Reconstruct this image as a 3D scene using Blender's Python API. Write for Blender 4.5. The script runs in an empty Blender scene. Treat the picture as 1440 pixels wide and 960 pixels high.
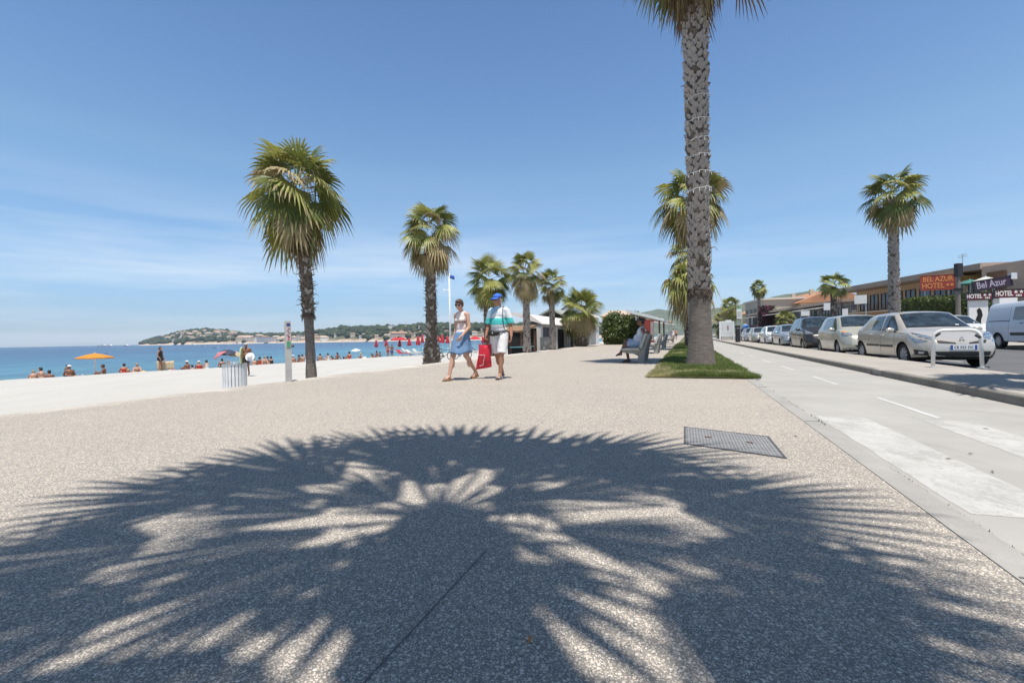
# tuned numbers
SKY_STRENGTH = 0.10
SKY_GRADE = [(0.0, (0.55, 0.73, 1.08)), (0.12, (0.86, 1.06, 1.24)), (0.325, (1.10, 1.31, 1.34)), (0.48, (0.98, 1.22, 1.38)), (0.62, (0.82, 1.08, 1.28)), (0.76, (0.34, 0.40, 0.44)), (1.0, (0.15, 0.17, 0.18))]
SKY_DUST = 0.5
CLOUD = (7.0, 7.7, 8.5)
CLOUD_AMT = 0.8
SUN_STRENGTH = 5.0
EXPOSURE = 0.30
PAVE_V = 1.32
SAND_V = 0.60
HAZE = 0.00009
PALM0 = (0.24, -1.15, 8.0, 0.0)
P0BEND = (-0.19, 1.05)
def PALM0_CROWN():
    g = random.Random(78); fr = Fronds()
    # (direction in degrees, reach) of the outer fans
    # direction in degrees, reach, stalk share, fingers, spread
    ring = [(113, 2.5, .36, 26, 1.2), (92, 2.65, .34, 26, 1.15), (66, 2.3, .30, 24, 1.3), (50, 2.55, .36, 24, 1.1), (28, 2.1, .42, 20, 1.0), (3, 2.35, .45, 20, 1.0), (-22, 2.35, .42, 18, .95), (142, 2.65, .40, 24, 1.15),
            (165, 2.5, .46, 18, .95), (192, 2.35, .46, 16, .85), (216, 2.4, .42, 16, .9), (248, 2.2, .4, 18, 1.0), (284, 2.2, .4, 18, 1.0), (320, 2.3, .42, 16, .9)]
    for i, (a, rch, sh_, nf, sp) in enumerate(ring):
        az = R(a)
        lp = rch * sh_
        fr.fan(g, (math.cos(az) * .1, math.sin(az) * .1, 0), az, g.uniform(8, 24), lp, (rch - lp) * 1.06, nf, 0 if i % 3 else 1, .26, spread=sp, sag=20, drytip=.3, fold=.1)
    for i, (a, e, lp, ls, sp) in enumerate(((200, 20, .35, 1.35, .62), (225, 25, .3, 1.3, .6), (178, 30, .45, 1.1, .5), (55, 35, .35, .95, .6), (20, 30, .4, 1.1, .6), (100, 58, .4, .9, .9), (270, 62, .4, .9, 1.0), (340, 25, .45, 1.1, .55), (300, -20, .4, 1.0, .9), (250, -28, .4, 1.0, .9), (150, 66, .3, .9, .8), (10, 70, .3, .8, .8), (146, 30, .75, 1.15, .75), (163, 25, .6, 1.2, .5), (76, 40, .65, 1.1, .9), (36, 30, .6, 1.1, .7), (112, 32, .6, 1.1, .8))):
        az = R(a)
        fr.fan(g, (math.cos(az) * .1, math.sin(az) * .1, .1), az, e, lp, ls, 11, 0, .3, spread=sp, sag=20, drytip=.3, fold=.1)
    return fr.mesh('crown')
import bpy, math, random
import numpy as np
from mathutils import Vector, Matrix
from mathutils.bvhtree import BVHTree
from mathutils import noise as mnoise

R = math.radians
rnd = random.Random(11)
scene = bpy.context.scene
COL = scene.collection

# ------------------------------------------------------------------ frame of reference
FPX = 640.0                     # 16 mm lens on a 36 mm sensor, in photo pixels
EYE = 0.85                      # camera height above the promenade
ANG = math.atan(245.0 / 640.0)  # the road leaves the view axis by this much
RS = Vector((math.sin(ANG), math.cos(ANG), 0))   # along the road, away
RL = Vector((math.cos(ANG), -math.sin(ANG), 0))  # across the road, to the right
YAW = -ANG                      # local +Y -> RS, local +X -> RL
BEACH = -0.9
SEA = -1.95
def road(s, t, z=0.0):
    return RS * s + RL * t + Vector((0, 0, z))
def st(x, y):
    return x * RS.x + y * RS.y, x * RL.x + y * RL.y
def hor(x):
    return 488.0 - 0.0185 * x
def at(x, d, z=0.0):
    """a point seen in photo column x, d metres out"""
    return Vector(((x - 720.0) / FPX * d, d, z))
def zat(x, y, d):
    return EYE + (hor(x) - y) / FPX * d
def heading(hx, hy):
    """rotation that turns local +Y to (hx, hy)"""
    return math.atan2(-hx, hy)

# ------------------------------------------------------------------ materials
class NT:
    def __init__(self, nt):
        self.nt = nt
    def n(self, typ, **kw):
        nd = self.nt.nodes.new(typ)
        for k, v in kw.items():
            if k.startswith('i_'):
                nd.inputs[k[2:].replace('_', ' ')].default_value = v
            else:
                setattr(nd, k, v)
        return nd
    def l(self, a, b):
        self.nt.links.new(a, b)
    def ramp(self, fac, stops, interp='LINEAR'):
        r = self.n('ShaderNodeValToRGB')
        r.color_ramp.interpolation = interp
        els = r.color_ramp.elements
        while len(els) < len(stops):
            els.new(0.5)
        for e, (p, c) in zip(els, stops):
            e.position = p
            e.color = (*c, 1) if len(c) == 3 else c
        self.l(fac, r.inputs[0])
        return r.outputs[0]
    def mix(self, fac, a, b, blend='MIX'):
        m = self.n('ShaderNodeMix', data_type='RGBA', blend_type=blend)
        for sock, v in ((m.inputs[0], fac), (m.inputs[6], a), (m.inputs[7], b)):
            if hasattr(v, 'is_linked'):
                self.l(v, sock)
            elif isinstance(v, (int, float)):
                sock.default_value = v
            else:
                sock.default_value = (*v, 1) if len(v) == 3 else v
        return m.outputs[2]
    def math(self, op, a, b=None, c=None, clamp=False):
        m = self.n('ShaderNodeMath', operation=op, use_clamp=clamp)
        for sock, v in zip(m.inputs, (a, b, c)):
            if v is None:
                continue
            if hasattr(v, 'is_linked'):
                self.l(v, sock)
            else:
                sock.default_value = v
        return m.outputs[0]
    def noise(self, vec, scale, detail=4, rough=0.55, dim='3D'):
        t = self.n('ShaderNodeTexNoise', noise_dimensions=dim)
        t.inputs['Scale'].default_value = scale
        t.inputs['Detail'].default_value = detail
        t.inputs['Roughness'].default_value = rough
        if vec is not None:
            self.l(vec, t.inputs['Vector'])
        return t.outputs['Fac']
    def scaled(self, vec, s, rot=(0, 0, 0), loc=(0, 0, 0)):
        m = self.n('ShaderNodeMapping')
        m.inputs['Scale'].default_value = s
        m.inputs['Rotation'].default_value = rot
        m.inputs['Location'].default_value = loc
        self.l(vec, m.inputs['Vector'])
        return m.outputs[0]

def new_mat(name):
    m = bpy.data.materials.new(name)
    m.use_nodes = True
    nt = NT(m.node_tree)
    b = m.node_tree.nodes['Principled BSDF']
    return m, nt, b
def mul(c, k):
    return tuple(min(1, x * k) for x in c)
_mc = {}
def mat(name, colr, rough=0.6, metal=0.0, var=0.18, vs=6.0, bump=0.0, bs=60.0, coat=0.0, spec=0.5, trans=0.0, pos=False, stretch=(1, 1, 1)):
    if name in _mc:
        return _mc[name]
    m, nt, b = new_mat(name)
    b.inputs['Roughness'].default_value = rough
    b.inputs['Metallic'].default_value = metal
    b.inputs['Specular IOR Level'].default_value = spec
    b.inputs['Coat Weight'].default_value = coat
    b.inputs['Coat Roughness'].default_value = 0.04
    if pos:
        vec = nt.n('ShaderNodeNewGeometry').outputs['Position']
    else:
        vec = nt.n('ShaderNodeTexCoord').outputs['Object']
    if stretch != (1, 1, 1):
        vec = nt.scaled(vec, stretch)
    if var > 0:
        f = nt.noise(vec, vs, 5, 0.6)
        c = nt.ramp(f, [(0.3, mul(colr, 1 - var)), (0.7, mul(colr, 1 + var))])
        nt.l(c, b.inputs['Base Color'])
    else:
        b.inputs['Base Color'].default_value = (*colr, 1)
    if trans > 0:
        # thin leaf: some of the light comes through
        tr = nt.n('ShaderNodeBsdfTranslucent')
        if var > 0:
            nt.l(c, tr.inputs['Color'])
        else:
            tr.inputs['Color'].default_value = (*colr, 1)
        mx = nt.n('ShaderNodeMixShader')
        mx.inputs[0].default_value = trans
        out = m.node_tree.nodes['Material Output']
        nt.l(b.outputs[0], mx.inputs[1]); nt.l(tr.outputs[0], mx.inputs[2]); nt.l(mx.outputs[0], out.inputs[0])
    if bump > 0:
        bp = nt.n('ShaderNodeBump')
        bp.inputs['Strength'].default_value = bump
        bp.inputs['Distance'].default_value = 0.01
        nt.l(nt.noise(vec, bs, 6, 0.65), bp.inputs['Height'])
        nt.l(bp.outputs[0], b.inputs['Normal'])
    _mc[name] = m
    return m

# ------------------------------------------------------------------ objects
def tag(o, label=None, cat=None, group=None, kind=None):
    if label: o['label'] = label
    if cat: o['category'] = cat
    if group: o['group'] = group
    if kind: o['kind'] = kind
    return o
def thing(name, label, cat, loc=(0, 0, 0), rz=0.0, group=None):
    o = bpy.data.objects.new(name, None)
    COL.objects.link(o)
    o.location = loc
    o.rotation_euler = (0, 0, rz)
    o.empty_display_size = 0.2
    return tag(o, label, cat, group)
def link(name, me, mats, parent=None, loc=(0, 0, 0), rz=0.0):
    o = bpy.data.objects.new(name, me)
    COL.objects.link(o)
    if not isinstance(mats, (list, tuple)):
        mats = [mats]
    if len(me.materials) == 0:
        for m in mats:
            me.materials.append(m)
    o.location = loc
    o.rotation_euler = (0, 0, rz)
    if parent is not None:
        o.parent = parent
    return o
def dup(root, loc=None, rz=None, label=None, group=None, scale=None, parent=None):
    c = root.copy()
    COL.objects.link(c)
    if parent is not None:
        c.parent = parent
    if loc is not None: c.location = loc
    if rz is not None: c.rotation_euler = (0, 0, rz)
    if scale is not None: c.scale = (scale,) * 3
    if label: c['label'] = label
    if group: c['group'] = group
    for ch in list(root.children):
        dup(ch, parent=c)
    return c
def remat(root, swaps):
    """give this copy its own colours: {part name: [materials]}"""
    for ch in [root] + list(root.children_recursive):
        key = ch.name.split('.')[0]
        if key in swaps and ch.type == 'MESH':
            for i, m in enumerate(swaps[key]):
                if i < len(ch.material_slots):
                    ch.material_slots[i].link = 'OBJECT'
                    ch.material_slots[i].material = m
    return root

class MB:
    """collects shapes for ONE mesh object"""
    def __init__(self):
        self.v = []; self.f = []; self.m = []
    def add(self, vs, fs, m=0, mtx=None):
        o = len(self.v)
        if mtx is not None:
            vs = [mtx @ Vector(p) for p in vs]
        self.v.extend(tuple(p) for p in vs)
        self.f.extend(tuple(i + o for i in f) for f in fs)
        self.m.extend([m] * len(fs))
        return self
    def box(self, c, s, m=0, rz=0.0, mtx=None, rx=0.0):
        x, y, z = s[0] / 2, s[1] / 2, s[2] / 2
        M_ = Matrix.Translation(c) @ Matrix.Rotation(rz, 4, 'Z') @ Matrix.Rotation(rx, 4, 'X')
        if mtx is not None: M_ = mtx @ M_
        vs = [(-x, -y, -z), (x, -y, -z), (x, y, -z), (-x, y, -z), (-x, -y, z), (x, -y, z), (x, y, z), (-x, y, z)]
        fs = [(3, 2, 1, 0), (4, 5, 6, 7), (0, 1, 5, 4), (1, 2, 6, 5), (2, 3, 7, 6), (3, 0, 4, 7)]
        return self.add(vs, fs, m, M_)
    def tube(self, pts, r, n=8, m=0, mtx=None, cap=True):
        pts = [Vector(p) for p in pts]
        k = len(pts)
        rr = r if isinstance(r, (list, tuple)) else [r] * k
        vs = []
        up = None
        for i, p in enumerate(pts):
            d = (pts[min(i + 1, k - 1)] - pts[max(i - 1, 0)])
            d = d.normalized() if d.length > 1e-9 else Vector((0, 0, 1))
            if up is None:
                a = Vector((0, 0, 1)) if abs(d.z) < 0.9 else Vector((1, 0, 0))
                up = (a - d * a.dot(d)).normalized()
            else:
                up = (up - d * up.dot(d))
                up = up.normalized() if up.length > 1e-6 else d.orthogonal().normalized()
            w = d.cross(up)
            for j in range(n):
                t = 2 * math.pi * j / n
                vs.append(p + (up * math.cos(t) + w * math.sin(t)) * rr[i])
        fs = []
        for i in range(k - 1):
            for j in range(n):
                a, b = i * n + j, i * n + (j + 1) % n
                fs.append((a, b, b + n, a + n))
        if cap:
            fs.append(tuple(range(n - 1, -1, -1)))
            fs.append(tuple((k - 1) * n + j for j in range(n)))
        return self.add(vs, fs, m, mtx)
    def lathe(self, prof, n=16, m=0, mtx=None, cap=True):
        vs = []; fs = []
        k = len(prof)
        for (r, z) in prof:
            for j in range(n):
                t = 2 * math.pi * j / n
                vs.append((r * math.cos(t), r * math.sin(t), z))
        for i in range(k - 1):
            for j in range(n):
                a, b = i * n + j, i * n + (j + 1) % n
                fs.append((a, b, b + n, a + n))
        if cap:
            fs.append(tuple(range(n - 1, -1, -1)))
            fs.append(tuple((k - 1) * n + j for j in range(n)))
        return self.add(vs, fs, m, mtx)
    def ell(self, c, rad, n=10, m=0, mtx=None):
        vs = [(0, 0, -1)]; fs = []
        rings = max(4, n // 2 + 1)
        for i in range(1, rings):
            ph = -math.pi / 2 + math.pi * i / rings
            for j in range(n):
                t = 2 * math.pi * j / n
                vs.append((math.cos(ph) * math.cos(t), math.cos(ph) * math.sin(t), math.sin(ph)))
        vs.append((0, 0, 1))
        for j in range(n):
            fs.append((0, 1 + (j + 1) % n, 1 + j))
        for i in range(rings - 2):
            for j in range(n):
                a, b = 1 + i * n + j, 1 + i * n + (j + 1) % n
                fs.append((a, b, b + n, a + n))
        o = 1 + (rings - 2) * n
        for j in range(n):
            fs.append((o + j, o + (j + 1) % n, len(vs) - 1))
        if not isinstance(rad, (list, tuple)): rad = (rad,) * 3
        S = Matrix.Diagonal((*rad, 1))
        M_ = Matrix.Translation(c) @ (mtx if mtx is not None else Matrix()) @ S
        return self.add(vs, fs, m, M_)
    def prism(self, poly, a, b, m=0, plane='XZ', mtx=None):
        """polygon swept from a to b along the remaining axis"""
        def P(u, w, h):
            return {'XZ': (u, h, w), 'XY': (u, w, h), 'YZ': (h, u, w)}[plane]
        n = len(poly)
        vs = [P(u, w, a) for u, w in poly] + [P(u, w, b) for u, w in poly]
        fs = [tuple(range(n)), tuple(range(2 * n - 1, n - 1, -1))]
        fs += [(i, n + i, n + (i + 1) % n, (i + 1) % n) for i in range(n)]
        return self.add(vs, fs, m, mtx)
    def mesh(self, name, smooth=False, angle=None):
        me = bpy.data.meshes.new(name)
        me.from_pydata(self.v, [], self.f)
        me.polygons.foreach_set('material_index', self.m)
        if smooth:
            me.polygons.foreach_set('use_smooth', [True] * len(self.f))
            if angle: me.set_sharp_from_angle(angle=R(angle))
        me.update()
        return me
    def build(self, name, mats, parent=None, smooth=False, angle=None, loc=(0, 0, 0), rz=0.0):
        return link(name, self.mesh(name, smooth, angle), mats, parent, loc, rz)

def fix_normals(me):
    import bmesh
    bm = bmesh.new(); bm.from_mesh(me)
    bmesh.ops.recalc_face_normals(bm, faces=bm.faces)
    bm.to_mesh(me); bm.free(); me.update()

def np_mesh(name, V, F, mi=None, smooth=False):
    """fast mesh from numpy arrays; F is (n,3) or (n,4)"""
    V = np.asarray(V, np.float32); F = np.asarray(F, np.int32)
    me = bpy.data.meshes.new(name)
    k = F.shape[1]
    me.vertices.add(len(V)); me.vertices.foreach_set('co', V.ravel())
    me.loops.add(F.size); me.loops.foreach_set('vertex_index', F.ravel())
    me.polygons.add(len(F))
    me.polygons.foreach_set('loop_start', np.arange(0, F.size, k, dtype=np.int32))
    me.polygons.foreach_set('loop_total', np.full(len(F), k, np.int32))
    if mi is not None: me.polygons.foreach_set('material_index', np.asarray(mi, np.int32))
    if smooth: me.polygons.foreach_set('use_smooth', np.ones(len(F), bool))
    me.update(calc_edges=True)
    return me

def evaluated(me, mods):
    """run modifiers on a mesh and hand back the result"""
    tmp = bpy.data.objects.new('tmp', me)
    COL.objects.link(tmp)
    for typ, kw in mods:
        md = tmp.modifiers.new(typ, typ)
        for k, v in kw.items(): setattr(md, k, v)
    bpy.context.view_layer.update()
    dg = bpy.context.evaluated_depsgraph_get()
    out = bpy.data.meshes.new_from_object(tmp.evaluated_get(dg))
    bpy.data.objects.remove(tmp)
    return out

def text_mesh(body, size, depth=0.004, bold=0.0, align='CENTER'):
    cu = bpy.data.curves.new('lettering', 'FONT')
    cu.body = body; cu.size = size; cu.extrude = depth; cu.align_x = align; cu.align_y = 'CENTER'
    cu.offset = bold; cu.resolution_u = 3
    o = bpy.data.objects.new('tmp_text', cu)
    COL.objects.link(o)
    bpy.context.view_layer.update()
    me = bpy.data.meshes.new_from_object(o.evaluated_get(bpy.context.evaluated_depsgraph_get()))
    bpy.data.objects.remove(o)
    return me
def lettering(body, size, m, parent, loc, rot=(math.pi / 2, 0, 0), depth=0.004, bold=0.0, sx=1.0, name='lettering'):
    me = text_mesh(body, size, depth, bold)
    me.materials.clear()
    o = link(name, me, m, parent)
    o.location = loc; o.rotation_euler = rot; o.scale = (sx, 1, 1)
    return o

# ------------------------------------------------------------------ shared colours
GLASS = mat('dark_glass', (0.030, 0.045, 0.06), 0.03, 0.0, 0.75, 3.0, spec=0.8, coat=0.4)  # blotches in the base colour stand in for reflections and interior shapes
WINDOW = mat('window_glass', (0.06, 0.085, 0.11), 0.06, 0, 0.25, 1.2, spec=0.8)
RUBBER = mat('rubber', (0.02, 0.02, 0.021), 0.85, 0, 0.2, 20)
BLACKP = mat('black_plastic', (0.022, 0.022, 0.024), 0.5, 0, 0.2, 15)
CHROME = mat('chrome', (0.75, 0.75, 0.77), 0.12, 1.0, 0.03)
ALLOY = mat('alloy', (0.46, 0.47, 0.5), 0.32, 0.7, 0.08)
WHITE = mat('white_paint', (0.78, 0.78, 0.77), 0.5, 0, 0.05, 3)
STEEL = mat('galvanised_steel', (0.48, 0.49, 0.49), 0.42, 0.55, 0.12, 9)
CONC = mat('pale_concrete', (0.42, 0.405, 0.375), 0.85, 0, 0.14, 7, 0.35, 90)
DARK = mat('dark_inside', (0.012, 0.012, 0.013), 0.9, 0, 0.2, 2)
# ================================================================== sky, sun, camera
TO_SUN = Vector((0.05, -0.275, 1.0)).normalized()
world = bpy.data.worlds.new('World'); scene.world = world; world.use_nodes = True
w = NT(world.node_tree)
bg = world.node_tree.nodes['Background']
sky = w.n('ShaderNodeTexSky', sky_type='NISHITA')
sky.sun_disc = False
sky.sun_elevation = math.asin(TO_SUN.z)
sky.sun_rotation = math.atan2(TO_SUN.x, TO_SUN.y)
sky.altitude = 0; sky.air_density = 1.0; sky.dust_density = SKY_DUST; sky.ozone_density = 2.4
tc = w.n('ShaderNodeTexCoord')
sep = w.n('ShaderNodeSeparateXYZ'); w.l(tc.outputs['Generated'], sep.inputs[0])
wv = w.scaled(tc.outputs['Generated'], (1.0, 0.8, 11.0), (0, 0, 0.25))
n1 = w.noise(wv, 1.15, 7, 0.6)
n2 = w.noise(w.scaled(tc.outputs['Generated'], (1.6, 1.3, 22.0), (0, 0.06, 0)), 2.6, 6, 0.65)
nn = w.math('ADD', w.math('MULTIPLY', n1, 0.88), w.math('MULTIPLY', n2, 0.12))
veil = w.ramp(nn, [(0.40, (0, 0, 0)), (0.60, (1, 1, 1))])
band = w.ramp(sep.outputs[2], [(0.0, (0.6,) * 3), (0.06, (0.75,) * 3), (0.13, (0.9,) * 3), (0.19, (0.55,) * 3), (0.25, (0.12,) * 3), (0.36, (0.0,) * 3)])
side = w.ramp(w.math('ADD', w.math('MULTIPLY', sep.outputs[0], 0.5), 0.5), [(0.15, (1, 1, 1)), (0.52, (0.75,) * 3), (0.8, (0.3,) * 3)])
fac = w.math('MULTIPLY', w.math('MULTIPLY', veil, band), w.math('MULTIPLY', side, CLOUD_AMT))
# the air thickens to a pale blue at the horizon; the unseen zenith is darkened to deepen ground shadows
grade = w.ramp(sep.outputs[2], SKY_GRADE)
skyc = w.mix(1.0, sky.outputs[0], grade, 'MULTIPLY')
cl = w.mix(fac, skyc, CLOUD)
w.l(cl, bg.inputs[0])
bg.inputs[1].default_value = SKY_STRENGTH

sun = bpy.data.lights.new('sun', 'SUN')
sun.energy = SUN_STRENGTH; sun.angle = R(0.45); sun.color = (1.0, 0.955, 0.88)
so = bpy.data.objects.new('sun', sun); COL.objects.link(so)
so.rotation_euler = TO_SUN.to_track_quat('Z', 'Y').to_euler()
so.location = TO_SUN * 60

cam = bpy.data.cameras.new('camera')
cam.lens = 16; cam.sensor_width = 36; cam.clip_start = 0.03; cam.clip_end = 12000
co = bpy.data.objects.new('camera', cam); COL.objects.link(co)
co.location = (0, 0, EYE)
pitch = -math.atan(5.3 / FPX)
co.rotation_euler = (Matrix.Rotation(math.pi / 2 + pitch, 3, 'X') @ Matrix.Rotation(-R(1.06), 3, 'Z')).to_euler()
scene.camera = co
vs_ = scene.view_settings
vs_.view_transform = 'Standard'; vs_.look = 'None'; vs_.gamma = 1.0; vs_.exposure = EXPOSURE
scene.cycles.max_bounces = 7; scene.cycles.diffuse_bounces = 3; scene.cycles.glossy_bounces = 3
scene.cycles.transparent_max_bounces = 8; scene.cycles.volume_bounces = 1
scene.cycles.use_denoising = True
scene.cycles.sample_clamp_indirect = 6.0
try:
    scene.cycles.denoiser = 'OPENIMAGEDENOISE'
except Exception:
    pass

# ================================================================== ground materials
def aggregate_material():
    m, nt, b = new_mat('exposed_aggregate')
    p = nt.n('ShaderNodeNewGeometry').outputs['Position']
    wob = nt.n('ShaderNodeVectorMath', operation='ADD')
    nz = nt.n('ShaderNodeTexNoise'); nz.inputs['Scale'].default_value = 60; nt.l(p, nz.inputs['Vector'])
    sc = nt.n('ShaderNodeVectorMath', operation='SCALE'); nt.l(nz.outputs['Color'], sc.inputs[0]); sc.inputs['Scale'].default_value = 0.006
    nt.l(p, wob.inputs[0]); nt.l(sc.outputs[0], wob.inputs[1])
    pal = [(0.0, (0.05, 0.052, 0.058)), (0.13, (0.13, 0.125, 0.12)), (0.24, (0.34, 0.30, 0.25)), (0.45, (0.52, 0.445, 0.36)),
           (0.65, (0.60, 0.53, 0.45)), (0.85, (0.42, 0.345, 0.275)), (1.0, (0.72, 0.675, 0.61))]
    def pebbles(scale, e0, e1):
        v = nt.n('ShaderNodeTexVoronoi'); v.inputs['Scale'].default_value = scale; nt.l(wob.outputs[0], v.inputs['Vector'])
        hs = nt.n('ShaderNodeSeparateColor'); nt.l(v.outputs['Color'], hs.inputs[0])
        dd = nt.math('ADD', v.outputs['Distance'], nt.math('MULTIPLY', nt.math('SUBTRACT', nt.noise(p, scale * 1.6, 3), .5), .30))
        mask = nt.math('SUBTRACT', 1.0, nt.ramp(dd, [(e1, (0, 0, 0)), (e0, (1, 1, 1))]))
        return nt.ramp(hs.outputs[0], pal), mask, hs.outputs[1], nt.math('MULTIPLY', mask, nt.math('SUBTRACT', .6, dd))
    big_c, big_m, big_h, big_e = pebbles(84, .47, .34)
    sml_c, sml_m, sml_h, sml_e = pebbles(170, .5, .33)
    grit = nt.noise(p, 420, 3, 0.7)
    mort = nt.ramp(nt.noise(p, 260, 2), [(0.3, (0.06, 0.058, 0.056)), (0.7, (0.20, 0.185, 0.165))])
    fine = nt.mix(sml_m, mort, sml_c)
    # only some cells hold a big pebble, the rest is fine gravel
    has = nt.math('MULTIPLY', nt.math('GREATER_THAN', big_h, .35), big_m)
    edge = has
    c = nt.mix(has, fine, big_c)
    c = nt.mix(0.2, c, nt.ramp(grit, [(0.3, (0.22, 0.2, 0.17)), (0.7, (0.62, 0.56, 0.49))]))
    big = nt.noise(p, 0.55, 5, 0.6)
    c = nt.mix(1.0, c, nt.ramp(big, [(0.25, (0.87, 0.87, 0.88)), (0.75, (1.0, 1.0, 1.0))]), 'MULTIPLY')
    # greyer drips and worn darker spots
    sp = nt.noise(p, 3.1, 4, 0.7)
    c = nt.mix(nt.ramp(sp, [(0.66, (0, 0, 0)), (0.76, (0.22,) * 3)]), c, (0.22, 0.21, 0.2))
    # old gum spots and a few drips
    gv = nt.n('ShaderNodeTexVoronoi'); gv.inputs['Scale'].default_value = 1.9; nt.l(p, gv.inputs['Vector'])
    gd = nt.math('ADD', gv.outputs['Distance'], nt.math('MULTIPLY', nt.noise(p, 30, 2), .02))
    c = nt.mix(nt.ramp(gd, [(.035, (.5,) * 3), (.052, (0,) * 3)]), c, (0.12, 0.115, 0.11))
    # a sweep of sand blown in from the beach
    dl = nt.n('ShaderNodeVectorMath', operation='DOT_PRODUCT'); nt.l(p, dl.inputs[0]); dl.inputs[1].default_value = -RL
    sb = nt.math('ADD', nt.math('SUBTRACT', dl.outputs['Value'], 8.05), nt.math('MULTIPLY', nt.math('SUBTRACT', nt.noise(p, .8, 5, .65), .5), 3.2))
    sand_in = nt.ramp(nt.math('ADD', nt.math('MULTIPLY', sb, .8), .5), [(.2, (0,) * 3), (.8, (.75,) * 3)])
    c = nt.mix(sand_in, c, (0.44, 0.42, 0.385))
    hsv = nt.n('ShaderNodeHueSaturation'); hsv.inputs['Value'].default_value = PAVE_V; hsv.inputs['Saturation'].default_value = 0.9
    nt.l(c, hsv.inputs['Color'])
    warm = nt.mix(1.0, hsv.outputs[0], (1.055, 1.025, 0.985), 'MULTIPLY')
    nt.l(warm, b.inputs['Base Color'])
    b.inputs['Roughness'].default_value = 0.72
    h = nt.math('ADD', nt.math('ADD', nt.math('MULTIPLY', nt.math('MULTIPLY', big_e, has), 1.2), nt.math('MULTIPLY', sml_e, .5)), nt.math('MULTIPLY', grit, 0.10))
    bp = nt.n('ShaderNodeBump'); bp.inputs['Strength'].default_value = 0.75; bp.inputs['Distance'].default_value = 0.006
    nt.l(h, bp.inputs['Height']); nt.l(bp.outputs[0], b.inputs['Normal'])
    return m
def slab_material(name, ca, cb, sc1=1.2, sc2=140, stain=0.25, bump=0.3, rough=0.85):
    m, nt, b = new_mat(name)
    p = nt.n('ShaderNodeNewGeometry').outputs['Position']
    f = nt.math('ADD', nt.math('MULTIPLY', nt.noise(p, sc1, 6, 0.65), 0.6), nt.math('MULTIPLY', nt.noise(p, sc2, 4, 0.7), 0.4))
    c = nt.ramp(f, [(0.36, ca), (0.64, cb)])
    st_ = nt.noise(nt.scaled(p, (1, 0.35, 1), (0, 0, ANG)), 2.3, 6, 0.7)
    c = nt.mix(nt.ramp(st_, [(0.54, (0,) * 3), (0.75, (stain,) * 3)]), c, mul(ca, 0.55))
    nt.l(c, b.inputs['Base Color'])
    b.inputs['Roughness'].default_value = rough
    bp = nt.n('ShaderNodeBump'); bp.inputs['Strength'].default_value = bump; bp.inputs['Distance'].default_value = 0.004
    nt.l(nt.noise(p, sc2 * 1.5, 5, 0.7), bp.inputs['Height']); nt.l(bp.outputs[0], b.inputs['Normal'])
    return m
AGG = aggregate_material()
LANE = slab_material('worn_light_asphalt', (0.305, 0.29, 0.265), (0.395, 0.378, 0.348), 0.9, 170, 0.25)
ASPH = slab_material('grey_asphalt', (0.085, 0.086, 0.09), (0.125, 0.125, 0.128), 0.8, 160, 0.3)
STRIPM = slab_material('kerb_concrete', (0.27, 0.258, 0.238), (0.37, 0.352, 0.325), 2.0, 90, 0.3)
ISLM = slab_material('island_concrete', (0.30, 0.27, 0.235), (0.40, 0.37, 0.325), 1.0, 120, 0.35)
KERBM = slab_material('kerb_stone', (0.15, 0.135, 0.115), (0.24, 0.22, 0.19), 3.0, 80, 0.5)
SOILM = slab_material('dry_ground', (0.24, 0.2, 0.15), (0.34, 0.29, 0.22), 0.05, 8, 0.4)
TURFM = slab_material('turf_soil', (0.07, 0.085, 0.03), (0.14, 0.13, 0.06), 4, 60, 0.4)

def sheet(name, pts_st, z, m, depth=0.0, zf=None):
    """a flat slab given by its outline in road coordinates"""
    n = len(pts_st)
    top = [road(s, t, z if zf is None else zf(s, t)) for s, t in pts_st]
    mb = MB()
    if depth > 0:
        bot = [p - Vector((0, 0, depth)) for p in top]
        mb.add(top + bot, [tuple(range(n))] + [(i, (i + 1) % n, n + (i + 1) % n, n + i) for i in range(n)])
    else:
        mb.add(top, [tuple(range(n))])
    o = mb.build(name, m)
    fix_normals(o.data)
    return o

# promenade: one raised slab above the beach
prom_edge = [(-60, -8.1), (4, -8.05), (9, -8.25), (16, -8.45), (60, -8.5), (400, -8.6)]
o = sheet('promenade', prom_edge + [(400, -0.76), (9.45, -0.76), (9.45, 1.035), (-60, 1.035)], 0.0, AGG, 1.4)
tag(o, kind='structure')
mb = MB()
mb.box((0, 0, 0), (0.0028, 30.0, 0.003), 0)
o = mb.build('paving_joint', mat('joint_filler', (0.15, 0.145, 0.14), 0.9, var=0.3, vs=30)); o.location = road(-13.35, -0.76, 0.0016); o.rotation_euler = (0, 0, YAW)
tag(o, kind='structure')

# flush kerb strip between promenade and cycle lane
o = sheet('kerb_strip', [(-60, 1.0375), (9.45, 1.0375), (9.45, 1.171), (-60, 1.171)], 0.003, STRIPM, 0.3); tag(o, kind='structure')
mb = MB()
for k in range(-3, 4):
    mb.box((1.1075, k * 3.0 + 2.05, 0.0042), (0.121, 0.009, 0.004))
o = mb.build('kerb_joints', mat('joint_filler', (0.035,) * 3)); o.rotation_euler = (0, 0, YAW); tag(o, kind='structure')
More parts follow.
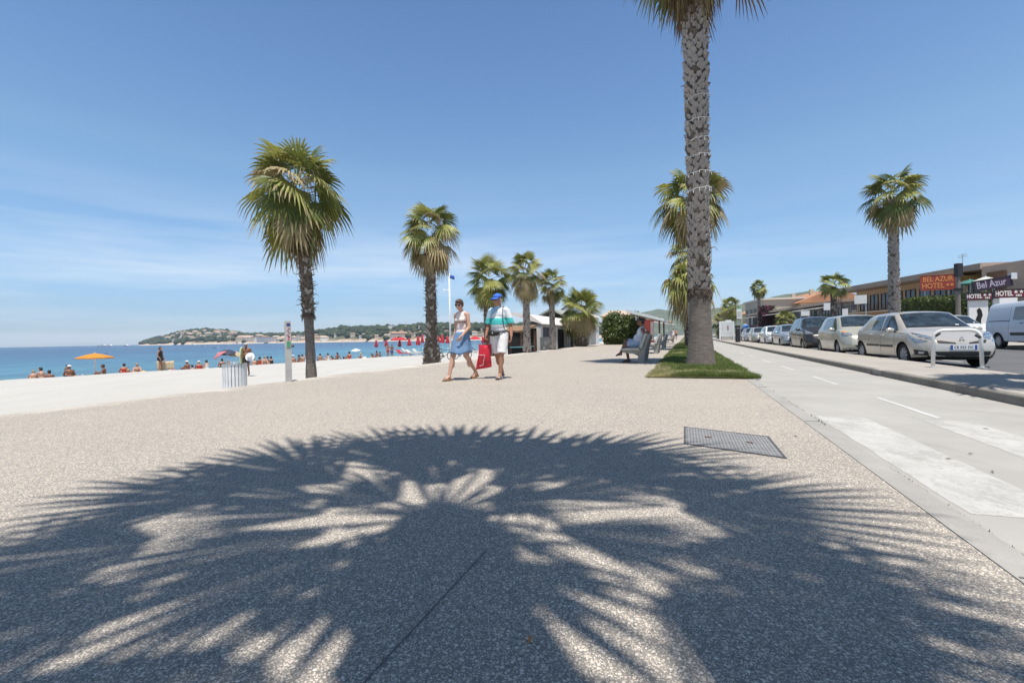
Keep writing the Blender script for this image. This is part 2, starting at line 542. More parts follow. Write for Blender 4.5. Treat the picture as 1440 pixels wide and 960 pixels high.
# lane
o = sheet('cycle_lane', [(-60, 1.178), (9.6, 1.178), (10.2, 1.27), (400, 1.3), (400, 3.45), (-60, 3.45)], -0.012, LANE, 0.3); tag(o, kind='structure')
def worn_paint(name, ca, cb, thr):
    m = slab_material(name, ca, cb, 3.0, 60, .25)
    nt = NT(m.node_tree); b = m.node_tree.nodes['Principled BSDF']
    src = b.inputs['Base Color'].links[0].from_socket
    p = nt.n('ShaderNodeNewGeometry').outputs['Position']
    f = nt.math('ADD', nt.math('MULTIPLY', nt.noise(nt.scaled(p, (1, .5, 1), (0, 0, ANG)), 3.5, 6, .75), .6), nt.math('MULTIPLY', nt.noise(p, 45, 4, .8), .4))
    c = nt.mix(nt.ramp(f, [(thr - .05, (1, 1, 1)), (thr + .05, (0, 0, 0))]), src, (0.34, 0.325, 0.30))
    nt.l(c, b.inputs['Base Color'])
    return m
PAINT = worn_paint('worn_white_paint', (0.40, 0.39, 0.365), (0.49, 0.478, 0.45), .47)
PAINT2 = slab_material('lane_paint', (0.45, 0.44, 0.42), (0.54, 0.53, 0.51), 3.0, 60, 0.3)
mb = MB()
def marking(mb, s0, s1, t0, t1, skew=0.0):
    # ragged worn outline
    a = []
    n = 14
    rr = random.Random(int(s0 * 100 + t0 * 10))
    for i in range(n + 1):
        s = s0 + (s1 - s0) * i / n
        a.append((t0 + rr.uniform(-0.008, 0.008) + skew * i / n, s + (rr.uniform(-.03, .03) if i in (0, n) else 0)))
    for i in range(n, -1, -1):
        s = s0 + (s1 - s0) * i / n
        a.append((t1 + rr.uniform(-0.008, 0.008) + skew * i / n, s + (rr.uniform(-.03, .03) if i in (0, n) else 0)))
    mb.add([(t, s, 0) for t, s in a], [tuple(range(len(a)))])
for t0, t1 in ((1.23, 1.66), (2.09, 2.48), (2.93, 3.34)):
    marking(mb, 2.75, 5.5, t0, t1)
o = mb.build('crossing_marking', PAINT); o.location = (0, 0, -0.0107); o.rotation_euler = (0, 0, YAW); tag(o, kind='structure')
fix_normals(o.data)
mb = MB()
for k in range(26):
    s0 = 5.62 + k * 3.2
    marking(mb, s0, s0 + 1.55, 2.265, 2.325)
o = mb.build('lane_line', PAINT2); o.location = (0, 0, -0.0095); o.rotation_euler = (0, 0, YAW); tag(o, kind='structure')
fix_normals(o.data)
# small weeds in the gap of the kerb strip
V = []; F = []
g = random.Random(3)
for k in range(520):
    s = g.uniform(0.6, 7.6)
    if mnoise.noise(Vector((s * 2.2, 0.3, 0))) < -0.02: continue
    base = road(s, 1.172 + g.uniform(-.006, .008), -0.008)
    hgt = g.uniform(.006, .022) * (1.8 if mnoise.noise(Vector((s * 1.1, 4.3, 0))) > 0.25 else 1)
    a = g.uniform(0, 6.28)
    dx = Vector((math.cos(a), math.sin(a), 0)) * g.uniform(.002, .005)
    tip = base + Vector((g.uniform(-.01, .01), g.uniform(-.01, .01), hgt))
    i = len(V); V += [base - dx, base + dx, tip]; F.append((i, i + 1, i + 2))
o = link('gap_weeds', np_mesh('gap_weeds', [tuple(v) for v in V], F), mat('weed', (0.075, 0.08, 0.03), .8, var=.5, vs=20, pos=True)); tag(o, kind='stuff')

# island between lane and parking: kerb stones then paving
isl = MB()
def kerb_run(s0, s1):
    step = 1.0
    s = s0
    while s < s1 - 0.02:
        e = min(s + step, s1)
        prof = [(0, -0.3), (0, 0.085), (0.012, 0.1), (0.13, 0.1), (0.13, -0.3)]
        isl.add([(t, y, z) for y in (s + 0.004, e - 0.004) for t, z in prof],
                [(4, 3, 2, 1, 0), (5, 6, 7, 8, 9)] + [(i, (i + 1) % 5, 5 + (i + 1) % 5, 5 + i) for i in range(5)])
        s = e
kerb_run(-40, 10.6); kerb_run(11.05, 120)
o = isl.build('kerb', KERBM); o.location = road(0, 3.452, 0); o.rotation_euler = (0, 0, YAW); fix_normals(o.data); tag(o, kind='structure')
o = sheet('pavement', [(-40, 3.585), (10.6, 3.585), (10.62, 3.46), (11.04, 3.46), (11.05, 3.585), (300, 3.585), (300, 5.15), (-40, 5.15)], 0.096, ISLM, 0.35); tag(o, kind='structure')
o = sheet('drain_gap', [(10.6, 3.40), (11.05, 3.40), (11.05, 3.46), (10.6, 3.46)], -0.009, mat('drain_dark', (0.03, 0.028, 0.025), .9)); tag(o, kind='structure')
def zroad(t):
    return -0.12 + 0.1 * min(1, max(0, (t - 5.2) / 8))
o = MB()
o.add([road(s, t, zroad(t)) for s in (-60, 500) for t in (5.16, 9.2, 13.2)], [(0, 1, 4, 3), (1, 2, 5, 4)])
o = o.build('road', ASPH); fix_normals(o.data); tag(o, kind='structure')
o = MB()
for k in range(30):
    s0 = -10 + k * 5.5
    o.box((7.42 + 0.0, s0, zroad(7.42) + .004), (0.1, 1.2, 0.006))
for k in range(24):
    s0 = -6 + k * 8.0
    o.box((10.3, s0, zroad(10.3) + .004), (0.12, 3.0, 0.006))
o = o.build('road_line', PAINT2); o.rotation_euler = (0, 0, YAW); tag(o, kind='structure')
# a pale concrete apron beside the parking bays, where the island ends
o = sheet('concrete_apron', [(-30, 5.2), (9.9, 5.2), (9.2, 6.6), (-30, 6.9)], -0.085, ISLM, 0.1); tag(o, kind='structure')
o = sheet('far_pavement', [(-60, 13.2), (500, 13.2), (500, 16.6), (-60, 16.6)], 0.09, ISLM, 0.4); tag(o, kind='structure')
# inland ground, reaching the foot of the hills
o = sheet('ground', [(-400, -8.0), (3600, -8.0), (3600, 3600), (-400, 3600)], -0.45, SOILM); tag(o, kind='structure')
o = sheet('inland_ground', [(-120, 16.6), (900, 16.6), (900, 500), (-120, 500)], -0.05, SOILM); tag(o, kind='structure')

# grass strip ----------------------------------------------------------------
def gz(s, t):
    return 0.012 + 0.03 * math.sin(min(1, max(0, (t + .76) / 2.0)) * math.pi) * min(1, max(0, (s - 9.45) / .6))
mb = MB()
ns, nt_ = 60, 10
ss = [9.46 + (i / ns) ** 2.2 * 260 for i in range(ns + 1)]
vs2 = []
for s in ss:
    tr = 1.17 if s < 10 else min(1.26, 1.17 + (s - 10) * .1)
    for j in range(nt_ + 1):
        t = -0.755 + (tr + 0.755) * j / nt_
        vs2.append(road(s, t, gz(s, t) + 0.008 * mnoise.noise(Vector((s * 3, t * 3, 0)))))
mb.add(vs2, [(i * (nt_ + 1) + j, i * (nt_ + 1) + j + 1, (i + 1) * (nt_ + 1) + j + 1, (i + 1) * (nt_ + 1) + j) for i in range(ns) for j in range(nt_)])
o = mb.build('lawn_soil', TURFM, smooth=True); fix_normals(o.data); tag(o, kind='structure')
g = np.random.default_rng(5)
N = 76000
s_ = 9.44 + 36 * g.random(N) ** 1.9
t_ = -0.79 + 2.06 * g.random(N)
dry = np.array([mnoise.noise(Vector((a * .9, b * 1.6, 7))) for a, b in zip(s_, t_)])
# trampled, straw-coloured corner towards the benches
worn = np.clip((-0.1 - t_) * 1.2, 0, 1) * np.clip((14.5 - s_) / 5, 0, 1)
keep = g.random(N) > np.clip(worn * 0.75 + (dry > 0.12) * .55, 0, .93)
s_, t_, dry, worn = s_[keep], t_[keep], dry[keep], worn[keep]
N = len(s_)
dst = np.hypot(s_, t_)
P = np.stack([RS.x * s_ + RL.x * t_, RS.y * s_ + RL.y * t_, 0.012 + 0.03 * np.sin(np.clip((t_ + .76) / 2, 0, 1) * np.pi)], 1)
az = g.random(N) * 6.283
wd = (0.0035 + 0.002 * g.random(N)) * np.clip(dst / 11, 1, 3)
hh = (0.03 + 0.055 * g.random(N)) * (1 - .55 * worn) * np.clip(1 - dry * .7, .5, 1.4)
ax = np.stack([np.cos(az), np.sin(az), 0 * az], 1) * wd[:, None]
ln = g.random(N) * 6.283
lean = np.stack([np.cos(ln), np.sin(ln), 0 * ln], 1) * (hh * (0.25 + .6 * g.random(N)))[:, None]
tip = P + lean; tip[:, 2] += hh
V = np.stack([P - ax, P + ax, tip], 1).reshape(-1, 3)
mi = (((dry + worn * 1.6) + .35 * g.random(N)) > .42).astype(int) * 2
mi = np.where((mi == 0) & (g.random(N) < .35), 1, mi)
me = np_mesh('grass', V, np.arange(3 * N).reshape(-1, 3), mi)
o = link('grass', me, [mat('grass_green', (0.12, 0.17, 0.035), .6, var=.3, vs=2.5, pos=True, trans=.35), mat('grass_mid', (0.20, 0.24, 0.065), .6, var=.3, vs=2.5, pos=True, trans=.35), mat('grass_straw', (0.40, 0.35, 0.16), .7, var=.25, vs=2, pos=True, trans=.2)])
tag(o, kind='stuff')

# ================================================================== beach and sea
def tcrest(s):
    return max(-52, min(-25.5, -36.6 + 0.155 * s)) + 0.5 * math.sin(s * .31) + .3 * math.sin(s * .83 + 1)
mb = MB()
srange = [-220 + i * 6 for i in range(30)] + [-40 + i * 1.6 for i in range(100)] + [120 + i * 12 for i in range(24)]
cols = [0.0, .03, .08, .15, .25, .35, .45, .55, .65, .75, .85, .93, 1.0, 1.04, 1.1, 1.2, 1.32, 1.5, 1.9, 2.6, 4]
for s in srange:
    tc_ = tcrest(s)
    for c in cols:
        t = -8.15 + (tc_ + 8.15) * min(c, 1)
        if c <= 1:
            z = BEACH - 0.05 * c
        else:
            dd = (c - 1) * 26
            t = tc_ - dd
            z = BEACH - 0.05 - 1.15 * (1 - math.exp(-dd / 5.5)) - 0.06 * dd
        z += 0.03 * mnoise.noise(Vector((s * .55, t * .55, 2))) + 0.018 * mnoise.noise(Vector((s * 1.7, t * 1.7, 5)))
        mb.v.append(tuple(road(s, t, z)))
nc = len(cols)
for i in range(len(srange) - 1):
    for j in range(nc - 1):
        a = i * nc + j
        mb.f.append((a, a + 1, a + nc + 1, a + nc)); mb.m.append(0)
def sand_material():
    m, nt, b = new_mat('white_sand')
    p = nt.n('ShaderNodeNewGeometry').outputs['Position']
    f = nt.noise(nt.scaled(p, (1, .3, 1), (0, 0, ANG)), .8, 6, .65)
    c = nt.ramp(f, [(.3, mul((0.72, 0.685, 0.625), SAND_V)), (.7, mul((0.80, 0.775, 0.73), SAND_V))])
    # wet darker sand at the water
    sp = nt.n('ShaderNodeSeparateXYZ'); nt.l(p, sp.inputs[0])
    wet = nt.ramp(nt.math('ADD', nt.math('MULTIPLY', sp.outputs[2], 1.0), 2.2), [(.3, (1, 1, 1)), (.55, (0, 0, 0))])
    c = nt.mix(wet, c, (0.42, 0.38, 0.31))
    nt.l(c, b.inputs['Base Color']); b.inputs['Roughness'].default_value = .9
    bp = nt.n('ShaderNodeBump'); bp.inputs['Strength'].default_value = .8; bp.inputs['Distance'].default_value = .08
    nt.l(nt.math('ADD', nt.noise(p, 2.2, 6, .7), nt.math('MULTIPLY', nt.noise(p, 12, 3, .6), .3)), bp.inputs['Height']); nt.l(bp.outputs[0], b.inputs['Normal'])
    return m
o = mb.build('beach', sand_material(), smooth=True); fix_normals(o.data); tag(o, kind='structure')

def water_material():
    m, nt, b = new_mat('sea_water')
    p = nt.n('ShaderNodeNewGeometry').outputs['Position']
    # depth grows away from this shore: turquoise shallows, then deep blue
    dn = nt.n('ShaderNodeVectorMath', operation='DOT_PRODUCT'); nt.l(p, dn.inputs[0]); dn.inputs[1].default_value = -RL
    off = nt.math('SUBTRACT', dn.outputs['Value'], 34.0)
    wob = nt.math('MULTIPLY', nt.math('SUBTRACT', nt.noise(nt.scaled(p, (1, .35, 1), (0, 0, ANG)), .035, 4), .5), 60.0)
    dep = nt.math('ADD', off, wob)
    c = nt.ramp(nt.math('DIVIDE', dep, 260.0), [(0.0, (0.115, 0.25, 0.28)), (.09, (0.06, 0.205, 0.265)), (.22, (0.032, 0.14, 0.225)), (.5, (0.016, 0.08, 0.175)), (1.0, (0.011, 0.052, 0.135))])
    # seagrass patches
    pat = nt.noise(nt.scaled(p, (1, .5, 1), (0, 0, ANG)), .022, 5, .6)
    c = nt.mix(nt.ramp(pat, [(.54, (0,) * 3), (.62, (.55,) * 3)]), c, (0.016, 0.085, 0.16))
    rip = nt.math('ADD', nt.math('MULTIPLY', nt.noise(nt.scaled(p, (1, .22, 1), (0, 0, ANG)), .5, 5, .65), .5), nt.math('MULTIPLY', nt.noise(nt.scaled(p, (1, .2, 1), (0, 0, ANG)), .09, 4, .6), .5))
    c = nt.mix(1.0, c, nt.ramp(rip, [(.40, (.62, .66, .72)), (.60, (1.28, 1.24, 1.18))]), 'MULTIPLY')
    nt.l(c, b.inputs['Base Color'])
    b.inputs['Roughness'].default_value = .22; b.inputs['IOR'].default_value = 1.33
    b.inputs['Specular IOR Level'].default_value = .16
    h = nt.math('ADD', nt.noise(nt.scaled(p, (1, .45, 1), (0, 0, ANG)), 1.0, 5, .6), nt.math('MULTIPLY', nt.noise(nt.scaled(p, (1, .3, 1), (0, 0, ANG)), .22, 3), 1.6))
    bp = nt.n('ShaderNodeBump'); bp.inputs['Strength'].default_value = .9; bp.inputs['Distance'].default_value = .30
    nt.l(h, bp.inputs['Height']); nt.l(bp.outputs[0], b.inputs['Normal'])
    return m
mb = MB()
mb.add([(-4150, -600, SEA), (900, -600, SEA), (900, 4150, SEA), (-4150, 4150, SEA)], [(0, 1, 2, 3)])
o = mb.build('sea', water_material()); tag(o, kind='structure')
# ================================================================== far shore
def lerp_tab(tab, x):
    if x <= tab[0][0]: return tab[0][1]
    for (a, b), (c, d) in zip(tab, tab[1:]):
        if x <= c: return b + (d - b) * (x - a) / (c - a)
    return tab[-1][1]
SHORE_D = [(185, 1500), (330, 1380), (440, 1180), (560, 900), (660, 720), (760, 640), (900, 600)]
RIDGE_PX = [(188, 0), (196, 2.5), (207, 7), (220, 10), (235, 12.5), (252, 18), (268, 20), (290, 20.5), (318, 18.5), (345, 14), (372, 12.5), (400, 12), (425, 13), (452, 16.5), (480, 19.5),
            (520, 20), (560, 20), (600, 22), (650, 21), (700, 20), (760, 19), (830, 17), (900, 17)]
def headland_pt(c, v):
    d0 = lerp_tab(SHORE_D, c); d = d0 + v * 420
    top = max(0.0, lerp_tab(RIDGE_PX, c) / FPX * (d0 + 300) - 5.5)
    k = min(1, v / 0.7)
    prof = 0.16 * min(1, v / .03) + 0.84 * (k * k * (3 - 2 * k)) ** .8 if v > 0 else 0
    z = SEA - 0.6 + top * prof + (3.0 * mnoise.noise(Vector((c * .08, v * 7, 1))) if v > .1 else 0) * min(1, top / 20)
    return at(c, d, z)
mb = MB()
cs = [186 + i * 4 for i in range(180)]; vv = [-.02, 0, .02, .04, .08, .14, .22, .3, .4, .5, .6, .7, .85, 1.0]
for c in cs:
    for v in vv:
        p = headland_pt(c, max(v, 0))
        if v < 0: p = at(c, lerp_tab(SHORE_D, c) - 12, SEA - 1.5)
        mb.v.append(tuple(p))
n = len(vv)
mb.f = [(i * n + j, (i + 1) * n + j, (i + 1) * n + j + 1, i * n + j + 1) for i in range(len(cs) - 1) for j in range(n - 1)]; mb.m = [0] * len(mb.f)
m, nt, b = new_mat('headland_rock')
p = nt.n('ShaderNodeNewGeometry').outputs['Position']
spz = nt.n('ShaderNodeSeparateXYZ'); nt.l(p, spz.inputs[0])
rockc = nt.ramp(nt.noise(p, .03, 6, .7), [(.35, (.34, .22, .15)), (.65, (.52, .43, .33))])
scrub = nt.ramp(nt.noise(p, .05, 5, .6), [(.35, (.055, .062, .03)), (.65, (.13, .12, .07))])
f = nt.math('ADD', nt.math('DIVIDE', spz.outputs[2], 30), nt.math('MULTIPLY', nt.noise(p, .02, 3), .55))
c = nt.mix(nt.ramp(f, [(.34, (0,) * 3), (.5, (1,) * 3)]), rockc, scrub)
beachy = nt.ramp(nt.math('ADD', spz.outputs[2], 1.5), [(.55, (1,) * 3), (1.0, (0,) * 3)])
c = nt.mix(beachy, c, (.60, .53, .44))
nt.l(c, b.inputs['Base Color']); b.inputs['Roughness'].default_value = .95
o = mb.build('headland', m, smooth=True); fix_normals(o.data); tag(o, kind='structure')

# pine wood on the headland: lumpy crowns, uneven
def lump(g, nseg=7):
    """a small irregular crown as vertices and faces"""
    t = (1 + 5 ** .5) / 2
    return None
_ico = None
def ico():
    global _ico
    if _ico is None:
        import bmesh
        bm = bmesh.new(); bmesh.ops.create_icosphere(bm, subdivisions=2, radius=1)
        bm.verts.ensure_lookup_table()
        _ico = (np.array([v.co[:] for v in bm.verts]), np.array([[v.index for v in f.verts] for f in bm.faces]))
        bm.free()
    return _ico
IV, IF = ico()
g = np.random.default_rng(2)
Vs = []; Fs = []; Ms = []
off = 0
def wood_density(c, v):
    if c < 330: return .95 if v > .05 else .35
    if c < 400: return .75 if v > .38 else .12
    if c < 450: return .85 if v > .45 else .10
    if c < 545: return .95 if v > .22 else .2
    return .5 if v > .3 else .12
cnt = 0
while cnt < 2300:
    c = 190 + 710 * g.random(); v = g.random() ** .8 * .8
    if g.random() > wood_density(c, v): continue
    if c < 212 and v < .25: continue
    p = headland_pt(c, v)
    if p.z < SEA + 2.5: continue
    r = 4.2 + 4.2 * g.random()
    h = r * (0.55 + .4 * g.random())
    S = IV * np.array([r, r, h]) * (1 + .38 * (g.random((len(IV), 1)) - .5))
    Vs.append(S + np.array([p.x, p.y, p.z + h * .75])); Fs.append(IF + off); off += len(IV)
    Ms.append(np.full(len(IF), int(g.random() * 3))); cnt += 1
me = np_mesh('pine_wood', np.concatenate(Vs), np.concatenate(Fs), np.concatenate(Ms))
o = link('pine_wood', me, [mat('pine_a', (.028, .048, .02), .9, var=.35, vs=.25, pos=True), mat('pine_b', (.042, .06, .024), .9, var=.35, vs=.25, pos=True), mat('pine_c', (.022, .038, .02), .9, var=.35, vs=.25, pos=True)])
tag(o, kind='stuff')

# houses on the far shore, each its own
WALLS = [mat('wall_cream', (.62, .54, .42), .9, var=.06, vs=.3), mat('wall_white', (.72, .70, .65), .9, var=.05, vs=.3), mat('wall_ochre', (.52, .38, .25), .9, var=.06, vs=.3), mat('wall_pink', (.56, .42, .35), .9, var=.06, vs=.3)]
TILE = mat('terracotta_tile', (.36, .22, .15), .9, var=.25, vs=.8)
TILE2 = mat('faded_tile', (.47, .36, .28), .9, var=.2, vs=.8)
def house(c, v, wd, dp, ht, wm, rm, label, grp, flat=False, rz=0.0, lift=0.0):
    p = headland_pt(c, v)
    h = thing('house', label, 'house', (p.x, p.y, p.z - 2.5 + lift), heading(p.x, p.y) + rz, grp)
    b_ = MB(); b_.box((0, 0, ht / 2 + 1.25), (wd, dp, ht + 2.5)); b_.build('wall', wm, h)
    rf = MB()
    z0 = ht + 2.5
    if flat:
        rf.box((0, 0, z0 + .25), (wd + .5, dp + .5, .5))
    else:
        e = .6
        x, y = wd / 2 + e, dp / 2 + e
        k = min(wd, dp) * .32
        rf.add([(-x, -y, z0), (x, -y, z0), (x, y, z0), (-x, y, z0), (-x + k, 0, z0 + k * .75), (x - k, 0, z0 + k * .75)], [(0, 1, 5, 4), (2, 3, 4, 5), (1, 2, 5), (3, 0, 4), (3, 2, 1, 0)])
    rf.build('roof', rm, h)
    if wd < 26: return h
    nx = max(2, int(wd / 3.6)); nz = max(1, int(ht / 3.4))
    if not hasattr(house, "pane"):
        q = MB(); q.box((0, 0, 0), (1.6, .16, 1.7)); house.pane = q.mesh("window")

    for i in range(nx):
        for j in range(nz):
            link("window", house.pane, WINDOW, h, (-wd / 2 + (i + .5) * wd / nx, -dp / 2 - .02, 2.5 + (j + .5) * ht / nz))

    return h
g = random.Random(21)
HG = 'houses on the far shore'
LBL = {0: 'small cream house with a tiled roof among the trees across the bay', 1: 'small white house with a tiled roof among the trees across the bay', 2: 'small ochre house with a tiled roof among the trees across the bay', 3: 'small pinkish house with a tiled roof among the trees across the bay'}
HGK = {0: 'cream houses across the bay', 1: 'white houses across the bay', 2: 'ochre houses across the bay', 3: 'pinkish houses across the bay'}
spots = []
for k in range(3000):
    if len(spots) >= 190: break
    c = g.choice([g.uniform(300, 460), g.uniform(450, 760), g.uniform(540, 760), g.uniform(232, 330)])
    v = g.uniform(.03, .3) if c > 330 else g.uniform(.12, .5)
    if c > 540: v = g.uniform(.03, .62)
    if 438 < c < 540 and v > .2: continue
    if any(abs(c - a) < 3.2 and abs(v - b_) < .05 for a, b_ in spots): continue
    spots.append((c, v))
for c, v in spots:
    k = g.choices([0, 1, 2, 3], [5, 6, 1.5, 2])[0]
    if 330 < c < 460 and v < .25: wd, ht = g.uniform(12, 24), g.uniform(6, 11)
    else: wd, ht = g.uniform(8, 17), g.uniform(5, 8.5)
    sc_ = lerp_tab(SHORE_D, c) / 1200
    wd *= max(.55, sc_); ht *= max(.6, sc_)
    house(c, v, wd, wd * g.uniform(.55, .8), ht, WALLS[k], g.choice([TILE, TILE2, TILE2]), LBL[k], HGK[k], rz=g.uniform(-.5, .5))
house(383, .06, 78, 14, 13, mat('wall_grey', (.50, .47, .45), .9, var=.1, vs=.3), TILE2, 'long low grey apartment block behind the beach across the bay', None, True)
house(352, .10, 34, 14, 12, WALLS[0], TILE2, 'broad cream apartment block left of the long grey one across the bay', None, True)
house(424, .08, 30, 12, 14, WALLS[0], TILE2, 'tall cream apartment block right of the long grey one across the bay', None, True)
house(551, .42, 16, 12, 13, WALLS[1], TILE2, 'bright white villa standing tallest on the wooded crest across the bay', None, True)
house(562, .10, 34, 14, 9, WALLS[3], TILE, 'long pinkish block low by the water behind the red parasols', None)

# hills inland, blue with distance
def hill_mesh(name, prof, d, depth, m):
    mb = MB()
    cs = [prof[0][0] + i * 4 for i in range(int((prof[-1][0] - prof[0][0]) / 4) + 1)]
    vv = [0, .1, .25, .4, .6, .8, 1.0, 1.25]
    for c in cs:
        H = lerp_tab(prof, c) / FPX * (d + depth)
        for v in vv:
            k = min(1, v); z = -2 + (H) * (k * k * (3 - 2 * k)) ** .8 * (1 if v <= 1 else .8)
            q = at(c, d + depth * v, z)
            z2 = mnoise.fractal(Vector((q.x * .004, q.y * .004, 3)), 1, 2, 4) * 16 * min(k, .9)
            q.z += z2 * (1 if v > 0 else 0)
            mb.v.append(tuple(q))
    n = len(vv)
    mb.f = [(i * n + j, (i + 1) * n + j, (i + 1) * n + j + 1, i * n + j + 1) for i in range(len(cs) - 1) for j in range(n - 1)]; mb.m = [0] * len(mb.f)
    o = mb.build(name, m, smooth=True); fix_normals(o.data); return tag(o, kind='structure')
m, nt, b = new_mat('wooded_hill')
p = nt.n('ShaderNodeNewGeometry').outputs['Position']
c = nt.ramp(nt.noise(p, .012, 8, .72), [(.36, (.035, .055, .025)), (.55, (.075, .095, .045)), (.7, (.2, .18, .13))])
nt.l(c, b.inputs['Base Color']); b.inputs['Roughness'].default_value = .95
bp = nt.n('ShaderNodeBump'); bp.inputs['Strength'].default_value = 1; bp.inputs['Distance'].default_value = 8
nt.l(nt.noise(p, .04, 6, .7), bp.inputs['Height']); nt.l(bp.outputs[0], b.inputs['Normal'])
hill_mesh('hills', [(780, 8), (860, 18), (896, 31), (925, 37), (955, 34), (985, 33), (1010, 36), (1035, 40), (1060, 46), (1085, 51), (1110, 54), (1135, 57), (1165, 56), (1200, 52), (1260, 46), (1340, 40), (1440, 36), (1600, 30), (1900, 30), (2300, 30)], 2300, 900, m)

# ================================================================== palms
LEAF_A = mat('palm_leaf', (.12, .145, .032), .5, var=.25, vs=3, trans=.28)
LEAF_B = mat('palm_leaf_light', (.30, .305, .08), .5, var=.25, vs=3, trans=.3)
LEAF_Y = mat('palm_leaf_dry', (.36, .29, .15), .7, var=.25, vs=4, trans=.2)
LEAF_D = mat('palm_leaf_dead', (.21, .135, .065), .8, var=.35, vs=4, trans=.12)
STALK = mat('palm_flower_stalk', (.62, .53, .38), .7, var=.15, vs=5)
LEAFM = [LEAF_A, LEAF_B, LEAF_Y, LEAF_D, STALK]

class Fronds:
    def __init__(self): self.V = []; self.F = []; self.M = []
    def quad(self, a, b, c, d, m):
        i = len(self.V); self.V += [a, b, c, d]; self.F.append((i, i + 1, i + 2, i + 3)); self.M.append(m)
    def fan(self, g, base, az, e0, lp, ls, nseg, m, droop=.5, spread=2.0, sag=25, drytip=.3, fold=.22):
        h = Vector((math.cos(az), math.sin(az), 0)); zt = Vector((0, 0, 1))
        # petiole: bends under its own weight
        p = Vector(base); k = 4; e = e0
        pts = [p.copy()]
        for i in range(k):
            d = h * math.cos(R(e)) + zt * math.sin(R(e))
            p = p + d * (lp / k); pts.append(p.copy()); e -= sag / k
        tw = Vector((-math.sin(az), math.cos(az), 0))
        for a, b_ in zip(pts, pts[1:]):
            w_ = .018
            self.quad(a - tw * w_, a + tw * w_, b_ + tw * w_, b_ - tw * w_, m if m >= 2 else 1)
            up = Vector((0, 0, .014))
            self.quad(a - up, a + up, b_ + up, b_ - up, m if m >= 2 else 1)
        e -= g.uniform(4, 22)
        x = h * math.cos(R(e)) + zt * math.sin(R(e))
        roll = g.uniform(-.75, .75)
        y = (tw * math.cos(roll) + x.cross(tw) * math.sin(roll)).normalized()
        z = x.cross(y)
        if z.z < 0: z = -z
        hub = pts[-1]
        da = 2 * spread / nseg
        for s in range(nseg):
            a = -spread + da * (s + .5) + g.uniform(-.02, .02)
            L = ls * (1 - .30 * (abs(a) / spread) ** 2) * g.uniform(.9, 1.05)
            # the blade is folded along its middle: outer segments rise or hang
            dirv = (x * math.cos(a) + y * math.sin(a) - z * (fold * (abs(math.sin(a))) ** 1.5)).normalized()
            side = (-x * math.sin(a) + y * math.cos(a)).normalized()
            nrm = dirv.cross(side).normalized()
            rs_ = (.06, .50, .78, 1.0)
            wj = L * .50 * math.tan(da / 2) * 1.06
            ws = (wj * .14, wj, wj * .60, wj * .05)
            dr = droop * g.uniform(.7, 1.35)
            prev = None
            for q, (r_, w_) in enumerate(zip(rs_, ws)):
                c = hub + dirv * (L * r_)
                hang = max(0, r_ - .42) ** 2 * dr * L * 1.9
                # tips bend over rather than stretch
                c = c - zt * hang - dirv * (hang * .35 if dirv.z > -.6 else 0)
                lft = c - side * w_; rgt = c + side * w_; mid = c + nrm * (w_ * .45)
                if prev:
                    mm = m
                    if q == 3 and m < 2 and g.random() < drytip: mm = 2
                    self.quad(prev[0], prev[1], mid, lft, mm)
                    self.quad(prev[1], prev[2], rgt, mid, mm)
                prev = (lft, mid, rgt)
    def strand(self, g, base, az, e0, L, wd, m, sag=150, n=6):
        h = Vector((math.cos(az), math.sin(az), 0)); zt = Vector((0, 0, 1)); tw = Vector((-math.sin(az), math.cos(az), 0))
        p = Vector(base); e = e0; prev = p.copy()
        for i in range(n):
            d = h * math.cos(R(e)) + zt * math.sin(R(e)); p = prev + d * (L / n); e = max(-88, e - sag / n)
            k = wd * (1 - .6 * i / n); k2 = wd * (1 - .6 * (i + 1) / n)
            self.quad(prev - tw * k, prev + tw * k, p + tw * k2, p - tw * k2, m)
            u = h * .7
            self.quad(prev - u * k, prev + u * k, p + u * k2, p - u * k2, m)
            prev = p
    def mesh(self, name):
        return np_mesh(name, [tuple(v) for v in self.V], self.F, self.M)

def crown_mesh(seed, n, lp, ls, lo=-55, hi=82, green=1.0, nseg=26, droop=.5, stalks=0, width=1.0, tall=.5, drytip=.35, yellow=.15):
    """live fan leaves round a growing point at the origin"""
    g = random.Random(seed); fr = Fronds()
    ga = 2.39996
    for i in range(n):
        k = i / (n - 1)
        e = hi + (lo - hi) * k ** .9 + g.uniform(-13, 13)
        az = i * ga + g.uniform(-.22, .22)
        m = 0 if g.random() < .45 else 1
        if k > .62 and g.random() < yellow * 2.6: m = 2
        elif k > .25 and g.random() < yellow * .45: m = 2
        zb = tall * (0.5 - k)
        fr.fan(g, (math.cos(az) * .1, math.sin(az) * .1, zb), az, e, lp * g.uniform(.72, 1.2) * (.62 + .38 * min(1, k * 2.2)), ls * g.uniform(.88, 1.1), nseg, m, droop * (.55 + .9 * k), spread=g.uniform(1.75, 2.15) * width, sag=18 + 20 * k, drytip=drytip)
    for i in range(stalks):
        az = g.uniform(0, 6.28)
        for q in range(3):
            fr.strand(g, (math.cos(az) * .1, math.sin(az) * .1, tall * .3), az + g.uniform(-.2, .2), g.uniform(35, 65), g.uniform(.9, 1.5) * (lp + ls) / 1.6, .011, 4, 165)
    return fr.mesh('crown')
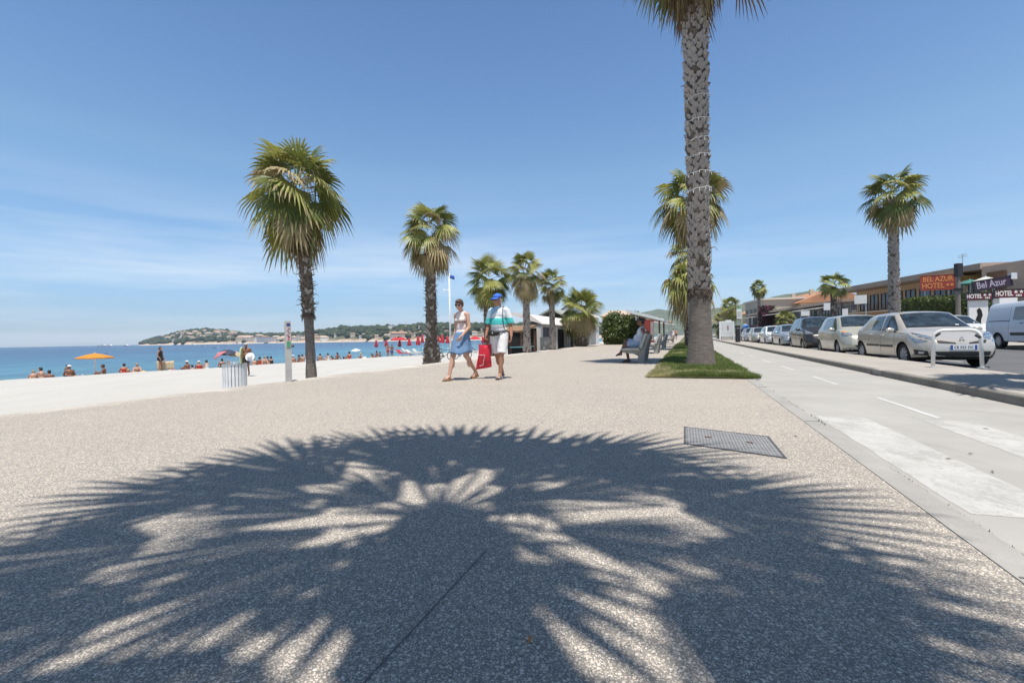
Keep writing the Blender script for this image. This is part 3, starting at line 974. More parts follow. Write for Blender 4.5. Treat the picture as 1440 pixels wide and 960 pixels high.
def skirt_mesh(seed, n, ls, ztop, zlow, r0=.14, nseg=15, dead=.8):
    """dead leaves hanging down against the trunk"""
    g = random.Random(seed); fr = Fronds()
    for i in range(n):
        k = g.random()
        az = g.uniform(0, 6.283)
        m = 3 if g.random() < dead else 2
        e = -38 - 45 * k + g.uniform(-8, 8)
        fr.fan(g, (math.cos(az) * r0, math.sin(az) * r0, ztop + (zlow - ztop) * k), az, e, ls * g.uniform(.3, .55) * (1 - .35 * k), ls * g.uniform(.7, 1.1), nseg, m, .9, spread=g.uniform(.7, 1.3), sag=30, drytip=0, fold=.6)
    return fr.mesh('dead_leaves')

BARK_S = mat('palm_bark_smooth', (.165, .137, .115), .9, var=.42, vs=6, bump=.6, bs=40, stretch=(1, 1, 6))
BARK_D = mat('palm_bark_fibre', (.085, .07, .058), .95, var=.4, vs=14, bump=.8, bs=60, stretch=(3, 3, 1))
BOOT = mat('palm_leaf_base', (.335, .295, .262), .85, var=.24, vs=14, bump=.5, bs=50, stretch=(2, 2, .7))
BOOT_D = mat('palm_leaf_base_dark', (.135, .105, .08), .9, var=.35, vs=9, bump=.5, bs=60)
def trunk_mesh(seed, H, rprof, boots=None, around=11, step=.085, bsize=(.13, .17), stick=.035, bend=(0, 0), rag=0, fib=0, dark=False):
    """rprof: [(z, radius)]; boots: (z0, z1) where old leaf bases cover the trunk"""
    g = random.Random(seed); mb = MB()
    zs = sorted(set([round(H * i / 70, 4) for i in range(71)]))
    n = 20
    def cx(z):
        k = z / H
        return bend[0] * k * k, bend[1] * k * k
    for z in zs:
        r = lerp_tab(rprof, z)
        bx, by = cx(z)
        inb = boots and boots[0] <= z <= boots[1]
        for j in range(n):
            t = 2 * math.pi * j / n
            rr = r * (1 + .025 * mnoise.noise(Vector((math.cos(t) * 2, math.sin(t) * 2, z * 4 + seed)))) + (.004 * math.sin(z * 70) if not inb else 0)
            mb.v.append((bx + rr * math.cos(t), by + rr * math.sin(t), z))
    for i in range(len(zs) - 1):
        zm = (zs[i] + zs[i + 1]) / 2
        inb = boots and boots[0] <= zm <= boots[1]
        for j in range(n):
            a, b_ = i * n + j, i * n + (j + 1) % n
            mb.f.append((a, b_, b_ + n, a + n)); mb.m.append(1 if inb else 0)
    if boots:
        z = boots[0]; row = 0
        while z < boots[1]:
            r = lerp_tab(rprof, z)
            na = max(6, int(around * r / rprof[-1][1] + .5)) if False else around
            for j in range(na):
                t = 2 * math.pi * (j + .5 * (row % 2)) / na + g.uniform(-.09, .09)
                zz = z + g.uniform(-.35, .35) * step
                w_ = bsize[0] * g.uniform(.75, 1.2); h_ = bsize[1] * g.uniform(.75, 1.25)
                so_ = stick * g.uniform(.5, 1.6)
                bx, by = cx(zz)
                T = Matrix.Translation((bx, by, zz)) @ Matrix.Rotation(t + math.pi / 2, 4, 'Z')
                # local: -y is outward
                lean = g.uniform(-.25, .25) * w_
                o1, o2 = r + so_ * .35, r + so_
                pts = [(0 + lean * .2, -(r - .01), 0), (-w_ * .5, -o1 + .012, h_ * .42), (w_ * .5, -o1 + .012, h_ * .42), (0, -o1 - .012, h_ * .42), (-w_ * .34 + lean, -o2, h_), (w_ * .34 + lean, -o2, h_ * g.uniform(.9, 1.05)), (lean, -o2 - .014, h_ * 1.02),
                       (-w_ * .34 + lean, -(r - .02), h_ * .9), (w_ * .34 + lean, -(r - .02), h_ * .9)]
                fs = [(0, 3, 1), (0, 2, 3), (1, 3, 6, 4), (3, 2, 5, 6), (4, 6, 5, 8, 7), (1, 4, 7), (2, 8, 5)]
                mb.add(pts, fs, 3 if (g.random() < (.75 if dark else .10)) else 2, T)
                if rag and g.random() < rag:
                    # a torn stub of leaf stalk sticking out
                    L = g.uniform(.05, .16)
                    mb.tube([T @ Vector((lean, -o2 + .01, h_ * .8)), T @ Vector((lean, -o2 - L * .6, h_ * .8 + L * g.uniform(-.2, .7))), T @ Vector((lean * 2, -o2 - L, h_ * .8 + L * g.uniform(-.6, .8)))], [.013, .01, .004], 4, 3)
            z += step; row += 1
    for k in range(fib):
        # ring of loose fibre at the foot of the old leaf bases
        t = g.uniform(0, 6.283); z = boots[0] + g.uniform(-.04, .12); r = lerp_tab(rprof, z)
        bx, by = cx(z); d = Vector((math.cos(t), math.sin(t), 0)); q = Vector((-math.sin(t), math.cos(t), 0))
        p0 = Vector((bx, by, z)) + d * r; L = g.uniform(.06, .24)
        mb.tube([p0, p0 + d * g.uniform(.02, .08) + q * g.uniform(-.04, .04) + Vector((0, 0, -L * .3)), p0 + d * g.uniform(.0, .07) + q * g.uniform(-.08, .08) + Vector((0, 0, -L))], [.012, .01, .003], 4, 3)
    me = mb.mesh('trunk')
    return me
def palm(name, label, loc, trunk, crown, H, group, rz=0.0, skirt=None, bend=(0, 0), scale=1.0):
    p = thing(name, label, 'palm tree', loc, rz, group)
    p.scale = (scale,) * 3
    link('trunk', trunk, [BARK_S, BARK_D, BOOT, BOOT_D], p)
    link('crown', crown, LEAFM, p, (bend[0], bend[1], H))
    if skirt is not None:
        link('dead_leaves', skirt, LEAFM, p, (bend[0], bend[1], H))
    return p
PG = 'palms along the promenade edge'
# sand-side row: they stand on the beach just below the promenade, so their feet are hidden
zb0 = BEACH - .05
H1 = zat(430, 317, 14) - zb0
palm('palm_tree', 'fan palm with a bare grey lower trunk beside the grey sign post', at(437, 14.0, zb0),
     trunk_mesh(1, H1, [(0, .22), (.6, .175), (1.1, .145), (2.0, .135), (2.15, .14), (4.4, .15), (H1, .13)], (zat(436, 442, 14) - zb0, H1 - .2), 10, .09, (.11, .15), .04, (-.2, .0), .30, 60, True),
     crown_mesh(3, 44, .72, .96, -42, 84, nseg=22, droop=.45, stalks=16, tall=1.1, drytip=.55, yellow=.16), H1 + .95, PG, 0.3, skirt_mesh(4, 8, .75, -.75, -1.15, .16), (-.28, .0))
H1 = zat(607, 354, 20.7) - zb0
palm('palm_tree', 'fan palm with a shaggy thick dark trunk directly left of the walking woman', at(607, 20.7, zb0),
     trunk_mesh(2, H1, [(0, .40), (.7, .34), (1.3, .28), (1.7, .20), (H1, .16)], (0.02, H1 - .2), 12, .10, (.15, .23), .055, (.02, 0), .3, 0, True),
     crown_mesh(8, 42, .70, .90, -46, 84, nseg=22, droop=.40, stalks=3, tall=1.1, drytip=.45, yellow=.30), H1 + .85, PG, 1.4, skirt_mesh(9, 9, .7, -.6, -1.1, .18), (.02, 0))
tr_thin = trunk_mesh(5, 3.95, [(0, .21), (.3, .17), (3.95, .14)], (.02, 3.8), 10, .085, (.11, .17), .035, (0, 0), .12, 0, False)
H1 = zat(688, 402, 26.7) - zb0
palm('palm_tree', 'fresh green spiky palm whose trunk rises behind the walking man', at(688, 26.7, zb0),
     trunk_mesh(6, H1, [(0, .30), (H1, .21)], (.02, H1 - .1), 11, .10, (.14, .2), .05, (0, 0), .2, 0, True),
     crown_mesh(12, 34, .80, .92, -45, 86, nseg=22, droop=.16, tall=.8, drytip=.12, yellow=.05), H1 + .35, PG, 2.2, skirt_mesh(13, 24, .75, -.3, -.75, .18))
palm('palm_tree', 'palm with dry tan leaves on its shaded side between the walking man and the kiosk', at(741, 25.4, 0), tr_thin,
     crown_mesh(15, 40, .52, .66, -52, 84, nseg=22, droop=.45, stalks=4, tall=1.1, drytip=.5, yellow=.32), 4.4, PG, .4, skirt_mesh(16, 20, .55, -.4, -.8, .13))
palm('palm_tree', 'small-headed palm standing before the first dark kiosk openings', at(777, 30.2, 0), tr_thin,
     crown_mesh(18, 34, .5, .60, -45, 84, nseg=20, droop=.3, tall=.8, drytip=.3, yellow=.15), 4.3, PG, 1.9, skirt_mesh(19, 18, .5, -.35, -.7, .13))
palm('palm_tree', 'short stout palm with a wide low crown in front of the kiosk', at(817, 38.4, 0),
     trunk_mesh(20, 2.5, [(0, .5), (.8, .42), (2.5, .33)], (.02, 2.4), 14, .11, (.2, .26), .07, (0, 0), .3, 0, True),
     crown_mesh(21, 46, 1.15, 1.2, -50, 86, nseg=22, droop=.2, tall=.9, drytip=.15, yellow=.22), 3.0, PG, .9, skirt_mesh(22, 22, .7, -.3, -.7, .3))

# tall row on the lawn
TG = 'tall palms along the lawn'
big_trunk = trunk_mesh(31, 11.0, [(0, .385), (.12, .365), (.5, .315), (1.0, .28), (1.9, .255), (2.0, .235), (3, .24), (6, .25), (9.6, .29), (11.0, .28)], (1.95, 10.7), 10, .115, (.15, .17), .045, (-.03, 0), .03, 260, False)
big_crown = crown_mesh(33, 44, 1.0, 1.16, -46, 80, nseg=30, droop=.42, tall=.8, drytip=.3, yellow=.08)
fx = Fronds(); fx.fan(random.Random(4), (.1, 0, -1.3), -.35, 4, 1.05, 1.0, 18, 3, .6, spread=1.1, sag=30)
fx2 = Fronds(); fx2.fan(random.Random(5), (-.1, 0, -1.0), 3.0, 2, 1.2, .9, 16, 0, .5, spread=1.1, sag=20)
big_skirt = skirt_mesh(34, 64, .9, -.6, -2.1, .24, nseg=18, dead=.85)
palm('palm_tree', 'very tall palm with a thick scaly trunk rising out of the lawn in front', road(13.0, .35, 0), big_trunk, big_crown, 11.9, TG, .2, big_skirt, (-.03, 0))
bigp = [o for o in bpy.data.objects if o.get('label', '').startswith('very tall palm')][0]
for q_ in (fx, fx2): link('hanging_leaf', q_.mesh('hanging_leaf'), LEAFM, bigp, (-.03, 0, 11.6))
palm('palm_tree', 'tall palm at the near end, whose crown throws the large shadow across the paving', Vector((PALM0[0], PALM0[1], 0)),
     trunk_mesh(35, PALM0[2], [(0, .33), (.12, .31), (.5, .27), (1.9, .23), (3, .22), (PALM0[2] - .7, .24), (PALM0[2], .22)], (1.95, PALM0[2] - .4), 10, .115, (.16, .20), .04, P0BEND), PALM0_CROWN(), PALM0[2] + .2, TG, PALM0[3], skirt_mesh(36, 26, .8, -.25, -.8, .2, dead=.9), P0BEND)
slim = trunk_mesh(37, 8.0, [(0, .3), (.4, .24), (1.5, .21), (8, .2)], (1.2, 7.8), 9, .16, (.17, .22), .05)
c2 = crown_mesh(40, 40, .85, 1.0, -55, 82, nseg=18, droop=.6, tall=.9, drytip=.5, yellow=.22)
c3 = crown_mesh(41, 38, .85, 1.0, -60, 82, nseg=16, droop=.7, tall=.9, drytip=.5, yellow=.16)
c2b = crown_mesh(47, 40, 1.15, 1.25, -50, 80, nseg=20, droop=.5, tall=1.1, drytip=.5, yellow=.3)
sk2 = skirt_mesh(42, 22, .8, -.3, -.8, .18)
palm('palm_tree', 'palm crown showing on both sides of the scaly trunk, the higher one', road(27.0, .36, 0), slim, c2b, 8.2, TG, 0, sk2)
palm('palm_tree', 'low drooping palm partly hidden behind the scaly trunk', road(33.5, .25, 0),
     trunk_mesh(43, 4.0, [(0, .3), (4, .22)], (.05, 3.9), 9, .16, (.17, .22), .05, dark=True), crown_mesh(44, 46, 1.05, 1.15, -72, 70, nseg=14, droop=1.0, tall=.7, drytip=.4, yellow=.3), 4.5, TG, .8, skirt_mesh(45, 30, 1.2, -.4, -.9, .2))
palm('palm_tree', 'palm with its small crown half hidden left of the scaly trunk', road(41.0, .15, 0), trunk_mesh(46, 7.4, [(0, .3), (7.4, .2)], (1, 7.2), 8, .2, (.17, .22), .05), c3, 7.5, TG, 2.0, sk2, scale=1.0)

# far side of the road
FG = 'palms across the road'
far_tr = trunk_mesh(50, 9.6, [(0, .36), (.5, .28), (9.6, .225)], (.4, 9.4), 9, .15, (.2, .24), .055)
palm('palm_tree', 'tall slender palm in front of the hotel hedge across the road', at(1258, 30.0, 0), far_tr,
     crown_mesh(51, 36, 1.0, 1.15, -52, 84, nseg=18, droop=.4, tall=1.1, drytip=.35, yellow=.2), 9.75, FG, .5, skirt_mesh(52, 20, .8, -.3, -.8, .25))
palm('palm_tree', 'tall palm beside the purple bougainvillea and the orange roof', at(1068, 92, 0), far_tr, crown_mesh(54, 34, .9, 1.15, -50, 84, nseg=12, droop=.35, tall=1, drytip=.2, yellow=.08), 9.9, FG, 1.5, None)
palm('palm_tree', 'young palm with a reddish trunk before the grey shop row', at(1173, 43, 0), trunk_mesh(55, 5.1, [(0, .26), (5.1, .19)], (.05, 5.0), 9, .14, (.16, .2), .04, dark=True), crown_mesh(56, 24, .8, .85, -25, 84, nseg=14, droop=.35, tall=.4, drytip=.05, yellow=.02), 5.25, FG, .2, None)
palm('palm_tree', 'bushy yellowish palm rising behind the white notice board', at(1028, 62, 0), trunk_mesh(57, 4.2, [(0, .3), (4.2, .2)], (.05, 4.1), 8, .2, (.16, .2), .05, dark=True), c2, 4.4, FG, 1.0, sk2, scale=1.0)
palm('palm_tree', 'lower palm left of the bushy yellowish one', at(1017, 66, 0), trunk_mesh(58, 2.4, [(0, .3), (2.4, .2)], (.05, 2.3), 8, .2, (.16, .2), .05, dark=True), c3, 2.6, FG, 2.4, sk2, scale=1.0)
palm('palm_tree', 'squat grey-green palm before the beige block across the road', at(1106, 66, 0), trunk_mesh(59, 1.9, [(0, .5), (1.9, .4)], (.05, 1.8), 9, .2, (.2, .24), .05, dark=True), crown_mesh(60, 40, .8, .95, -60, 84, nseg=12, droop=.4, tall=.8, yellow=.3), 2.6, FG, .3, sk2)
# the palm further along the island, its crown only seen through its shade on the paving
palm('palm_tree', 'palm on the traffic island beside the camera, seen only by its shade', road(6.6, 6.0, -.1), slim, c2, 8.2, FG, .7, sk2)

# string of fairy lights wound round the big trunk
mb = MB(); base = road(13.0, .35, 0)
gg = random.Random(9)
for seg in ((6.9, 7.2), (6.35, 6.55), (5.85, 6.05), (5.42, 5.62), (4.98, 5.2), (4.55, 4.75)):
    pts = []
    n = 26
    for i in range(n + 1):
        a = 2.6 + i / n * 2 * math.pi * .95
        z = seg[0] + (seg[1] - seg[0]) * i / n + gg.uniform(-.02, .02)
        r = .305 + gg.uniform(-.008, .02)
        pts.append((r * math.cos(a), r * math.sin(a), z))
        if i % 2 == 0:
            L = gg.uniform(.04, .10)
            mb.tube([pts[-1], (pts[-1][0] * 1.04, pts[-1][1] * 1.04, z - L)], [.006, .009], 4)
    mb.tube(pts, .009, 5)
o = mb.build('fairy_lights', mat('white_cable', (.7, .7, .68), .5, var=.05)); o.location = base
tag(o, 'white fairy light string wound round the tall scaly palm trunk', 'string lights')

# ================================================================== bush, hedge, bougainvillea
def leaf_cloud(seed, n, fn, size, mats_n=3, flat=.5):
    g = np.random.default_rng(seed)
    P = np.array([fn(g) for _ in range(n)])
    a = g.normal(size=(n, 3)); a /= np.linalg.norm(a, axis=1)[:, None]
    b_ = np.cross(a, g.normal(size=(n, 3))); b_ /= np.linalg.norm(b_, axis=1)[:, None]
    s = (size * (.6 + .8 * g.random(n)))[:, None]
    V = np.stack([P - a * s, P + b_ * s * .5, P + a * s, P - b_ * s * .5], 1).reshape(-1, 3)
    return np_mesh('leaves', V, np.arange(4 * n).reshape(-1, 4), g.integers(0, mats_n, n))
BUSHM = [mat('bush_a', (.085, .125, .028), .45, var=.3, vs=1.5, trans=.25), mat('bush_b', (.14, .175, .045), .45, var=.3, vs=1.5, trans=.25), mat('bush_c', (.055, .085, .022), .5, var=.3, vs=1.5, trans=.2)]
def dome(rx, ry, rz):
    lobes = [(random.Random(k).uniform(-.6, .6) * rx, random.Random(k + 50).uniform(-.6, .6) * ry, random.Random(k + 90).uniform(.25, .68) * rz, random.Random(k + 7).uniform(.35, .55)) for k in range(16)]
    def f(g):
        lx, ly, lz, k = lobes[int(g.integers(0, 16))]
        d = g.normal(size=3); d /= np.linalg.norm(d)
        r = (.72 + .34 * g.random())
        return np.array([lx + d[0] * r * k * rx, ly + d[1] * r * k * ry, max(.05, lz + d[2] * r * k * rz * .9)])
    return f
sh = thing('shrub', 'large round green shrub behind the seated man', 'shrub', at(874, 45, -.1))
link('foliage', leaf_cloud(4, 15000, dome(2.25, 2.0, 3.0), .12), BUSHM, sh)
mb = MB(); gg = random.Random(5)
for k in range(9):
    a = k * .7; mb.tube([(.1 * math.cos(a), .1 * math.sin(a), 0), (.5 * math.cos(a), .5 * math.sin(a), .9), (1.1 * math.cos(a), 1.0 * math.sin(a), 1.9)], [.07, .05, .02], 6)
mb.build('stem', BARK_D, sh)
# ================================================================== cars
def smooth_tab(tab, x, k=0.05):
    tab = sorted(tab)
    return (lerp_tab(tab, x - k) + 2 * lerp_tab(tab, x) + lerp_tab(tab, x + k) + lerp_tab(tab, x - 2 * k) + lerp_tab(tab, x + 2 * k)) / 6
class Body:
    """a car body as one lofted skin: x forward, y left, z up"""
    def __init__(s, P):
        s.P = P; L, W = P['L'], P['W']
        s.xf, s.xr = L / 2, -L / 2
        xs = set(np.linspace(s.xr, s.xf, 64).tolist())
        for a in (.01, .03, .06, .1, .16): xs.add(s.xf - a); xs.add(s.xr + a)
        s.xs = sorted(xs)
        mb = MB(); rings = [s.ring(x) for x in s.xs]
        n = len(rings[0])
        for r_ in rings: mb.v.extend(r_)
        for i in range(len(rings) - 1):
            for j in range(n):
                a, b_ = i * n + j, i * n + (j + 1) % n
                mb.f.append((a, b_, b_ + n, a + n)); mb.m.append(0)
        # rounded ends: shrinking rings, then the nose and tail are bulged out
        for end, base in ((0, 0), (1, (len(rings) - 1) * n)):
            src = rings[-1] if end else rings[0]
            x0 = src[0][0]; zc = sum(p[2] for p in src) / n
            prev = base
            for q, k in enumerate((.8, .55, .3)):
                o = len(mb.v)
                mb.v.extend([(x0, p[1] * k, zc + (p[2] - zc) * k) for p in src])
                for j in range(n):
                    a, b_, c_, d_ = prev + j, prev + (j + 1) % n, o + (j + 1) % n, o + j
                    mb.f.append((a, b_, c_, d_) if end else (d_, c_, b_, a)); mb.m.append(0)
                prev = o
            mb.f.append(tuple(prev + j for j in range(n))); mb.m.append(0)
        W2 = s.P['W'] / 2; zb_ = s.P.get('bz', .50)
        for i, (x, y, z) in enumerate(mb.v):
            t = min(1, max(0, (x - (s.xf - .55)) / .55))
            if t > 0:
                x += t * (.035 - .17 * max(0, (z - zb_) / .35) ** 1.4 - .05 * max(0, (.36 - z) / .14) - .085 * (y / W2) ** 2)
            t = min(1, max(0, ((s.xr + .3) - x) / .3))
            if t > 0:
                x -= t * (.03 - .06 * (y / W2) ** 2 - .05 * max(0, (.4 - z) / .15))
            mb.v[i] = (x, y, z)
        me = mb.mesh('body'); fix_normals(me)
        s.raw = me
        s.bvh = BVHTree.FromPolygons([v.co.copy() for v in me.vertices], [tuple(p.vertices) for p in me.polygons])
    def plan(s, x):
        P = s.P
        k = 1.0
        e = (x - (s.xf - P['fr'])) / P['fr']
        if e > 0: k -= P.get('fk', .3) * e ** 2.3
        e = ((s.xr + P['rr']) - x) / P['rr']
        if e > 0: k -= P.get('rk', .2) * e ** 2.6
        return k
    def half(s, x):
        P = s.P; w = P['W'] / 2 * s.plan(x)
        zb = lerp_tab(sorted(P['bottom']), x); zt = smooth_tab(P['top'], x, P.get('soft', .045))
        zl = min(smooth_tab(P['belt'], x), zt - .012)
        h = max(0, zt - zl); tum = P.get('tum', .20) * min(1, h / .5) * P['W'] / 2
        wl = w * .965
        pts = [(0, zb), (.55 * w, zb), (.88 * w, zb + .012), (.955 * w, zb + .06), (.985 * w, zb + (zl - zb) * .30), (w, zb + (zl - zb) * .52), (.995 * w, zb + (zl - zb) * .78), (.982 * w, zl - .05), (wl, zl)]
        cr = .03 * P['W'] / 2
        for yf, zf in ((.05, .10), (.28, .36), (.6, .66), (.88, .86), (1.25, .955), (2.0, .992)):
            pts.append((max(.2 * w, wl - tum * yf * 1.05 - (1 - min(1, h / .5)) * w * .11 * (yf + .2)), zl + h * zf + (.018 * (1 - min(1, h / .3)) * zf)))
        pts.append((.34 * w, zt + .012)); pts.append((0, zt + .018))
        return pts
    def ring(s, x):
        h = s.half(x)
        return [(x, y, z) for y, z in h] + [(x, -y, z) for y, z in h[-2:0:-1]]
    def hit(s, o, d):
        loc, nrm, i, dist = s.bvh.ray_cast(Vector(o), Vector(d))
        return loc, nrm
    def patch(s, mb, corners, axis, sgn=1, n=(8, 6), off=.004, m=0, back=.012, rnd_=0.0):
        """a panel laid on the skin. corners: 4 points (u,v) seen along the axis; it gets a rim so it has thickness"""
        A, B, C, D = [Vector(c) for c in corners]
        nu, nv = n
        P3 = []
        for i in range(nu + 1):
            for j in range(nv + 1):
                a, b_ = i / nu, j / nv
                uv = (A * (1 - a) + B * a) * (1 - b_) + (D * (1 - a) + C * a) * b_
                if axis == 'y': o, d = (uv[0], 3 * sgn, uv[1]), (0, -sgn, 0)
                elif axis == 'x': o, d = (4 * sgn, uv[0], uv[1]), (-sgn, 0, 0)
                else: o, d = (uv[0], uv[1], 4), (0, 0, -1)
                loc, nrm = s.hit(o, d)
                if loc is None:
                    loc, nrm, _, _ = s.bvh.find_nearest(Vector(o) + Vector(d) * 2.4)
                P3.append((loc, nrm))
        return s._skin(mb, P3, nu, nv, off, m, back)
    def near(s, mb, corners, n=(6, 5), off=.005, m=0, back=.012):
        A, B, C, D = [Vector(c) for c in corners]
        nu, nv = n; P3 = []
        for i in range(nu + 1):
            for j in range(nv + 1):
                a, b_ = i / nu, j / nv
                q = (A * (1 - a) + B * a) * (1 - b_) + (D * (1 - a) + C * a) * b_
                loc, nrm, _, _ = s.bvh.find_nearest(q)
                P3.append((loc, nrm))
        return s._skin(mb, P3, nu, nv, off, m, back)
    def _skin(s, mb, P3, nu, nv, off, m, back):
        V = [p + nn * off for p, nn in P3]; k = nv + 1
        F = [(i * k + j, (i + 1) * k + j, (i + 1) * k + j + 1, i * k + j + 1) for i in range(nu) for j in range(nv)]
        # rim
        edge = [i * k for i in range(nu + 1)] + [nu * k + j for j in range(1, nv + 1)] + [i * k + nv for i in range(nu - 1, -1, -1)] + [j for j in range(nv - 1, 0, -1)]
        o = len(V); V += [P3[e][0] - P3[e][1] * back for e in edge]; ne = len(edge)
        F += [(edge[i], edge[(i + 1) % ne], o + (i + 1) % ne, o + i) for i in range(ne)]
        mb.add(V, F, m)
        return V

_wheels = {}
def wheel_meshes(r, w_, style):
    key = (round(r, 3), style)
    if key in _wheels: return _wheels[key]
    ro = Matrix.Rotation(math.pi / 2, 4, 'X')
    t = MB(); t.lathe([(r * .62, -w_ / 2), (r * .93, -w_ / 2), (r * .985, -w_ / 2 + .02), (r, -w_ / 2 + .045), (r, w_ / 2 - .045), (r * .985, w_ / 2 - .02), (r * .93, w_ / 2), (r * .68, w_ / 2), (r * .66, w_ / 2 - .03), (r * .62, -w_ / 2)], 28, 0, ro, cap=False)
    h = MB()
    h.lathe([(.0, w_ / 2 - .055), (r * .64, w_ / 2 - .055), (r * .64, w_ / 2 - .075), (0, w_ / 2 - .075)], 24, 1, ro, cap=False)
    h.lathe([(r * .60, w_ / 2 - .05), (r * .68, w_ / 2 - .012), (r * .70, w_ / 2 - .012), (r * .68, w_ / 2 - .06)], 28, 0, ro, cap=False)
    ns = 7 if style else 9
    for k in range(ns):
        a = 2 * math.pi * k / ns
        T = Matrix.Rotation(a, 4, 'Y')
        h.box((r * .37, -(w_ / 2 - .03), 0), (r * .58, .03, r * (.16 if style else .19)), 0, mtx=T)
    h.lathe([(0, w_ / 2 - .008), (r * .15, w_ / 2 - .012), (r * .18, w_ / 2 - .05)], 14, 0, ro, cap=False)
    a, b_ = t.mesh('tyre', True, 35), h.mesh('rim', True, 35)
    fix_normals(a); fix_normals(b_)
    _wheels[key] = (a, b_)
    return a, b_

HEAD = mat('headlamp', (.30, .34, .38), .12, .55, .55, 16, coat=1.0)
BULB = mat('lamp_reflector', (.85, .87, .9), .06, 1.0, 0)
AMBER = mat('amber_lens', (.75, .28, .03), .1, 0, .1, 10, coat=.8)
REDL = mat('red_lens', (.4, .02, .02), .12, 0, .1, 10, coat=.8)
PLATE = mat('number_plate', (.74, .74, .74), .45, 0, .03)
PLATEB = mat('plate_blue', (.02, .07, .35), .45, 0, .03)
INK = mat('black_lettering', (.015, .015, .018), .6, 0, 0)
UNDER = mat('wheel_well', (.008, .008, .008), .95, 0, 0)
def paint(name, c, metal=.35, rough=.28):
    return mat('paint_' + name, c, rough, metal, .04, 2.5, coat=.8)

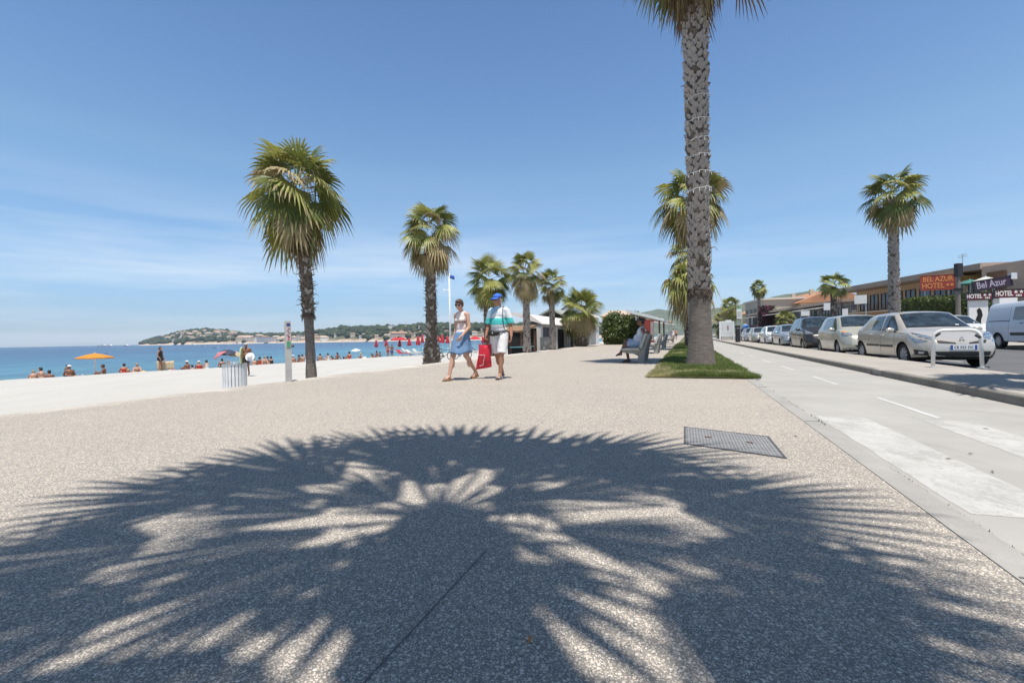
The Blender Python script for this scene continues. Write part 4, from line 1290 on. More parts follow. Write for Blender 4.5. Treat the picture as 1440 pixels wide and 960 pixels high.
def car(label, P, pm, loc, rz, group=None, name='parked_car', detail=2):
    B = Body(P); root = thing(name, label, P.get('cat', 'car'), loc, rz, group)
    H = P['H']; W = P['W']; r = P['wr']; ax = P['axles']; ww = .2
    # wheel wells cut out of the skin
    cut = MB()
    for x in ax:
        for sg in (-1, 1):
            T = Matrix.Translation((x, sg * (W / 2 - .05), r)) @ Matrix.Rotation(math.pi / 2, 4, 'X')
            cut.lathe([(r + .055, -.2), (r + .055, .2)], 28, 0, T)
    cme = cut.mesh('cutter'); fix_normals(cme)
    cobj = bpy.data.objects.new('cutter', cme); COL.objects.link(cobj)
    me = evaluated(B.raw.copy(), [('BOOLEAN', dict(operation='DIFFERENCE', object=cobj, solver='EXACT'))])
    bpy.data.objects.remove(cobj)
    me.materials.clear(); me.materials.append(pm); me.materials.append(UNDER)
    for p in me.polygons:
        c = p.center
        for x in ax:
            dx = math.hypot(c.x - x, c.z - r)
            if dx < r + .06 and abs(c.y) > W / 2 - .27 and (abs(dx - r - .055) < .012 and abs(p.normal.y) < .5 or (abs(c.y) < W / 2 - .22)):
                p.material_index = 1
        if c.z < .3 and p.normal.z < -.6: p.material_index = 1
        p.use_smooth = True
    me.set_sharp_from_angle(angle=R(38))
    body = link('body', me, [pm, UNDER], root)
    # glazing
    def part(nm, m, fn, parent=root, ang=35):
        mb = MB(); fn(mb)
        me_ = mb.mesh(nm, True, ang); fix_normals(me_)
        return link(nm, me_, m, parent)
    ws = P['screen']   # (x bottom, half width bottom, x top, half width top)
    part('windscreen', [GLASS], lambda q: B.patch(q, [(ws[0], -ws[1]), (ws[0], ws[1]), (ws[2], ws[3]), (ws[2], -ws[3])], 'z', n=(14, 10), off=.004))
    if P.get('rear'):
        rs_ = P['rear']
        part('rear_window', [GLASS], lambda q: B.patch(q, [(rs_[0], -rs_[1]), (rs_[0], rs_[1]), (rs_[2], rs_[3]), (rs_[2], -rs_[3])], 'z', n=(10, 6), off=.004))
    for sg in (1, -1):
        for wi, wdw in enumerate(P['side']):
            part('side_window', [GLASS], lambda q: B.patch(q, wdw, 'y', sg, (8, 8), .004))
        # black pillar/trim band round the glass
        for dl in P.get('doors', []):
            part('door_seam', [DARK], lambda q: B.patch(q, [(dl[0], dl[1]), (dl[0] + .009, dl[1]), (dl[2] + .009, dl[3]), (dl[2], dl[3])], 'y', sg, (1, 10), .0015, 0, .004))
        for hx, hz in P.get('handles', []):
            loc_, nr = B.hit((hx, 3 * sg, hz), (0, -sg, 0))
            mb = MB(); mb.tube([loc_ + Vector((-.09, -sg * .01, 0)), loc_ + Vector((-.07, sg * .028, 0)), loc_ + Vector((.07, sg * .028, 0)), loc_ + Vector((.09, -sg * .01, 0))], .013, 6)
            link('door_handle', mb.mesh('door_handle', True), P.get('hm', pm), root)
        if P.get('strip'):
            for x0, x1, z0, z1 in P['strip']:
                part('door_strip', [BLACKP], lambda q: B.patch(q, [(x0, z0), (x1, z0), (x1, z1), (x0, z1)], 'y', sg, (8, 2), .012))
        # mirror
        mx, mz = P['mirror']
        loc_, nr = B.hit((mx, 3 * sg, mz), (0, -sg, 0))
        mb = MB()
        mb.tube([loc_ + Vector((0, -sg * .02, -.03)), loc_ + Vector((0, sg * .07, -.02))], [.03, .022], 8, 1)
        mb.ell(loc_ + Vector((.01, sg * .155, .02)), (.055, .105, .072), 12, 0)
        mb.box(loc_ + Vector((-.042, sg * .155, .02)), (.012, .16, .1), 2)
        link('mirror', mb.mesh('mirror', True, 40), [P.get('mm', pm), BLACKP, GLASS], root)
        # lights
        for c4, m_ in P['lamps']:
            hl = part('headlight' if m_ is HEAD else 'indicator', m_, lambda q: B.near(q, [(x, y * sg, z) for x, y, z in c4], off=.008))
            if m_ is HEAD and detail > 1:
                for f in (.33, .68):
                    cc = (Vector(c4[0]) * (1 - f) + Vector(c4[1]) * f) * .45 + (Vector(c4[3]) * (1 - f) + Vector(c4[2]) * f) * .55
                    loc_, nr, _, _ = B.bvh.find_nearest(Vector((cc.x, cc.y * sg, cc.z)))
                    mb = MB(); mb.ell(loc_ + nr * .004, (.03, .042, .042), 12); link('reflector', mb.mesh('reflector', True), BULB, hl)
        for c4, m_ in P.get('tails', []):
            part('tail_light', m_, lambda q: B.near(q, [(x, y * sg, z) for x, y, z in c4], off=.006))
        # wheels
        for x in ax:
            ty, rim_ = wheel_meshes(r, ww, P.get('rimstyle', 0))
            wh = link('wheel', ty, RUBBER, root)
            wh.location = (x, sg * (W / 2 - ww / 2 - .025), r)
            wh.rotation_euler = (0, 0, 0 if sg < 0 else math.pi)
            link('rim', rim_, [P.get('rimm', ALLOY), UNDER], wh)
    for nm, c4, m_, nn in P.get('front', []):
        part(nm, m_, lambda q: B.patch(q, c4, 'x', 1, nn, .006))
    for nm, c4, m_, nn in P.get('back', []):
        part(nm, m_, lambda q: B.patch(q, c4, 'x', -1, nn, .006))
    # number plate
    pz = P['plate']
    loc_, nr = B.hit((4, 0, pz), (-1, 0, 0))
    mb = MB(); mb.box((loc_.x + .012, 0, pz), (.014, .52, .115)); mb.box((loc_.x + .0205, .236, pz), (.004, .045, .11), 1); mb.box((loc_.x + .0205, -.236, pz), (.004, .045, .11), 1)
    pl = mb.build('number_plate', [PLATE, PLATEB], root)
    if P.get('platetext'):
        lettering(P['platetext'], .092, INK, pl, (loc_.x + .021, 0, pz), (math.pi / 2, 0, math.pi / 2), .002, .0, .88)
    if P.get('badge'):
        bx, bz = P['badge']
        loc_, nr = B.hit((4, 0, bz), (-1, 0, 0))
        mb = MB()
        for a, b_ in (((0, .075), (.05, 0)), ((.05, 0), (0, -.075)), ((0, -.075), (-.05, 0)), ((-.05, 0), (0, .075))):
            mb.tube([(loc_.x + .014, a[0], bz + a[1]), (loc_.x + .014, b_[0], bz + b_[1])], .0115, 6)
        link('badge', mb.mesh('badge', True, 40), CHROME, root)
    # wipers
    mb = MB()
    for y0, y1 in ((.5, -.05), (-.02, -.52)):
        pts = []
        for k in range(6):
            y = (y0 + (y1 - y0) * k / 5) * ws[1] / .68
            q, nn = B.hit((ws[0] - .05 - .03 * k / 5, y, 4), (0, 0, -1))
            pts.append(q + nn * .016)
        mb.tube(pts, .008, 5)
    link('wipers', mb.mesh('wipers', True), BLACKP, root)
    # a sticker behind the screen
    if P.get('sticker'):
        sx, sy = P['sticker']
        part('sticker', mat('sticker_white', (.7, .72, .75), .4, 0, .2, 40), lambda q: B.patch(q, [(sx, sy), (sx - .06, sy), (sx - .06, sy + .07), (sx, sy + .07)], 'z', n=(3, 3), off=.006))
    if P.get('antenna'):
        ax_, = P['antenna']
        q, nn = B.hit((ax_, 0, 4), (0, 0, -1))
        mb = MB(); mb.tube([q, q + Vector((-.12, 0, .2))], [.008, .003], 5); link('aerial', mb.mesh('aerial'), BLACKP, root)
    for nm, bx_, sz, m_ in P.get('extra', []):
        mb = MB(); mb.box(bx_, sz); mb.build(nm, m_, root)
    return root

def hatch(L=3.99, W=1.72, H=1.49, wb=2.575, wr=.305, belt=.93, hood=.98, nose=.70, screen0=1.02, roof0=.28, roof1=-1.15, **kw):
    xf, xr = L / 2, -L / 2
    P = dict(L=L, W=W, H=H, wr=wr, axles=(xf - .86, xf - .86 - wb), fr=.62, rr=.5, fk=.30, rk=.2,
             bottom=[(xf, .30), (xf - .10, .23), (xf - .5, .185), (xr + .5, .2), (xr + .1, .28), (xr, .36)],
             top=[(xf, nose - .03), (xf - .05, nose + .015), (xf - .25, nose + .09), (xf - .65, hood - .065), (screen0 + .05, hood), (screen0 - .02, hood + .025), (roof0, H - .035), (roof0 - .45, H), (roof1 + .2, H - .02), (roof1, H - .07), (xr + .16, .98), (xr + .06, .9), (xr, .7)],
             belt=[(xf, nose), (xf - .6, hood - .09), (screen0, belt - .02), (0, belt + .0), (roof1, belt + .06), (xr, belt + .04)],
             screen=(screen0 - .03, W * .40, roof0 + .03, W * .325), rear=(xr + .17, W * .33, roof1 + .03, W * .28),
             mirror=(screen0 - .28, belt + .02), plate=.52)
    b_ = belt + .035; t_ = H - .105
    k = (screen0 - roof0) / (H - hood)
    xa = screen0 - .10; xat = xa - (t_ - b_) * k * .98
    xB = -.08
    P['side'] = [[(xa - .10, b_ - .005), (xB + .03, b_), (xB + .03, t_ + .005), (xat - .02, t_ - .01)], [(xB - .05, b_), (roof1 + .42, b_ + .02), (roof1 + .50, t_ - .005), (xB - .05, t_ + .005)]]
    P['doors'] = [(xf - 1.28, .32, xf - 1.30, belt), (xB - .02, .28, xB - .02, belt), (roof1 + .28, .62, roof1 + .33, belt)]
    P['handles'] = [(xB + .12, belt - .09), (roof1 + .42, belt - .07)]
    P['lamps'] = [([(xf - .10, W * .27, nose - .075), (xf - .36, W * .47, nose - .06), (xf - .66, W * .47, nose + .16), (xf - .30, W * .30, nose + .06)], HEAD)]
    P['tails'] = [([(xr + .05, W * .40, .78), (xr + .2, W * .46, .78), (xr + .25, W * .44, 1.1), (xr + .15, W * .38, 1.1)], REDL)]
    P['front'] = [('lower_grille', [(-W * .30, .30), (W * .30, .30), (W * .33, .43), (-W * .33, .43)], BLACKP, (12, 3))]
    P.update(kw)
    return P
def carloc(s, t=6.2): return road(s, t, zroad(t))
# a car's nose (+x) points back along the road towards the camera
def facing(extra=0.0): return math.atan2(-RS.y, -RS.x) + extra
PK = 'cars parked along the island'
W_ = 1.72
PB = paint('champagne', (.54, .495, .43), .35, .28)
clio = hatch(platetext='CE 023 DC', badge=(0, .70), sticker=(.93, .42),
             strip=[(.62, -.12, .50, .56), (-.2, -.98, .51, .57)], rimm=mat('wheel_trim', (.36, .36, .38), .45, .4, .15, 9), antenna=(.15,),
             front=[('lower_grille', [(-.58, .295), (.58, .295), (.62, .42), (-.62, .42)], BLACKP, (14, 3)),
                    ('fog_lamp_surround', [(-.80, .33), (-.63, .31), (-.655, .43), (-.82, .47)], BLACKP, (4, 3)), ('fog_lamp_surround', [(.80, .33), (.63, .31), (.655, .43), (.82, .47)], BLACKP, (4, 3)),
                    ('grille_slot', [(-.46, .625), (-.13, .605), (-.13, .635), (-.50, .705)], BLACKP, (8, 3)), ('grille_slot', [(.46, .625), (.13, .605), (.13, .635), (.50, .705)], BLACKP, (8, 3)),
                    ('fog_lamp', [(-.765, .355), (-.70, .345), (-.70, .41), (-.765, .42)], HEAD, (3, 3)), ('fog_lamp', [(.765, .355), (.70, .345), (.70, .41), (.765, .42)], HEAD, (3, 3))])
car('champagne beige hatchback nearest the camera, behind the white hoop barrier', clio, PB, road(16.3, 6.18, zroad(6.2)), facing(R(3.5)), PK)
PM = paint('pale_gold', (.50, .485, .41), .4, .3)
modus = hatch(L=3.80, W=1.70, H=1.60, wb=2.48, belt=1.0, hood=1.09, nose=.80, screen0=1.12, roof0=.42, roof1=-1.25, badge=(0, .80), sticker=(1.02, .45), hm=PM)
modus['lamps'] = [([(1.72, .52, .74), (1.5, .79, .78), (1.40, .78, .98), (1.62, .54, .90)], HEAD), ([(1.56, .62, .915), (1.44, .78, .94), (1.38, .77, 1.02), (1.48, .64, .99)], AMBER)]
modus['front'] = [('lower_grille', [(-.42, .36), (.42, .36), (.50, .46), (-.50, .46)], BLACKP, (12, 3)), ('grille_slot', [(-.25, .74), (.25, .74), (.30, .80), (-.30, .80)], BLACKP, (8, 2))]
car('pale greenish gold tall hatchback with amber corner lamps', modus, PM, carloc(21.7), facing(), PK)
PD = paint('charcoal', (.04, .038, .038), .4, .3)
van_ = hatch(L=4.15, W=1.76, H=1.72, wb=2.66, wr=.32, belt=1.05, hood=1.14, nose=.84, screen0=1.25, roof0=.55, roof1=-1.5)
van_['lamps'] = [([(1.88, .50, .82), (1.66, .82, .86), (1.50, .80, 1.06), (1.74, .55, .96)], HEAD)]
van_['front'] = [('lower_grille', [(-.5, .34), (.5, .34), (.55, .58), (-.55, .58)], BLACKP, (12, 4))]
car('dark charcoal high-roofed car with clear almond headlamps', van_, PD, carloc(27.3), facing(), PK)
PLB = paint('pale_silver_blue', (.42, .46, .50), .5, .3)
golf = hatch(L=4.2, W=1.74, H=1.46, wb=2.51, belt=.94, hood=.98, nose=.70, rimstyle=1)
golf['front'] = [('upper_grille', [(-.45, .63), (.45, .63), (.45, .70), (-.45, .70)], BLACKP, (8, 2)), ('lower_grille', [(-.6, .3), (.6, .3), (.62, .40), (-.62, .40)], BLACKP, (10, 3)), ('bumper_strip', [(-.72, .44), (.72, .44), (.72, .49), (-.72, .49)], BLACKP, (12, 2))]
car('silver blue hatchback parked behind the dark high-roofed car', golf, PLB, carloc(33.1), facing(), PK)
PW = paint('white', (.76, .76, .75), .0, .3)
whi = hatch(L=4.0, W=1.7, H=1.48, rimstyle=1)
whi['front'] = [('upper_grille', [(-.5, .60), (.5, .60), (.55, .68), (-.55, .68)], BLACKP, (8, 2)), ('lower_grille', [(-.65, .28), (.65, .28), (.6, .44), (-.6, .44)], BLACKP, (10, 3))]
car('glossy white hatchback with a broad black lower grille', whi, PW, carloc(38.7), facing(), PK)
car('pale gold saloon behind the glossy white hatchback', hatch(L=4.1, H=1.47), PM, carloc(45.6), facing(), PK)
PS = paint('silver', (.45, .46, .47), .5, .3)
car('silver car with its mirrors out, beside the stop sign pole', hatch(L=4.0, H=1.5), PS, carloc(51.2), facing(), PK)
car('dark car behind the silver one, by the black bin', hatch(L=4.1, H=1.5), PD, carloc(57), facing(), PK)
car('pale car far along, showing left of the white notice board', hatch(L=4.2, H=1.55), PW, carloc(88.0, 6.3), facing(), PK)
car('dark blue car far along, right behind the pale one by the notice board', hatch(L=4.2, H=1.5), paint('navy', (.03, .05, .11), .3), carloc(95.0, 6.3), facing(), PK)
# on the road
wr_ = hatch(L=4.35, W=1.8, H=1.62, belt=1.0, hood=1.08, nose=.8, wb=2.6, screen0=1.1, roof0=.25, roof1=-1.45, sticker=(.98, .5))
car('tall white car parked behind the white van across the road', wr_, PW, road(32.3, 13.75, .02), facing(R(0)), None, 'parked_car')
# white panel van
PVW = mat('paint_van', (.60, .645, .72), .38, 0, .05, 2, coat=.4)
L, W, H = 5.0, 1.90, 1.98
vp = dict(L=L, W=W, H=H, wr=.32, axles=(L / 2 - .95, -L / 2 + .93), fr=.6, rr=.25, fk=.28, rk=.05, tum=.13, soft=.03, cat='van',
          bottom=[(2.5, .32), (2.3, .24), (-2.3, .28), (-2.5, .34)],
          top=[(2.5, .82), (2.42, .92), (2.15, 1.05), (1.75, 1.17), (1.70, 1.2), (1.0, 1.88), (.6, 1.96), (0, 1.98), (-2.2, 1.96), (-2.42, 1.92), (-2.47, 1.75), (-2.5, .8)],
          belt=[(2.5, .85), (1.8, 1.06), (1.5, 1.12), (-2.5, 1.16)],
          screen=(1.68, .74, 1.02, .64), side=[[(1.28, 1.17), (.45, 1.17), (.45, 1.72), (.82, 1.72)], [(.20, 1.20), (-.62, 1.20), (-.60, 1.74), (.18, 1.74)]],
          doors=[(.34, .3, .34, 1.85), (-.85, .3, -.83, 1.85)], handles=[(.22, 1.06), (-.05, 1.06)], hm=BLACKP, mm=BLACKP,
          strip=[(1.35, .4, .56, .68), (.28, -.72, .56, .68), (-.86, -2.2, 1.16, 1.19)], mirror=(1.25, 1.18), plate=.5,
          lamps=[([(2.28, .55, .78), (2.08, .86, .82), (1.95, .85, 1.02), (2.2, .6, .94)], HEAD)], tails=[([(-2.47, .86, .9), (-2.38, .93, .9), (-2.38, .9, 1.5), (-2.46, .84, 1.5)], REDL)],
          front=[('lower_grille', [(-.6, .32), (.6, .32), (.6, .5), (-.6, .5)], BLACKP, (10, 3))])
car('white panel van with a square side window at the edge of the road', vp, PVW, road(24.5, 13.6, 0.0), facing(), None, 'van')
# ================================================================== buildings across the road
STUC = mat('hotel_render', (.60, .43, .28), .9, var=.08, vs=.8)
STUCP = mat('pink_render', (.55, .40, .31), .9, var=.08, vs=.8)
BRWN = mat('brown_wood', (.14, .07, .04), .75, var=.2, vs=3)
EAVE = mat('roof_fascia', (.36, .285, .23), .85, var=.1, vs=1)
GREYB = mat('grey_cladding', (.20, .20, .215), .7, var=.1, vs=.7)
GREYL = mat('light_grey_render', (.36, .355, .35), .85, var=.08, vs=.6)
AWN = mat('pale_awning', (.66, .65, .62), .8, var=.08, vs=1.5)
RAILM = mat('dark_rail', (.05, .05, .06), .6, var=.1)
def facade(name, label, a, b, cat='building'):
    """an Empty at plan point a whose +X runs to plan point b; +Y goes into the building"""
    d = Vector(b) - Vector(a)
    o = thing(name, label, cat, (a[0], a[1], 0), math.atan2(d.y, d.x))
    return o, d.length
_wm = {}
def window(parent, x, z, w_, h_, y=0.0, frame=BRWN, mull=1, glass=WINDOW):
    key = (round(w_, 2), round(h_, 2), mull, frame.name)
    if key not in _wm:
        f = MB(); t = .07
        f.box((0, 0, h_ / 2 - t / 2), (w_, .12, t)); f.box((0, 0, -h_ / 2 + t / 2), (w_, .12, t))
        for i in range(mull + 2):
            f.box((-w_ / 2 + t / 2 + i * (w_ - t) / (mull + 1), 0.0, 0), (t, .11, h_ - 2 * t))
        g_ = MB(); g_.box((0, .02, 0), (w_ - .1, .03, h_ - .1))
        _wm[key] = (f.mesh('window'), g_.mesh('pane'))
    a, b_ = _wm[key]
    f = link('window', a, frame, parent, (x, y, z)); link('pane', b_, glass, f)
    return f
# hotel: runs from its far end to the near end outside the frame
far_, near_ = (43.6, 57.5), (40.0, 30.0)
hb, Lh = facade('hotel_building', 'long two-storey ochre hotel with a brown overhanging roof behind the hedge', far_, near_)
m_ = MB(); m_.box((Lh / 2, 6, 3.35), (Lh, 12, 6.7)); m_.build('wall', STUC, hb)
m_ = MB(); m_.box((Lh * .36, 4.9, 6.98), (Lh * .72 + 1.2, 14.6, .55)); m_.box((Lh * .36, 4.9, 7.27), (Lh * .72 + .8, 14.2, .1)); m_.build('roof', EAVE, hb)
m_ = MB(); m_.box((Lh * .87, 5.0, 3.45), (Lh * .26, 14.5, 6.9)); m_.build('gable_block', STUCP, hb)
m_ = MB(); m_.box((Lh * .79, -2.34, 4.9), (1.5, .16, 2.7)); m_.build('door', BRWN, hb)
m_ = MB(); m_.box((Lh * .38, -.95, 3.52), (Lh * .72, 1.9, .2)); m_.build('balcony_slab', STUC, hb)
for i in range(10):
    window(hb, 1.5 + i * 1.95, 4.95, 1.45, 2.1, -.05, BRWN if i < 5 else GREYB, 1)
    window(hb, 1.5 + i * 1.95, 1.75, 1.45, 2.1, -.05, BRWN, 1)
m_ = MB()
for i in range(60): m_.box((.2 + i * .335, -1.85, 4.1), (.03, .03, .95))
m_.box((Lh * .37, -1.85, 4.6), (Lh * .72, .06, .06)); m_.box((Lh * .37, -1.85, 3.7), (Lh * .72, .05, .05)); m_.build('railing', RAILM, hb)
m_ = MB(); m_.box((Lh * .6, -1.6, 6.35), (3.6, 2.4, .07), rx=R(-9)); m_.build('awning', mat('yellow_awning', (.55, .38, .13), .8), hb)
m_ = MB(); m_.tube([(Lh * .52, 1, 7.3), (Lh * .52, 1, 9.3)], .03, 6)
for k in range(5): m_.tube([(Lh * .52 - .5, 1, 9.2 - k * .09), (Lh * .52 + .5, 1, 9.25 - k * .09)], .012, 4)
m_.build('aerial', STEEL, hb)

hb.scale = (1, 1, .86)
# grey shops, far part of the row
sb, Ls = facade('shop_building', 'low grey two-storey shop row with pale awnings beyond the hotel', (55, 104), (45.2, 60.5))
m_ = MB(); m_.box((Ls / 2, 6, 3.1), (Ls, 12, 6.2)); m_.build('wall', GREYL, sb)
m_ = MB(); m_.box((Ls / 2, 5.4, 6.4), (Ls + .6, 13.4, .45)); m_.build('roof', EAVE, sb)
for i in range(3):
    m_ = MB(); x = 6 + i * 14.5
    m_.box((x, -1.2, 5.55 + .1), (10.5, 2.6, .09), rx=R(11)); m_.build('awning', AWN, sb)
for i in range(11):
    window(sb, 2.4 + i * 3.9, 4.45, 2.9, 1.9, -.05, GREYB, 2)
    window(sb, 2.4 + i * 3.9, 1.55, 3.1, 2.4, -.05, GREYB, 2)
m_ = MB(); m_.box((Ls / 2, -.3, 3.1), (Ls, .5, .6)); m_.build('shop_fascia', mat('maroon_fascia', (.17, .06, .06), .7, var=.3, vs=.3), sb)
for i in range(8):
    m_ = MB(); m_.box((1.0 + i * 6.1, -.8, 3.0), (.3, .3, 6.0)); m_.build('column', GREYB, sb)
sb.scale = (1, 1, .78)
# white and red hanging boards on the row
def board(label, u, d, y0, y1, wpx, m, rz=0.0, post=True, group=None):
    z1, z0 = zat(u, y0, d), zat(u, y1, d)
    b_ = thing('sign_board', label, 'sign', at(u, d, 0), heading(*at(u, d)[:2]) + rz, group)
    w_ = wpx / FPX * d
    mb = MB(); mb.box((0, 0, (z0 + z1) / 2), (w_, .12, z1 - z0)); mb.build('panel', m, b_)
    mb = MB(); mb.tube([(w_ / 2 - .08, .12, 0), (w_ / 2 - .08, .12, z1)], .05, 6); mb.build('post', STEEL, b_)
    return b_, w_, z0, z1
board('plain white board on a post before the hotel balcony', 1211, 44, 415, 427, 14, WHITE)
board('small white board on a post left of the hotel hedge', 1189, 50, 434, 446, 6.5, WHITE)
board('white over red board beside the young reddish palm', 1165, 50, 426, 436, 10, WHITE)
board('white board above the shop awnings left of the young palm', 1133, 60, 437, 444, 10, WHITE)
# block with the orange tiled roof
ob, Lo = facade('tiled_building', 'cream block with a long orange tiled roof behind the grey shop row', (68.5, 128), (61, 96))
m_ = MB(); m_.box((Lo / 2, 6, 3.55), (Lo, 12, 7.1)); m_.build('wall', mat('cream_render', (.55, .48, .34), .9, var=.06, vs=.5), ob)
m_ = MB(); m_.add([(-1, -1.2, 7.0), (Lo + 1, -1.2, 7.0), (Lo + 1, 6, 9.9), (-1, 6, 9.9), (-1, 13.2, 7.0), (Lo + 1, 13.2, 7.0)], [(0, 1, 2, 3), (3, 2, 5, 4), (0, 3, 4), (1, 5, 2), (0, 4, 5, 1)])
rf = m_.build('roof', mat('orange_tile', (.42, .21, .12), .9, var=.18, vs=.5), ob)
for i in range(3):
    m_ = MB(); m_.box((4 + i * 11, 4.6, 9.8), (.9, .8, 1.1)); m_.build('chimney', mat('cream_render', (.5,) * 3), rf)
for i in range(9):
    window(ob, 2 + i * 3.6, 5.6, 1.5, 1.6, -.05, BRWN, 1)
yb, Ly = facade('small_house', 'small ochre house with a stepped tiled roof left of the bougainvillea', (62, 122), (63.8, 117))
m_ = MB(); m_.box((Ly / 2, 3.5, 3), (Ly, 7, 6)); m_.build('wall', mat('ochre_render', (.58, .44, .25), .9, var=.06, vs=.5), yb)
m_ = MB(); m_.add([(-.5, -.6, 6), (Ly + .5, -.6, 6), (Ly + .5, 3.5, 7.7), (-.5, 3.5, 7.7), (-.5, 7.6, 6), (Ly + .5, 7.6, 6)], [(0, 1, 2, 3), (3, 2, 5, 4), (0, 3, 4), (1, 5, 2), (0, 4, 5, 1)]); m_.build('roof', mat('orange_tile', (.4, .2, .1)), yb)
window(yb, Ly * .3, 4, 1.1, 1.4, -.05, BRWN, 0); window(yb, Ly * .7, 4, 1.1, 1.4, -.05, BRWN, 0)
kb, Lk = facade('block_building', 'plain beige block behind the squat palm, under the orange roof', (57.5, 112), (54.6, 99))
m_ = MB(); m_.box((Lk / 2, 4, 4.0), (Lk, 8, 8.0)); m_.build('wall', mat('beige_render', (.42, .38, .31), .9, var=.06, vs=.5), kb)
m_ = MB(); m_.box((Lk / 2, 4, 8.2), (Lk + .8, 8.8, .4)); m_.build('roof', mat('pale_coping', (.6, .57, .5), .9), kb)
for i in range(4): window(kb, 1.8 + i * 3.2, 5.6, 1.6, 1.6, -.05, BRWN, 1)
# bougainvillea
bv = thing('bougainvillea', 'purple bougainvillea climbing beside the tall palm and ochre house', 'climbing plant', at(1079, 90, 0))
def col_fn(w_, d_, h_):
    def f(g):
        z = g.random() ** .8 * h_; k = 1 - .35 * abs(z / h_ - .55)
        return np.array([w_ * k * (g.random() - .5) * 1.1, d_ * (g.random() - .5), z])
    return f
link('foliage', leaf_cloud(31, 2600, col_fn(2.6, 2.0, 6.2), .22), [mat('bract_purple', (.16, .02, .07), .7, var=.3, vs=.6), mat('bract_dark', (.07, .02, .035), .7, var=.3, vs=.6), mat('bract_green', (.05, .06, .025), .7, var=.3, vs=.6)], bv)
m_ = MB(); m_.tube([(0, 0, 0), (.2, 0, 2.5), (-.2, .1, 5)], [.14, .1, .04], 6); m_.build('stem', BARK_D, bv)
# clipped hedge in front of the hotel
hd0, hd1 = road(52.4, 18.6), road(41.6, 18.3)
Lhd = (hd1 - hd0).length
hg = thing('hedge', 'tall dense dark green clipped hedge in front of the ochre hotel', 'hedge', hd0, math.atan2((hd1 - hd0).y, (hd1 - hd0).x))
def hedge_fn(g):
    x = g.random() * Lhd; top = 3.5 + .2 * math.sin(x * .55) + .16 * mnoise.noise(Vector((x * .9, 2, 0)))
    if g.random() < .55: return np.array([x, -.15 + .3 * abs(g.normal()) * .6 - .1, g.random() * top])
    if g.random() < .6: return np.array([x, 1.5 * g.random(), top * (1 - .06 * abs(g.normal()))])
    return np.array([x if g.random() < .6 else (Lhd if g.random() < .5 else 0), 1.5 * g.random(), g.random() * top])
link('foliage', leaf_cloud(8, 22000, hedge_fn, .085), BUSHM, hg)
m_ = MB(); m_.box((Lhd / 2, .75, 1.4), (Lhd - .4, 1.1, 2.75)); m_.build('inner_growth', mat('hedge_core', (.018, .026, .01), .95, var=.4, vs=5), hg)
h2 = thing('hedge', 'dark rounded hedge behind the white statue panel and purple sign', 'hedge', at(1394, 33.5), YAW)
link('foliage', leaf_cloud(9, 5000, dome(1.5, 1.2, 3.3), .1), BUSHM, h2)

# hotel signs -----------------------------------------------------------------
RED = mat('sign_red', (.33, .055, .035), .6, var=.06, vs=2)
ORN = mat('sign_orange_letters', (.78, .30, .09), .6, var=0)
PUR = mat('sign_purple', (.045, .022, .05), .55, var=.06, vs=2)
MAR = mat('sign_maroon', (.15, .018, .03), .55, var=.06, vs=2)
LETW = mat('pale_letters', (.76, .74, .72), .6, var=0)
LETL = mat('lilac_letters', (.42, .38, .48), .6, var=0)
def star(mb, c, r, y, m=0):
    pts = [(c[0] + (r if k % 2 == 0 else r * .42) * math.sin(k * math.pi / 5), c[1] + (r if k % 2 == 0 else r * .42) * math.cos(k * math.pi / 5)) for k in range(10)]
    mb.prism(pts, y, y - .012, m)
def hotel_sign(label, u, d, x0, x1, y0, y1, m, rz, pole=None):
    w_ = (x1 - x0) / FPX * d; uc = (x0 + x1) / 2
    zt, zb_ = zat(uc, y0, d), zat(uc, y1, d)
    s = thing('hotel_sign', label, 'sign', at(uc, d, 0), rz)
    w_ /= max(.5, math.cos(rz))
    mb = MB(); mb.box((0, 0, (zt + zb_) / 2), (w_, .14, zt - zb_)); mb.build('panel', m, s)
    fr = MB()
    for z in (zt, zb_): fr.box((0, -.01, z), (w_ + .06, .17, .05))
    for x in (-w_ / 2, w_ / 2): fr.box((x, -.01, (zt + zb_) / 2), (.05, .17, zt - zb_ - .05))
    fr.build('frame', BLACKP if m is not RED else RED, s)
    return s, w_, zt, zb_
s, w_, zt, zb_ = hotel_sign('red board with orange lettering and two stars above the hedge', 0, 39.5, 1302, 1336, 387, 407.5, RED, R(-24))
hh = zt - zb_
lettering('BEL AZUR', hh * .5, ORN, s, (0, -.085, zb_ + hh * .72), bold=.006, sx=w_ * .9 / (hh * .5 * 4.5))
lettering('HOTEL', hh * .5, ORN, s, (-w_ * .14, -.085, zb_ + hh * .27), bold=.006, sx=w_ * .62 / (hh * .5 * 2.95))
st1 = MB(); star(st1, (w_ * .29, zb_ + hh * .3), hh * .12, -.075); st1.build('star_mark', ORN, s)
st1 = MB(); star(st1, (w_ * .41, zb_ + hh * .3), hh * .12, -.075); st1.build('star_mark', ORN, s)
mb = MB()
for x in (-w_ * .35, w_ * .35): mb.tube([(x, .12, 0), (x, .12, zb_ + hh * .8)], .05, 6)
mb.build('posts', STEEL, s)
s, w_, zt, zb_ = hotel_sign('dark purple board lettered in lilac, tilted high beside the terrace', 0, 30, 1374, 1415, 392, 406, PUR, R(-16))
hh = zt - zb_
for o_ in list(s.children): o_.rotation_euler = (0, R(-9), 0); o_.location = (-.0 - zt * math.sin(R(9)) * -1, 0, zt * (1 - math.cos(R(9))))
pn = [o_ for o_ in s.children if o_.name.startswith('panel')][0]
lettering('Bel Azur', hh * .95, LETL, pn, (-.1, -.085, (zt + zb_) / 2), bold=.008, sx=w_ * .84 / (hh * .95 * 3.75))
